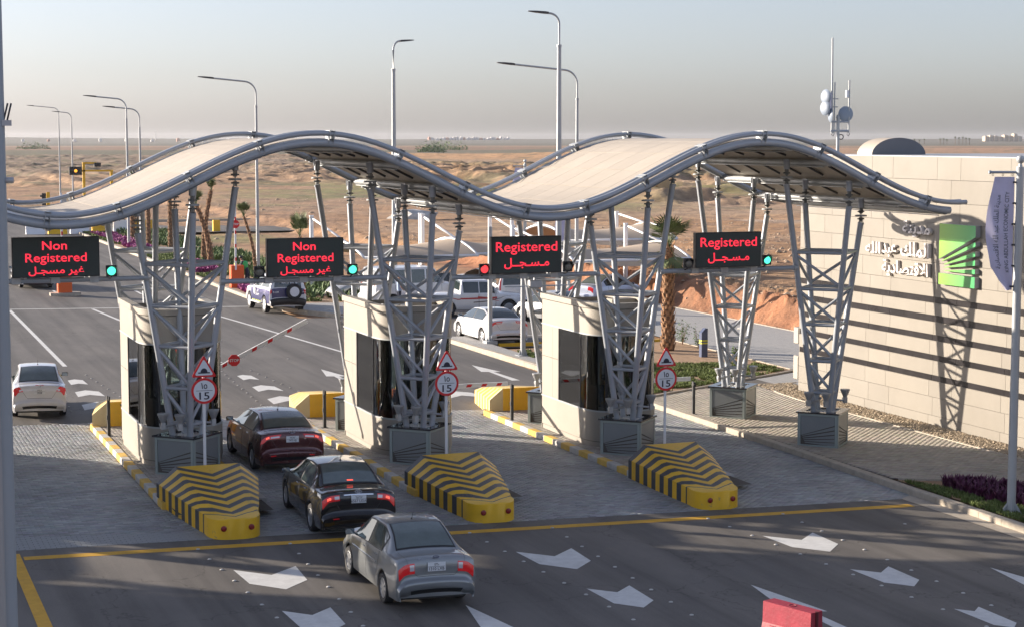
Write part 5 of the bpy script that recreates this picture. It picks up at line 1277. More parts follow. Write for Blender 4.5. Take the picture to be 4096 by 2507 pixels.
# ---------------- the three queueing sedans and the white one at the left
c = sedan('grey metallic sedan nearest the camera with white plate and lit rear lamps', (9.56, 31.10), R(0), carpaint('paint_grey', (.22, .235, .245), .55, .3), L=4.24, W=1.70, H=1.47, wb=2.48, wr=.30, rear='rio', spokes=8, deck=1.04, hood=.95, belt=.95, roof_r=-.62, roof_f=.40, ws=1.18, rg=-1.42, bump=.64, rw=.66)
c.plate(3.85, '1310 LXB', '\u0661\u0663\u0661\u0660', .36, .17); c.emblem(4.95, 'oval_text', .06); c.badge(4.85, -.19, 'Rio', .045)
for s_ in (-1, 1):
    p = c.S(c.s_at(-.1), s_*.74, .0); MB().box(p.x-.012, -.75, p.z-.025, p.x+.012, .95, p.z+.025, .008).build('side_moulding', c.paint, c.t)
c.place(.9)
c = sedan('black sedan with chrome boot strip stopped between the first two striped noses', (9.93, 37.40), R(-2.), carpaint('paint_black', (.012, .013, .017), .3, .16), L=4.80, W=1.82, H=1.46, wb=2.77, wr=.32, rear='camry', spokes=5, deck=1.06, hood=.95, belt=.96, roof_r=-.72, roof_f=.42, ws=1.30, rg=-1.62, bump=.60, rw=.64, lit=True)
c.plate(3.9, '6567 UDA', '\u0666\u0665\u0666\u0667', .34, .17); c.emblem(4.9, 'ovals', .06); c.badge(4.95, -.24, 'Camry', .04); c.badge(4.95, .25, 'GLX', .035)
c.patch('chrome_strip', M['chrome'], 4.45, 4.58, -.185, .185, .016, 2, 12); c.patch('third_brake_light', M['taillit'], 7.30, 7.38, -.05, .05, .012, 1, 6)
c.place(.92)
c = sedan('maroon sedan beside the leftmost booth, behind the first striped nose', (10.30, 44.95), R(.5), carpaint('paint_maroon', (.085, .018, .020), .45, .2), L=4.53, W=1.78, H=1.44, wb=2.70, wr=.315, rear='elantra', spokes=5, deck=1.08, hood=.93, belt=.97, roof_r=-.80, roof_f=.35, ws=1.28, rg=-1.72, bump=.62, rw=.62, lit=True)
c.plate(3.85, '7472 HJJ', '\u0667\u0664\u0667\u0662', .33, .16); c.emblem(4.9, 'h', .06); c.badge(5.0, -.21, 'HAOYUN', .022) if 0 else None; c.badge(4.95, .24, 'ELANTRA', .022); c.badge(3.9, .2, 'MD', .022)
c.place(.95)
c = sedan('white sedan at the left edge, partly hidden by the grey column', (5.52, 55.2), R(-4), carpaint('paint_white', (.62, .62, .64), .05, .25), L=4.42, W=1.69, H=1.52, wb=2.6, wr=.30, rear='nissan', spokes=7, deck=1.07, hood=.95, belt=.98, roof_r=-.70, roof_f=.42, ws=1.25, rg=-1.52, bump=.62, rw=.66)
c.plate(3.8, '3928', '\u0663\u0669\u0662\u0668', .33, .16); c.emblem(4.75, 'bar', .04); c.patch('third_brake_light', M['tail'], 5.05, 5.2, -.08, .08, .008, 1, 6); c.place(.93)
# ---------------- parked and waiting cars beyond
PW = carpaint('paint_white2', (.66, .66, .67), .05, .25)
c = sedan('white sedan parked at the kerb in front of the yellow wheel stop', (25.72, 71.35), R(2.), PW, L=4.53, W=1.78, H=1.44, wb=2.70, wr=.32, rear='elantra', spokes=6, deck=1.08, hood=.93, belt=.97, roof_r=-.80, roof_f=.35, ws=1.28, rg=-1.72, bump=.62, rw=.62, glass='cglass')
c.plate(3.85, '1', '\u0661', .33, .16) if 0 else MB().prism([(-.16, -.08), (.16, -.08), (.16, .08), (-.16, .08)], c.S(3.85, 0, .012), (1, 0, 0), (0, 0, 1), .008).build('number_plate', M['plate'], c.t)
c.place()
sedan('white sedan half hidden behind the pickup, facing the camera', (33.6, 93.2), R(200), PW, L=4.6, W=1.80, H=1.50, wb=2.7, wr=.32, deck=1.06).place()
sedan('silver sedan parked at an angle beyond the middle booth', (26.6, 92.2), R(95), carpaint('paint_silver', (.42, .43, .43), .5, .3), L=4.7, W=1.80, H=1.46, wb=2.7, wr=.31).place()
sedan('silver hatchback partly hidden behind the right hand booth', (31.6, 78.6), R(22), carpaint('paint_silver2', (.44, .45, .46), .4, .3), L=4.4, W=1.76, H=1.48, wb=2.6, wr=.31, glass='cglass').place()
sedan('pale blue white sedan just left of the palm trunk', (38.0, 87.0), R(-62), carpaint('paint_pale', (.48, .54, .66), .1, .25), L=4.6, W=1.80, H=1.48, wb=2.7, wr=.31).place()
sedan('dark saloon parked behind the white pickup', (30.3, 91.5), R(-80), carpaint('paint_dark', (.03, .03, .035), .3, .2), L=4.9, W=1.85, H=1.5, wb=2.8, wr=.33).place()
sedan('dark blue car at the left edge behind the display board', (10.2, 103.6), R(4), carpaint('paint_navy', (.03, .045, .09), .3, .2), L=4.6, W=1.80, H=1.48, wb=2.7, wr=.31).place()
def suv_keys(L, H, hood=1.15, belt=1.12, roof_r=None, roof_f=.3, ws=1.0, rw=.72, bump=.75, sl=.10, bed=None, cabr=None):
    l = L/2; rr = -l+.35 if roof_r is None else roof_r
    k = [(-l+.08, .44, .78, .38, .86, .88), (-l, .54, .80, .46, .90, .92), (-l+.0, bump-.05, .82, .55, .92, .94), (-l+.08, bump, .82, .66, .93, .95), (-l+.10, belt-.12, .84, belt-.30, .94, .97)]
    if bed is None:
        k += [(-l+.12, belt+.04, .84, belt-.10, .945, .98), (-l+.12+sl*.5, (belt+H)/2, .80, belt, .945, .985), (-l+.12+sl, H-.12, rw+.04, belt, .945, .99), (-l+.2+sl, H-.02, rw+.03, belt, .945, .995), (rr+.5, H, rw+.03, belt, .945, 1.)]
    else:
        k += [(-l+.12, bed, .90, bed-.10, .95, .98), (-l+.35, bed+.0, .90, bed-.08, .95, .99), (cabr-.06, bed, .90, bed-.08, .95, .99), (cabr, bed+.05, .84, belt, .945, 1.), (cabr+.12, H-.03, rw+.02, belt, .945, 1.)]
    k += [((cabr if bed else rr)*.5+.1, H, rw+.03, belt-.01, .945, 1.), (roof_f, H-.03, rw+.02, belt-.02, .945, 1.), ((roof_f+ws)/2, (H+hood)/2+.04, .76, belt-.03, .94, 1.), (ws, hood+.02, .84, belt-.06, .94, .995),
          (ws+.4, hood, .84, hood-.10, .94, .99), (l-.30, hood-.08, .82, hood-.18, .92, .97), (l-.06, hood-.22, .78, hood-.34, .88, .94), (l, .62, .76, .54, .86, .92), (l-.03, .42, .74, .38, .84, .90)]
    return k
def suv(label, loc, yaw, paint, name='suv', cat='car', L=4.67, W=1.9, H=1.8, wb=2.7, wr=.38, spokes=6, sides=True, place=True, rearglass=True, lamp=((4.2, 5.6), .36, .50), nwin=3, cabr=None, rimm='rim', **k):
    keys = suv_keys(L, H, cabr=cabr, **k); c = Car(label, loc, yaw, dict(keys=keys, W=W, wb=wb, wr=wr, fy=.05, sill=.38), paint, None, cat, name)
    c.body(); c.wheels(M[rimm], spokes, .24)
    g = M['cglass']; ws = k.get('ws', 1.0); l = L/2; bed = k.get('bed')
    if not bed: c.patch('rear_window', g, 5.25, 7.25, -.36, .36, .008, 8, 8)
    else: c.patch('rear_window', g, 8.2, 8.9, -.36, .36, .008, 4, 8)
    c.patch('windscreen', g, 11.15, 12.9, -.40, .40, .008, 8, 8)
    ya = (-l+.32) if not bed else cabr+.12; yb = ws-.22
    ys = np.linspace(ya, yb, nwin+1)
    for s_ in (-1, 1):
        for a, b in zip(ys[:-1], ys[1:]): c.patch('side_window', g, c.s_at(a+.04), c.s_at(b-.04), s_*.485, s_*.60, .007, 8, 4)
        for y in ys[1:]:
            u = c.s_at(y-.0); du = .006/max(1e-3, abs(c.sec(u+.5)[0]-c.sec(u-.5)[0])); c.patch('door_seam', M['black'], u-du, u+du, s_*.625, s_*.95, .002, 1, 8)
        (ua, ub), va, vb = lamp; c.patch('tail_light', M['tail'], ua, ub, s_*va, s_*vb, .012, 6, 6)
        c.patch('head_lamp', M['clear'], 15.3, 16.2, s_*.36, s_*.62, .008, 5, 6)
        p = c.S(c.s_at(ws-.25), s_*.60, 0); cx = p.x+s_*.14; MB().box(cx-.09, p.y-.04, p.z, cx+.09, p.y+.05, p.z+.20, .03).tube((p.x, p.y, p.z+.05), (cx, p.y, p.z+.08), .02, n=6).build('wing_mirror', paint, c.t)
    c.patch('bumper', M['black'] if name == 'security_vehicle' else paint, .3, 2.9, -.62, .62, .05, 6, 16)
    return c
# security vehicle: white roof and pillars over a dark blue lower body
c = suv('white and navy security off road vehicle with round spare wheel on its back', (20.13, 86.75), R(3.), PW, 'security_vehicle', 'off road vehicle', L=4.5, W=1.88, H=1.83, wb=2.69, wr=.39, hood=1.20, belt=1.18, roof_f=.25, ws=.85, rw=.74, lamp=((4.1, 5.0), .47, .60), nwin=2, rimm='white')
NV = mat('livery_navy', (.025, .028, .12), .3, .1, .05, coat=.5); VT = mat('livery_violet', (.07, .065, .20), .3, .1, .05, coat=.5)
for s_ in (-1, 1):
    c.patch('livery_panel', NV, c.s_at(-2.12), c.s_at(1.2), s_*.70, s_*.90, .006, 30, 6); c.patch('livery_panel', VT, c.s_at(-2.12), c.s_at(1.4), s_*.655, s_*.70, .006, 30, 3)
    for k in range(5):
        y = -.7+k*.32; c.patch('reflective_square', mat('reflective_yellow', (.6, .7, .05), .4, 0, 0) if 'ry' not in M else M['ry'], c.s_at(y), c.s_at(y+.16), s_*.865, s_*.905, .010, 2, 2)
    y0 = c.sill; MB().tube((s_*.98, -.95, .42), (s_*.98, .95, .42), .04, n=8).build('side_step', M['galv'], c.t, True)
c.patch('livery_panel', NV, 3.2, 5.1, -.5, .5, .006, 8, 14)
p = c.S(4.3, .12, 0); MB().lathe((p.x+.02, p.y-.02, 1.06), [(.24, 0), (.36, .01), (.385, .05), (.385, .17), (.35, .2), (.24, .2)], 24, (0, -1, 0)).build('spare_wheel', M['tyre'], c.t, True, auto=35)
MB().lathe((p.x+.02, p.y-.21, 1.06), [(.235, 0), (.235, .015), (.1, .02)], 24, (0, -1, 0)).box(p.x-.2, p.y-.235, 1.05, p.x+.24, p.y-.225, 1.07).build('wheel_cover', M['signw'], c.t)
for tx, o_, ux_, W_, H_ in (('SECURITY', (-.957, -.2, .80), (0, -1, 0), .62, None), ('\uFEE6\uFEE3\uFEF7\uFE8D', (-.957, -.2, .98), (0, -1, 0), None, .18), ('P-109', (-.62, -2.235, 1.04), (1, 0, 0), None, .09), ('SECURITY', (.72, -2.235, 1.04), (1, 0, 0), .3, None), ('EMERGENCY', (.1, -2.215, 1.60), (1, 0, 0), None, .055), ('800 11 800 10', (.05, -2.225, 1.49), (1, 0, 0), None, .10)):
    mb = MB(); put_text(mb, tx, o_, ux_, (0, 0, 1), W=W_, H=H_, bold=.02); mb.build('lettering', M['signw'], c.t)
MB().prism([(.16*math.cos(R(a)), .2*math.sin(R(a))) for a in range(0, 360, 20)], (-.945-.008, .35, .97), (0, -1, 0), (0, 0, 1), .003).build('shield_badge', M['signw'], c.t)
MB().prism([(-.16, -.08), (.16, -.08), (.16, .08), (-.16, .08)], (.62, -2.245, .84), (1, 0, 0), (0, 0, 1), .008).build('number_plate', M['plate'], c.t)
c.place()
c = suv('white double cab pickup with red side stripes driving to the right', (28.9, 82.6), R(-92), PW, 'pickup_truck', 'pickup', L=5.25, W=1.82, H=1.78, wb=3.08, wr=.38, hood=1.12, belt=1.12, roof_f=.55, ws=1.15, bed=1.15, cabr=-.85, nwin=2, lamp=((3.6, 5.0), .62, .70))
SR = mat('stripe_red', (.45, .04, .04), .4, 0, 0); SG = mat('stripe_grey', (.12, .10, .10), .4, 0, 0)
for s_ in (-1, 1):
    c.patch('side_stripe', SR, c.s_at(-2.2), c.s_at(1.0), lambda t, s_=s_: s_*(.70-.02*t), lambda t, s_=s_: s_*(.712-.004*t), .006, 24, 1)
    c.patch('side_stripe', SR, c.s_at(.05), c.s_at(1.1), lambda t, s_=s_: s_*(.67+.07*t), lambda t, s_=s_: s_*(.70+.045*t), .006, 12, 1)
    c.patch('side_stripe', SG, c.s_at(-.2), c.s_at(1.7), lambda t, s_=s_: s_*(.745-.07*t), lambda t, s_=s_: s_*(.762-.082*t), .006, 18, 1)
c.place()
suv('tall white van behind the pickup with a man in a cap beside it', (27.4, 88.0), R(-80), PW, 'van', 'van', L=4.9, W=1.9, H=2.05, wb=2.9, wr=.34, hood=1.2, belt=1.2, roof_f=.9, ws=1.6, rw=.80, nwin=4).place()
c = suv('large white sport utility vehicle with tall red lamps seen from behind', (32.6, 87.0), R(-14), PW, 'suv', 'car', L=5.1, W=2.0, H=1.90, wb=2.95, wr=.40, hood=1.2, belt=1.15, lamp=((3.9, 6.4), .43, .52), nwin=3)
MB().prism([(-.16, -.08), (.16, -.08), (.16, .08), (-.16, .08)], c.S(4.4, 0, .012), (1, 0, 0), (0, 0, 1), .008).build('number_plate', M['plate'], c.t); c.place()
def polar(px, d): b = math.atan((px-1232)/4350)+R(20.56); return d*math.sin(b), d*math.cos(b)
# ------------------------------------------------------------------ foreground column at the left edge
cx0, cx1, cy0 = .20, .876, 10.0
t = thing('grey_column', 'tall grey painted column cut off by the left edge of the picture', 'column', ((cx0+cx1)/2, cy0+.3, gz(0)))
MB().box(cx0, cy0, -.2, cx1-.06, cy0+.6, 12.4, .02).build('column_shaft', mat('column_grey', (.30, .31, .32), .6, 0, .05, 2.), t)
MB().tube((cx1-.052, cy0+.06, -.2), (cx1-.052, cy0+.06, 12.4), .05, n=16).build('corner_tube', mat('column_blue', (.25, .30, .35), .45, .2, .04, 2.), t, True, auto=40)
b = MB().box(cx1-.02, cy0+.02, 8.07, cx1+.03, cy0+.08, 8.10); b.build('bracket', M['steel'], t)
for dx in (0, .03): MB().tube((cx1-.01+dx*.6, cy0+.05, 8.09), (cx1+.015+dx*.6, cy0+.05, 8.19), .005, n=6).build('aerial_rod', M['dark'], t, True)
MB().tube((cx1-.02, cy0+.05, 7.78), (cx1+.035, cy0+.05, 7.78), .016, n=8).build('pipe_stub', M['steel'], t, True)
# ------------------------------------------------------------------ street lamps
def lamp(x, y, z, h, reach, ang, label, tall=False):
    g = z; t = thing('street_lamp', label, 'street lamp', (x, y, g), 'tall grey street lamps')
    d = Vector((math.cos(R(ang)), math.sin(R(ang)), 0)); r0 = .16 if tall else .12
    MB().tube((x, y, g), (x, y, g+h-1.6), r0, r0*.62, 12).lathe((x, y, g+h-1.62), [(r0*.75, 0), (r0*.75, .12)], 12).box(x-.2, y-.2, g, x+.2, y+.2, g+.04).build('pole', M['steel_l'], t, True, auto=40)
    R_ = .75 if not tall else .5; pts = [Vector((x, y, g+h-1.55)), Vector((x, y, g+h-R_))]
    for k in range(1, 8): a = R(84*k/7); pts.append(Vector((x, y, g+h-R_))+d*(R_*(1-math.cos(a)))+Vector((0, 0, R_*math.sin(a))))
    e = pts[-1]; pts.append(e+d*(reach-R_)+Vector((0, 0, (reach-R_)*.09)))
    MB().path(pts, .052, 8).build('arm', M['steel_l'], t, True, auto=40)
    e = pts[-1]; u = (pts[-1]-pts[-2]).normalized(); s = u.cross(Vector((0, 0, 1))); n = s.cross(u)
    vs = []
    for a, wd, th in ((-.05, .07, .10), (.12, .16, .11), (.55, .17, .09), (.95, .10, .04)):
        for q, p in ((-1, 0), (1, 0), (1, 1), (-1, 1)): vs.append(e+u*a+s*(wd*q)+n*(th*(p-.4)))
    MB().add(vs, [(i*4+j, i*4+(j+1) % 4, i*4+4+(j+1) % 4, i*4+4+j) for i in range(3) for j in range(4)]+[(3, 2, 1, 0), (12, 13, 14, 15)]).build('lamp_head', M['dark'], t)
    return t
D_ = 180
lamp(30.3, 263.6, -.5, 12.9, 3.5, D_, 'street lamp at far left with the widest gap to its neighbour on the right edge')
lamp(29.2, 240, -.5, 11.9, 1.6, D_, 'street lamp second from the left')
lamp(21.5, 142.4, -.4, 11.5, 2.4, D_, 'street lamp whose base stands behind the first tower')
lamp(23.7, 150, -.45, 10.9, 2.1, D_, 'shorter looking street lamp just right of the third lamp')
lamp(25.2, 113.2, -.4, 12.0, 2.8, D_, 'street lamp rising behind the left wave crest with its arm to the left')
lamp(28.75, 95, -.3, 13.6, .62, 28, 'single pole with a short arm bent to the right between the two wave crests', True)
lamp(37.9, 91, -.5, 12.2, 3.7, D_-2, 'street lamp with long left arm crossing in front of the tallest pole')
lamp(33.2, 82, -.55, 14.6, .62, 165, 'tallest and thickest pole, its head near the top of the picture', True)
# ------------------------------------------------------------------ banner poles
def banner(x, y, z, h, label, text=True, sgn=-1, hb=2.5, wbn=.44, bl=None):
    t = thing('banner_pole', label, 'flag pole', (x, y, z), 'banner poles')
    MB().tube((x, y, z), (x, y, z+h), .098, .088, 16).lathe((x, y, z+h), [(.05, 0), (.04, .05), (.03, .07), (.075, .10), (.095, .16), (.075, .22), (.01, .255)], 14).build('pole', M['steel_l'], t, True, auto=40)
    m_ = MB().box(x-.22, y-.22, z, x+.22, y+.22, z+.03)
    for a in range(0, 360, 60): d = Vector((math.cos(R(a)), math.sin(R(a)), 0)); c = Vector((x, y, z)); m_.prism([(.08, .03), (.24, .03), (.08, .26)], c+d.cross(Vector((0, 0, 1)))*.006, d, (0, 0, 1), .012)
    m_.build('base_plate', M['steel_l'], t)
    zt = z+h-.12; rg = Vector((.936, -.351, 0))*-1
    c = Vector((x, y, 0)); MB().tube(c+rg*.06+Vector((0, 0, zt)), c+rg*.66+Vector((0, 0, zt)), .03, n=10).lathe(c+rg*.64+Vector((0, 0, zt)), [(.04, 0), (.04, .05)], 10, rg).build('cross_arm', M['steel'], t, True, auto=40)
    ring = MB()
    for a in (.16, .38, .6): p = c+rg*a+Vector((0, 0, zt-.05)); ring.path([p+rg*(.022*math.cos(R(q)))+Vector((0, 0, .022*math.sin(R(q))-.01)) for q in range(0, 361, 45)], .006, 5)
    for k in range(6): p = c+rg*.12+Vector((0, 0, zt-.22-k*.46)); ring.box(p.x-.035, p.y-.035, p.z-.02, p.x+.035, p.y+.035, p.z+.02)
    ring.build('fixings', M['dark'], t)
    nn = rg.cross(Vector((0, 0, 1)))
    def F(a, b, e=0):   # a 0..1 across from pole, b 0..1 downwards
        wl = wbn*(1.0+.38*math.sin(min(1, b*1.25)*math.pi*.9)**1.2) if b < .8 else wbn*(1.38-2.6*(b-.8)) if 0 else wbn*(1+.36*math.sin(math.pi*min(b/.78, 1)*.55))*(1 if b < .72 else 1-1.25*(b-.72)/.28*.62)
        z_ = zt-.10-hb*b-.25*a*max(0, (.12-abs(b-.9)))
        bul = .07*math.sin(a*3.1)*math.sin(b*3.0)+.025*math.sin(a*7+b*9)*(.3+b)+.02*math.sin(b*23+a*5)*b
        return c+rg*(.12+wl*a)+Vector((0, 0, z_))-nn*(bul+e)
    P = [[F(i/10, j/34) for j in range(35)] for i in range(11)]; mb = MB().grid(P); mb.grid([[q+nn*.004 for q in r_] for r_ in P][::-1])
    bo = mb.build('banner', M['banner'], t, True)
    if text:
        def warp(p):    # text laid out in a flat frame: local x = along banner (down), y = across
            return F(p.y, p.x, .006)
        for s, a, H, b0, b1 in (('KING ABDULLAH ECONOMIC CITY', .30, .17, .13, .84), ('\uFE94\uFEF3\uFEA9\uFE8E\uFEBC\uFE98\uFED7\uFEFB\uFE8D \uFEEA\uFEE0\uFEDF\uFE8D \uFEAA\uFE92\uFECB \uFEDA\uFEE0\uFEE4\uFEDF\uFE8D \uFE94\uFEE8\uFEF3\uFEAA\uFEE3', .66, .24, .16, .81)):
            vs, fs, w0, h0 = text_mesh(s, 1., .006)
            # reads upwards: text x runs from bottom to top, letter tops face away from the pole
            out = [warp(Vector(((b0+b1)/2-v.x/w0*(b1-b0), a+v.y/h0*H*1.0, 0))) for v in vs]
            MB().add(out, fs).build('banner_text', M['bannertext'], bo)
    return t
banner(24.50, 33.45, gz(24.5)+.09, 7.72, 'banner pole by the purple flower bed at the right edge with city name banner')
banner(36.8, 96, -.5, 7.1, 'banner pole behind the right hand roof wave, its banner top showing above the roof edge', False)
banner(36.2, 88, -.5, 5.2, 'short banner pole behind the right hand booth', False)
# ------------------------------------------------------------------ car park shades
def shade(x, y, label, s=1, z=-.5, w_=5.2, ln=5.0, hp=4.4, dirx=1):
    t = thing('shade_canopy', label, 'shade canopy', (x, y, z), 'tensile car park shades')
    ends = (y, y+ln)
    for yy in ends:
        MB().tube((x, yy, z), (x, yy, z+hp), .11, .10, 10).build('post', M['white'], t, True, auto=40)
        MB().tube((x, yy, z+hp-.1), (x+dirx*w_*.55, yy-.2, z+2.95), .05, n=8).build('tie_rod', M['white'], t, True)
        pts = [Vector((x+dirx*w_*q, yy, z+2.15+1.05*math.sin(math.pi*(.18+.72*q)))) for q in np.linspace(0, 1, 12)]
        MB().path(pts, .065, 8, up=(0, 1, 0)).build('arched_rib', M['white'], t, True)
    P = []
    for i in range(13):
        q = i/12; row = []
        for j in range(9):
            r_ = j/8; row.append((x+dirx*w_*q, ends[0]+(ends[1]-ends[0])*r_, z+2.2+1.05*math.sin(math.pi*(.18+.72*q))-.45*math.sin(math.pi*r_)*(.4+.6*q)))
        P.append(row)
    MB().grid(P).build('fabric', M['tent'], t, True)
    MB().tube((x+dirx*w_, ends[0], z+2.45), (x+dirx*w_, ends[1], z+2.45), .06, n=8).build('edge_tube', M['white'], t, True)
    return t
SH = ['leftmost beige car park shade with its posts behind the middle tower', 'second beige car park shade behind the third display board', 'third beige car park shade between the booths', 'rightmost beige car park shade left of the palm tree']
def shade_x(x, y, label, ln=7., z=-.5, hp=4.3, dy=-4.6):
    """ribs run towards the camera (-Y), front tube along X"""
    t = thing('shade_canopy', label, 'shade canopy', (x, y, z), 'tensile car park shades')
    for xx in (x, x+ln):
        MB().tube((xx, y, z), (xx, y, z+hp), .125, .115, 10).lathe((xx, y, z+hp-.02), [(.14, 0), (.14, .04)], 10).build('post', M['white'], t, True, auto=40)
        MB().tube((xx, y, z+hp-.1), (xx+1.5, y+dy*.62, z+2.75), .06, n=8).build('tie_rod', M['white'], t, True)
        pts = [Vector((xx+.5+1.2*q, y+dy*q, z+2.0+1.0*math.sin(math.pi*(.15+.78*q)))) for q in np.linspace(0, 1, 12)]
        MB().path(pts, .07, 8, up=(1, 0, 0)).build('arched_rib', M['white'], t, True)
    P = [[(x+.5+ln*r_+1.2*q, y+dy*q, z+2.02+1.0*math.sin(math.pi*(.15+.78*q))-.35*math.sin(math.pi*r_)) for r_ in np.linspace(0, 1, 12)] for q in np.linspace(0, 1, 12)]
    MB().grid(P).build('fabric', M['tent'], t, True)
    MB().tube((x+1.7, y+dy, z+2.22), (x+ln+1.7, y+dy, z+2.22), .075, n=8).build('edge_tube', M['white'], t, True)
shade_x(24.6, 97.0, SH[0], 6.4); shade_x(31.2, 98.0, SH[1], 4.2); shade_x(34.0, 90.5, SH[2], 6.6, hp=3.9); shade_x(29.8, 84.9, SH[3], 6.0, hp=4.1, dy=-3.4) if 0 else None
shade_x(36.2, 96.5, SH[3], 6.5, z=.2, hp=3.6)
# floodlight posts by the kerb
for n, (x, y, h) in enumerate(((25.0, 69.2, 4.75), (24.72, 64.7, 3.35))):
    z = gz(x)+.13; t = thing('kerb_post', ['taller pale post beside the parked white sedan', 'shorter pale post on the grass right of the white sedan'][n], 'post', (x, y, z), 'pale posts by the lane kerb')
    MB().tube((x, y, z), (x, y, z+h), .10, .09, 12).build('post', M['steel_l'], t, True, auto=40)
    m_ = MB().box(x-.24, y-.24, z-.03, x+.24, y+.24, z+.1 if n == 0 else z+.02)
    for a in range(0, 360, 60): d = Vector((math.cos(R(a)), math.sin(R(a)), 0)); m_.prism([(.08, .03), (.2, .03), (.08, .3)], Vector((x, y, z)), d, (0, 0, 1), .012)
    m_.build('base_plate', M['steel_l'], t)
# ------------------------------------------------------------------ bollard
t = thing('bollard', 'navy bollard with two yellow bands in the planted garden', 'bollard', (31.5, 62.8, -.42))
MB().prism([(-.13, 0), (.13, 0), (.13, 1.12), (.02, 1.12), (-.13, .95)], (31.5, 62.9, -.42), (1, 0, 0), (0, 0, 1), .22).build('shaft', mat('navy_paint', (.07, .09, .16), .4, .1, .05), t)
for z in (.52, .62): MB().box(31.5-.135, 62.9-.225, -.42+z, 31.5+.135, 62.905, -.42+z+.055).build('band', mat('band_yellow', (.62, .60, .05), .5, 0, .02) if 'by' not in M else M['by'], t)
# ------------------------------------------------------------------ plants
def blades(name, pts, h0, h1, wd, m, label, cat, splay=.5, per=3, kind='stuff', z0=.13):
    mb = MB(); r_ = random.Random(len(pts)+3)
    for x, y in pts:
        z = gz(x)+z0
        for k in range(per):
            a = r_.uniform(0, 6.28); h = r_.uniform(h0, h1); ww = wd*r_.uniform(.6, 1.3); s = r_.uniform(.1, splay)*h; bx = x+r_.uniform(-.04, .04); by = y+r_.uniform(-.04, .04); p = a+1.57
            dx, dy = math.cos(a)*s, math.sin(a)*s; wx, wy = math.cos(p)*ww, math.sin(p)*ww
            mb.add([(bx-wx, by-wy, z), (bx+wx, by+wy, z), (bx+dx*.5+wx, by+dy*.5+wy, z+h*.65), (bx+dx*.5-wx, by+dy*.5-wy, z+h*.65), (bx+dx, by+dy, z+h)], [(0, 1, 2, 3), (3, 2, 4)])
    o = mb.build(name, m); return tag(o, label, cat, kind=kind)
def inpoly(x, y, P):
    c = False; n = len(P)
    for i in range(n):
        x0, y0 = P[i]; x1, y1 = P[(i+1) % n]
        if (y0 > y) != (y1 > y) and x < (x1-x0)*(y-y0)/(y1-y0)+x0: c = not c
    return c
def scat(P, n, f=None):
    xs = [p[0] for p in P]; ys = [p[1] for p in P]; out = []; k = 0
    while len(out) < n and k < n*40:
        k += 1; x = rnd.uniform(min(xs), max(xs)); y = rnd.uniform(min(ys), max(ys))
        if inpoly(x, y, P) and (f is None or f(x, y)): out.append((x, y))
    return out
nz = lambda x, y, s, o=0: float(fbm(np.array([x*s+o]), np.array([y*s+o]), 3)[0])
blades('grass_patch', scat([(24.6, 53.2), (27.6, 55.0), (29.65, 56.3), (32.6, 58.2), (32.4, 60.5), (28, 61), (24.8, 60.8)], 7500, lambda x, y: nz(x, y, 1.4) > .40), .05, .12, .012, M['grass'], 'patchy green grass in the garden beyond the right hand tower', 'grass', .9, 4)
blades('grass_strip', scat([(24.7, 61), (25.6, 61), (25.6, 66), (24.95, 66)], 900, lambda x, y: nz(x, y, 1.6) > .38), .05, .13, .014, M['grass'], 'small strip of grass behind the kerb left of the right hand booth', 'grass', .9, 4)
blades('grass_edge', scat([(24.1, 26), (26, 26), (25.2, 33), (24.7, 36.6), (24.3, 37.5), (24.15, 36)], 5200, lambda x, y: nz(x, y, 2.) > .36), .04, .11, .009, M['grass'], 'strip of grass along the kerb at the right edge', 'grass', .9, 4, z0=.09)
blades('purple_bed', scat([(24.9, 36.7), (25.5, 36.9), (28.2, 33.6), (29, 28), (26.2, 28), (25.3, 33.2), (24.8, 35.2)], 3600, lambda x, y: nz(x, y, 1.2, 4) > .30), .12, .30, .03, M['purple'], 'dense band of dark purple leaved plants around the banner pole', 'flower bed', .9, 5, z0=.09)
blades('purple_clump', scat([(24.9, 60.0), (26.8, 59.2), (27.6, 61), (25.5, 62.6)], 420), .2, .5, .03, M['pink'], 'magenta flowering plants behind the right hand booth', 'flower bed', .9, 5)
blades('verge_grass', scat([(20.5, 90), (23.3, 90), (23.3, 163), (20.5, 163)], 5200, lambda x, y: nz(x, y, .25) > .42), .08, .22, .04, M['grass'], 'bright grass along the approach road verge', 'grass', .9, 4, z0=.10)
blades('verge_scrub', scat([(23.4, 90), (27.4, 90), (27.8, 163), (23.4, 163)], 1500, lambda x, y: nz(x, y, .3, 7) > .50), .15, .6, .06, M['leaf'], 'low green scrub around the row of palms', 'scrub', .9, 5, z0=.10)
for n, P in enumerate(([(20.9, 136), (22.6, 136), (22.8, 160), (20.9, 160)], [(20.9, 112), (22.6, 111), (22.8, 121), (21, 121)], [(20.7, 95.5), (22.2, 95), (22.4, 99), (20.9, 99)])):
    blades('magenta_bed', scat(P, 420), .15, .35, .09, M['pink'], ['farthest magenta flower bed on the roadside verge', 'middle magenta flower bed on the roadside verge', 'nearest magenta flower bed behind the orange barrier cabinet'][n], 'flower bed', .8, 5, z0=.1)
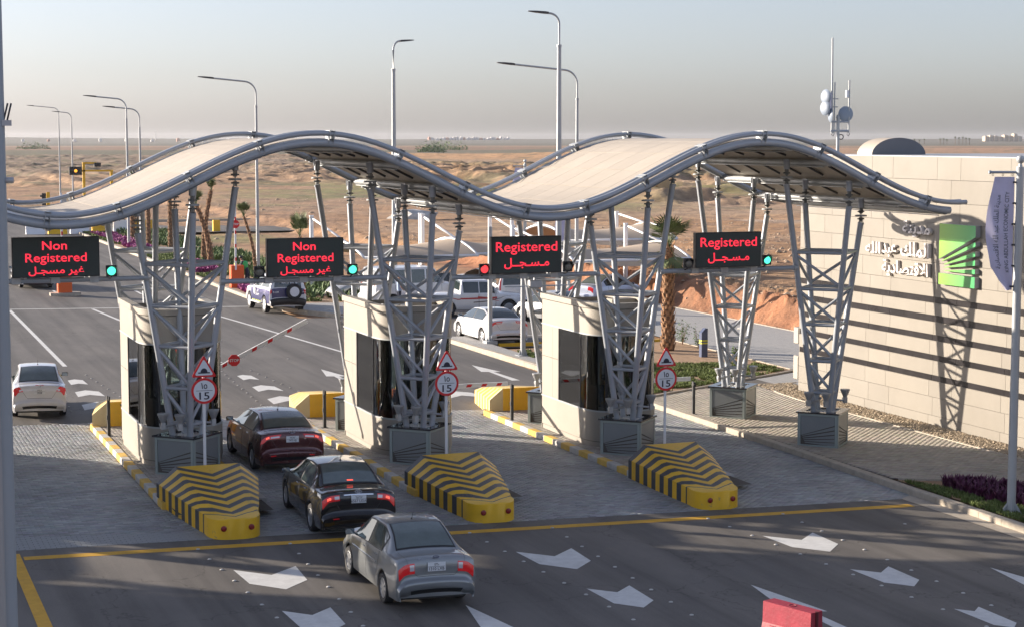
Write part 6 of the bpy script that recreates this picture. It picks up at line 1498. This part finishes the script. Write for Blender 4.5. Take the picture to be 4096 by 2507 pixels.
def shrub(x, y, h, r, label, z=.13, m='leaf', n=260):
    t = thing('shrub', label, 'shrub', (x, y, gz(x)+z), 'young green shrubs'); mb = MB(); st = MB(); g = gz(x)+z
    for k in range(5):
        a = rnd.uniform(0, 6.28); e = Vector((x+r*.6*math.cos(a), y+r*.6*math.sin(a), g+h*rnd.uniform(.6, .95))); st.tube((x, y, g), e, .012, .006, 5)
        for q in range(n//5):
            tt = rnd.uniform(.25, 1.05); p = Vector((x, y, g)).lerp(e, tt)+Vector((rnd.gauss(0, r*.28), rnd.gauss(0, r*.28), rnd.gauss(0, h*.08))); s = rnd.uniform(.02, .05); a2 = rnd.uniform(0, 6.28); u = Vector((math.cos(a2), math.sin(a2), rnd.uniform(-.4, .8)))*s*1.6; v = Vector((-math.sin(a2), math.cos(a2), rnd.uniform(-.3, .3)))*s*.7
            mb.add([p-u, p+v, p+u, p-v], [(0, 1, 2, 3)])
    mb.build('foliage', M[m], t); st.build('stem', M['boot'], t)
for n, (x, y, h, r, lb) in enumerate(((29.6, 65.2, 1.2, .35, 'thin shrub left of the near palm trunk'), (31.9, 66.6, 1.3, .45, 'shrub just right of the near palm trunk'), (33.2-.6, 66.9, 1.0, .4, 'shrub between the palm and the bollard'), (32.6, 65.4, .9, .3, 'small shrub directly left of the bollard'), (32.3, 61.5, .6, .25, 'small shrub right of the bollard'), (26.0, 63.2, .6, .3, 'low shrub by the shorter post'), (27.6, 36.2, .5, .2, 'little green sapling behind the purple bed'))):
    shrub(x, y, h, r, lb, .13 if y > 40 else .09)
# palms
def palm(x, y, z, h, label, r=.26, crown=1.1, nf=16, tied=False, lean=(0, 0), detail=1., boots=True, name='palm_tree'):
    t = thing(name, label, 'palm tree', (x, y, z), 'palm trees planted along the verge' if y > 80 else None)
    N = 10; pts = []; rr = []
    for k in range(N+1):
        q = k/N; pts.append((x+lean[0]*q*q, y+lean[1]*q*q, z+h*q)); rr.append(r*(1.0-.35*q)*(1+.04*math.sin(k*2.1)))
    MB().path(pts, rr, 10, up=(0, 1, 0)).build('trunk', M['trunk'], t, True)
    if boots:
        mb = MB(); nb = int(h*46*detail)
        for k in range(nb):
            q = k/nb; a = k*2.399; ra = r*(1-.35*q); c = Vector((x+lean[0]*q*q, y+lean[1]*q*q, z+h*q)); d = Vector((math.cos(a), math.sin(a), 0)); s = Vector((-d.y, d.x, 0)); L = rnd.uniform(.16, .34)*(r/.26); ww = rnd.uniform(.07, .11)*(r/.26); o = rnd.uniform(.45, .9)*L*.55
            p = c+d*ra*.9
            mb.add([p-s*ww, p+s*ww, p+s*ww*.5+d*o+Vector((0, 0, L)), p-s*ww*.5+d*o+Vector((0, 0, L)), p-s*ww+d*-.05+Vector((0, 0, .03)), p+d*(o*.45)+Vector((0, 0, L*.35))+d*.03], [(0, 1, 5), (1, 2, 5), (2, 3, 5), (3, 0, 5), (0, 3, 2, 1)])
        mb.build('bark_stubs', M['boot'], t, kind='stuff')
    top = Vector(pts[-1]); cr_ = MB()
    for k in range(nf):
        a = k*2.399; el = R(rnd.uniform(55, 86)) if tied else R(rnd.choice((-55, -20, 25, 50, 70, 80))+rnd.uniform(-12, 12)); L = crown*rnd.uniform(.75, 1.1)
        d = Vector((math.cos(a)*math.cos(el), math.sin(a)*math.cos(el), math.sin(el))); st_ = top+Vector((0, 0, rnd.uniform(-.1, .25))); e = st_+d*L*.5
        cr_.tube(st_, e, .018, .01, 4)
        sd_ = d.cross(Vector((0, 0, 1))).normalized(); up = sd_.cross(d).normalized()
        for j in range(13):
            b = R(-70+140*j/12); dd = (d*math.cos(b)+sd_*math.sin(b)).normalized(); l = L*.55*(1-.25*abs(j-6)/6); w_ = .022*crown
            tip = e+dd*l+Vector((0, 0, -.12*l*(1 if tied else 1.6))); mid = e+dd*l*.55; q = dd.cross(up).normalized()*w_
            cr_.add([e, mid+q, tip, mid-q], [(0, 1, 2, 3)])
    cr_.build('crown', M['frond'], t)
    return t
palm(31.15, 65.25, gz(31)+.13, 4.1, 'near palm tree with shaggy brown trunk in the garden', .25, 1.55, 30, tied=False)
for n, (x, y, h, r, l, cr, lb) in enumerate(((22.9, 92.4, 3.2, .26, (-.1, 0), 1.2, 'palm with a bushy fan crown right behind the security vehicle'), (24.1, 109, 3.6, .2, (-.7, 0), .9, 'thin leaning palm left of the security vehicle'), (22.8, 116.4, 4.0, .34, (-.9, 0), 1.1, 'palm with a bent green crown beside the first tower'),
    (22.9, 131.8, 4.6, .30, (0, 0), .8, 'palm seen between the legs of the first tower'), (22.8, 141, 4.7, .30, (0, 0), .8, 'palm second from the left in the verge row'), (23.4, 152.8, 4.8, .36, (0, 0), .8, 'leftmost palm in the verge row'), (23.6, 123, 4.8, .30, (.6, 0), .8, 'palm just behind the second tower leg'))):
    palm(x, y, gz(x)+.1, h, lb, r*.6, cr, 18, tied=True, lean=l, detail=.6)
# ------------------------------------------------------------------ far barrier cabinets
def far_barrier(x, y, label, island=False):
    z = gz(x); t = thing('upright_barrier', label, 'barrier', (x, y, z), 'orange boom cabinets with raised arms')
    if island: MB().prism([(-.75, -.3), (-.45, -.5), (.45, -.5), (.8, -.3), (.8, .3), (.45, .5), (-.45, .5), (-.75, .3)], (x, y, z), (1, 0, 0), (0, 1, 0), .17).build('island', M['kerb'], t)
    g = z+(.17 if island else .1)
    MB().box(x-.36, y-.28, g, x+.36, y+.28, g+1.25, .02).build('cabinet', M['orange'], t)
    MB().lathe((x-.05, y, g+1.25), [(.09, 0), (.09, .08), (.05, .14), (.01, .15)], 10).build('beacon', M['yellow'], t)
    MB().box(x-.16, y-.34, g+1.0, x-.06, y-.29, g+5.2).build('arm', M['white'], t)
    m_ = MB()
    for k in range(5): m_.box(x-.155, y-.345, g+1.5+k*.75, x-.065, y-.341, g+1.7+k*.75)
    m_.build('red_reflector', M['red'], t); octagon(x-.11, y-.37, g+3.55, .24, t)
far_barrier(11.2, 96.6, 'orange barrier cabinet on its own small island below the leftmost display board', True)
far_barrier(20.95, 99.6, 'orange barrier cabinet with raised arm on the verge kerb', False)
# yellow utility box
tag(MB().box(33.0, 167, -.55, 33.65, 167.5, .5, .03).build('utility_box', M['yellow']), 'yellow utility box standing by the far cross road', 'utility box')
# jersey barriers
jb = [(-.35, 0), (.35, 0), (.3, .12), (.12, .38), (.08, .95), (-.08, .95), (-.12, .38), (-.3, .12)]
for n in range(6):
    x = 17.2+n*1.95; y = 162+n*.5; t = MB().prism([(p[0]*1.2, p[1]*1.25) for p in jb], (x, y, gz(x)+.0), (0, -1, 0), (0, 0, 1), 1.6).build('road_barrier', M['yellow'] if n % 2 else M['white'])
    tag(t, ['white', 'yellow'][n % 2]+' plastic road block in the row closing the far road', 'road block', 'yellow and white road blocks in a row')
# yellow signal gantries far left
def gantry_y(x, y, h, reach, label, head=True):
    t = thing('signal_gantry', label, 'traffic light', (x, y, -.5))
    MB().box(x-.14, y-.14, -.5, x+.14, y+.14, h).box(x-reach, y-.10, h-.02, x+.2, y+.10, h+.16).build('yellow_pole', M['yellow'], t)
    if head:
        hx = x-reach; MB().box(hx-1.35, y-.25, h-.38, hx, y+.1, h+.52, .03).build('signal_head', M['black'], t)
        for k in range(3): MB().lathe((hx-1.1+k*.43, y-.26, h+.07), [(.17, 0), (.16, .03), (.01, .05)], 14, (0, -1, 0)).build('lamp', M['amber'] if k == 1 else M['lampdark'], t, True)
    return t
M['amber'] = mat('lamp_amber', (.8, .3, .02), .4, 0, 0, emis=(1, .38, .04), es=.8); M['lampdark'] = mat('lamp_dark', (.03, .03, .03), .3, 0, 0)
gantry_y(28.45, 200, 4.5, 3.15, 'yellow signal gantry with an amber lit horizontal signal')
t = thing('camera_gantry', 'yellow pole with a short arm carrying a dark camera', 'camera pole', (25.5, 200, -.5))
MB().box(25.38, 199.9, -.5, 25.65, 200.15, 5.5).box(25.4, 199.95, 5.3, 26.9, 200.1, 5.5).build('yellow_pole', M['yellow'], t); MB().box(26.6, 199.5, 5.0, 27.3, 200.2, 5.45, .05).build('camera', M['black'], t)
t = thing('signal_post', 'yellow post with a dark vertical signal near the left roof edge', 'traffic light', (21.6, 200, -.5))
MB().box(21.5, 199.9, -.5, 21.85, 200.1, 2.3).build('yellow_pole', M['yellow'], t); MB().box(21.0, 199.7, .9, 21.45, 200, 2.2, .03).box(20.8, 199.6, 1.8, 21.0, 199.9, 2.0).box(20.8, 199.6, 1.2, 21.0, 199.9, 1.4).build('signal_head', M['black'], t)
for n, x in enumerate((23.0, 24.6)): tag(MB().box(x, 199, -.5, x+.5, 199.4, 2.0-n*.3, .02).build('metal_cabinet', M['steel_l']), ['taller pale metal cabinet behind the left roof edge', 'lower pale metal cabinet behind the left roof edge'][n], 'cabinet')
# ------------------------------------------------------------------ red water barrier in the foreground
x, y = 14.05, 24.3; g = gz(14.5)
t = thing('water_barrier', 'red plastic water filled barrier cut off by the bottom of the picture', 'barrier', (x, y, g))
pr = [(-.28, 0), (.28, 0), (.28, .12), (.14, .62), (.13, .95), (-.13, .95), (-.14, .62), (-.28, .12)]
L = 1.0
dr = Vector((.32, -.95, 0)).normalized(); sd_ = Vector((-dr.y, dr.x, 0)); o = Vector((13.72, 24.95, g))
mb = MB(); vs = [o+sd_*a+Vector((0, 0, b)) for a, b in pr]+[o+sd_*a+Vector((0, 0, b))+dr*L for a, b in pr]
mb.add(vs, [(7, 6, 5, 4, 3, 2, 1, 0), tuple(range(8, 16))]+[(i, (i+1) % 8, 8+(i+1) % 8, 8+i) for i in range(8)])
mb.build('barrier_shell', M['redplastic'], t)
for k in range(3):
    for s_ in (-1, 1):
        m_ = MB(); c = o+dr*(.2+.27*k); q = []
        for a in (.0, .15):
            q += [c+dr*a+sd_*s_*.285+Vector((0, 0, .14)), c+dr*a+sd_*s_*.17+Vector((0, 0, .60))]
        q2 = [p+sd_*s_*.035 for p in q]; m_.add(q+q2, [(4, 6, 7, 5), (0, 4, 5, 1), (2, 3, 7, 6), (0, 2, 6, 4), (1, 5, 7, 3)]).build('rib', M['redplastic'], t)
MB().lathe(o+dr*.5+Vector((0, 0, .945)), [(.07, 0), (.07, .008), (.055, .012), (.05, .002)], 16).build('filler_cap', mat('red_dark', (.16, .01, .02), .6), t)
MB().tube(o+dr*(L+.0)+Vector((0, 0, .1)), o+dr*L+Vector((0, 0, .955)), .03, n=10).build('coupling_pin', mat('red_dark2', (.10, .005, .012), .6), t)
# ------------------------------------------------------------------ clutter on the ground
def rock(x, y, z, s, label, cat, m, name='rubble_heap', fl=.5):
    r_ = random.Random(int(x*100+y)); bm = bmesh.new(); bmesh.ops.create_icosphere(bm, subdivisions=2, radius=1)
    for v in bm.verts: k = 1+r_.uniform(-.25, .3); v.co = Vector((v.co.x*s*k, v.co.y*s*k*.8, max(v.co.z, -.1)*s*fl*k))+Vector((x, y, z))
    me = bpy.data.meshes.new(name); bm.to_mesh(me); bm.free(); me.materials.append(m); o = link(bpy.data.objects.new(name, me)); return tag(o, label, cat)
def tz(x, y): return float(terrain_h(np.array([x]), np.array([y]))[0])
M['debris'] = mat('pale_debris', (.50, .48, .45), .9, 0, .3, 2.); M['ddark'] = mat('dark_debris', (.12, .10, .08), .95, 0, .4, 2.)
for n, (x, y, s, m) in enumerate(((38.6, 74.0, .5, 'debris'), (37.9, 71.6, .32, 'debris'), (39.3, 78.5, .3, 'debris'), (24.2, 111.5, .45, 'ddark'), (22.3, 84.8, .25, 'debris'), (26.2, 99, .5, 'debris'), (55, 175, 2.3, 'debris'))):
    lb = ['white slab of debris on the foot of the orange bank', 'smaller white debris near the pavement edge', 'white rag at the top end of the far pavement', 'black rubbish bag near the palms', 'white crumpled debris on the corner pavement', 'pale broken slab behind the scrub', 'pale grey gravel mound out on the desert'][n]
    rock(x, y, (gz(x)+.12 if x < 39.3 and y < 90 else tz(x, y)), s, lb, 'debris', M[m], 'debris' if n < 6 else 'gravel_mound', .28 if n != 6 else .45)
for n, (x, y) in enumerate((polar(1580, 279), polar(1592, 279))):
    t = thing('cable_drum', ['left of two wooden cable drums out on the desert', 'right of two wooden cable drums out on the desert'][n], 'cable drum', (x, y, tz(x, y)))
    zc = tz(x, y)+1.1
    for d in (-.6, .5): MB().lathe((x, y+d, zc), [(1.1, 0), (1.1, .1)], 20, (0, 1, 0)).build('drum_side', mat('drum_wood', (.42, .30, .17), .8), t)
    MB().lathe((x, y-.5, zc), [(.6, 0), (.6, 1.0)], 14, (0, 1, 0)).build('drum_core', M['ddark'], t)
tag(MB().box(117.5, 262, tz(118, 262), 120.5, 264, tz(118, 262)+1.8, .05).build('site_hut', M['deckw']), 'small grey site hut on the desert behind the front tower', 'hut')
for n, (bx, by, h, r, lb) in enumerate(((245, 640, 7, 9, 'large green bush left of centre on the far plain'), (262, 630, 7.5, 11, 'widest green bush on the far plain'), (280, 628, 7, 9, 'rightmost green bush of the far group'), (225, 560, 3.5, 6, 'small pale bush below the far group'), (80, 620, 6, 9, 'dark bush on the far left plain'))):
    bx, by = [polar(1038, 1400), polar(1062, 1400), polar(1088, 1350), polar(1040, 1050), polar(85, 1500)][n]; h *= 1.2; r *= 1.5
    z = tz(bx, by); t = thing('desert_bush', lb, 'bush', (bx, by, z)); mb = MB()
    for k in range(700):
        a = rnd.uniform(0, 6.28); q = math.sqrt(rnd.random()); hh = rnd.random(); p = Vector((bx+math.cos(a)*q*r, by+math.sin(a)*q*r*.6, z+h*hh*math.sqrt(max(0, 1-q*q))*(.7+.3*math.sin(a*3+n)))); s = rnd.uniform(.25, .7)
        u = Vector((rnd.uniform(-1, 1), rnd.uniform(-1, 1), rnd.uniform(-.6, .6)))*s; v = Vector((rnd.uniform(-1, 1), rnd.uniform(-1, 1), rnd.uniform(-.6, 1)))*s; mb.add([p-u, p+v, p+u, p-v], [(0, 1, 2, 3)])
    mb.build('foliage', M['leaf'], t)
# far settlement, apartment blocks, palms, water tower
far_w = mat('far_white', (.62, .60, .58), .8, 0, .05); far_b = mat('far_beige', (.50, .42, .33), .8, 0, .05); far_r = mat('far_red', (.45, .25, .18), .8); far_k = mat('far_window', (.15, .16, .18), .3, 0, 0)
for n in range(8):
    px = 2366+n*11.5; x, y = polar(px, 4300); h = (14, 16, 15, 13, 17, 15, 20, 14)[n]; wd = 9; z = -.6
    t = thing('apartment_block', 'beige apartment block on the far right horizon', 'building', (x, y, z), 'far apartment blocks on the right horizon')
    MB().box(x-wd/2, y-6, z, x+wd/2, y+6, z+h).box(x-wd/2+1, y-4, z+h, x+wd/2-2, y+4, z+h+1.2).build('wall', far_b, t)
    m_ = MB()
    for r_ in range(4):
        for q in range(3): m_.box(x-wd/2+.8+q*2.8, y-6.1, z+1.5+r_*3.2, x-wd/2+2.2+q*2.8, y-6.02, z+3+r_*3.2)
    m_.build('windows', far_k, t, kind='stuff')
for n in range(34):
    px = 1035+n*8.2+rnd.uniform(-2, 2) if n < 24 else 60+(n-24)*62; d = 4700 if n < 24 else 4200; x, y = polar(px, d); h = rnd.uniform(5, 9); wd = rnd.uniform(5, 9); z = tz(x, y)-1
    t = thing('far_house', 'pale low house in the far settlement' if n < 24 else 'pale building along the hazy left horizon', 'building', (x, y, z), 'far settlement houses' if n < 24 else 'far buildings on the left horizon')
    MB().box(x-wd/2, y-4, z, x+wd/2, y+4, z+h).box(x-wd/4, y-2, z+h, x+wd/4, y+2, z+h+1.5).build('wall', far_w if n % 5 else far_r, t)
for n, (px, d, h) in enumerate(((2184, 3000, 8), (2196, 3000, 8), (2208, 3000, 7), (2220, 3000, 8), (2258, 2700, 9), (2266, 2700, 9), (2274, 2700, 8), (2294, 2600, 11), (2303, 2600, 10), (2312, 2600, 11), (2320, 2600, 10), (2328, 2600, 9))):
    x, y = polar(px, d); t = thing('far_palm', 'tiny palm on the right horizon', 'palm tree', (x, y, -.6), 'tiny palms on the right horizon')
    MB().tube((x, y, -.6), (x, y, h-2), .35, .25, 6).build('trunk', M['trunk'], t); mb = MB()
    for k in range(26): a = rnd.uniform(0, 6.28); e = rnd.uniform(-.5, 1.2); q = Vector((math.cos(a)*math.cos(e), math.sin(a)*math.cos(e), math.sin(e)))*3; p = Vector((x, y, h-2)); s = Vector((-math.sin(a), math.cos(a), 0))*.6; mb.add([p, p+q*.6+s, p+q, p+q*.6-s], [(0, 1, 2, 3)])
    mb.build('crown', M['frond'], t)
x, y = polar(378, 4600); t = thing('far_mast', 'thin mast on the hazy left horizon', 'mast', (x, y, -.6)); MB().tube((x, y, -.6), (x, y, 29), .9, .5, 6).lathe((x, y, 20), [(2, 0), (2, 1)], 8).build('mast_pole', far_w, t)
# ------------------------------------------------------------------ people
def person(x, y, z, yaw, label, top, legs, cap=None, lean=0., vest=None):
    t = thing('person', label, 'person', (0, 0, 0))
    V = [(0, 0, .95), (0, lean*.3, 1.15), (0, lean*.7, 1.40), (0, lean*.95, 1.50), (0, lean*1.05, 1.60), (0, lean*1.1, 1.72),
         (-.10, 0, .88), (-.12, .05, .48), (-.12, -.02, .06), (-.12, .12, .03), (.10, 0, .88), (.12, -.03, .48), (.12, -.08, .06), (.12, .06, .03),
         (-.20, lean*.7, 1.40), (-.25, lean*.8+.05, 1.13), (-.22, lean*.9+.2, .93), (.20, lean*.7, 1.40), (.25, lean*.8+.05, 1.13), (.22, lean*.9+.2, .93)]
    E = [(0, 1), (1, 2), (2, 3), (3, 4), (4, 5), (0, 6), (6, 7), (7, 8), (8, 9), (0, 10), (10, 11), (11, 12), (12, 13), (2, 14), (14, 15), (15, 16), (2, 17), (17, 18), (18, 19)]
    r_ = [.13, .14, .15, .06, .09, .085, .10, .07, .05, .04, .10, .07, .05, .04, .07, .05, .035, .07, .05, .035]
    me = bpy.data.meshes.new('body'); me.from_pydata(V, E, []); o = link(bpy.data.objects.new('body', me)); m_ = o.modifiers.new('s', 'SKIN'); 
    for v, q in zip(me.skin_vertices[0].data, r_): v.radius = (q, q*.8)
    me.skin_vertices[0].data[0].use_root = True; sb = o.modifiers.new('b', 'SUBSURF'); sb.levels = 2
    dg = bpy.context.evaluated_depsgraph_get(); nm = bpy.data.meshes.new_from_object(o.evaluated_get(dg)); bpy.data.objects.remove(o)
    for mm in (M['skin'], top, legs): nm.materials.append(mm)
    for p in nm.polygons:
        c = p.center; p.material_index = 2 if c.z < .93 else (0 if c.z > 1.47 or (abs(c.x) > .2 and c.z < 1.2) else 1)
    nm.shade_smooth(); b = link(bpy.data.objects.new('body', nm)); b.parent = t
    h = Vector((0, lean*1.08, 1.66))
    MB().lathe(h+Vector((0, -.01, -.01)), [(.01, .115), (.06, .10), (.098, .05), (.10, .0), (.07, -.05)], 12).build('hair', cap or M['black'], t, True)
    if cap: MB().box(h.x-.07, h.y+.08, h.z+.01, h.x+.07, h.y+.17, h.z+.03, .008).build('cap_peak', cap, t)
    MB().box(-.012, lean*1.08+.085, 1.62, .012, lean*1.08+.115, 1.655).build('nose', M['skin'], t)
    if vest: MB().lathe((0, lean*.5, 1.0), [(.185, 0), (.20, .2), (.205, .40), (.10, .47)], 14).build('vest', vest, t, True)
    t.location = (x, y, z); t.rotation_euler.z = yaw
blue = mat('shirt_blue', (.30, .38, .52), .8); navy = mat('navy_cloth', (.02, .025, .05), .8); hiv = mat('vest_green', (.06, .45, .12), .6, 0, .05, emis=None)
person(26.25, 86.0, gz(26)+.01, R(-90), 'man in a light blue shirt and navy cap beside the white van', blue, navy, navy)
person(21.6, 99.8, gz(21.6)+.1, R(60), 'worker in a green vest bending behind the orange barrier cabinet', navy, navy, None, .35, hiv)
person(8.05, 45.3, gz(8)+.15, R(180), 'attendant in dark clothes behind the glass of the leftmost booth', navy, navy)
person(13.9, 45.3, gz(14)+.15, R(180), 'attendant in dark clothes behind the glass of the middle booth', navy, navy)
person(19.7, 45.3, gz(19.7)+.15, R(180), 'attendant in dark clothes behind the glass of the right hand booth', navy, navy)
# ------------------------------------------------------------------ haze
hz = MB().box(-9000, -9000, -30, 9000, 9000, 34).build('haze', None); hz['kind'] = 'stuff'; hz['label'] = 'dusty air that fades the far plain'
hz.data.materials.clear(); hm = bpy.data.materials.new('haze'); hm.use_nodes = True; nt = hm.node_tree; nt.nodes.clear()
o = nt.nodes.new('ShaderNodeOutputMaterial'); pv = nt.nodes.new('ShaderNodeVolumePrincipled'); pv.inputs['Density'].default_value = HAZE; pv.inputs['Color'].default_value = (.86, .87, .92, 1); pv.inputs['Anisotropy'].default_value = .3
nt.links.new(pv.outputs[0], o.inputs['Volume']); hz.data.materials.append(hm)
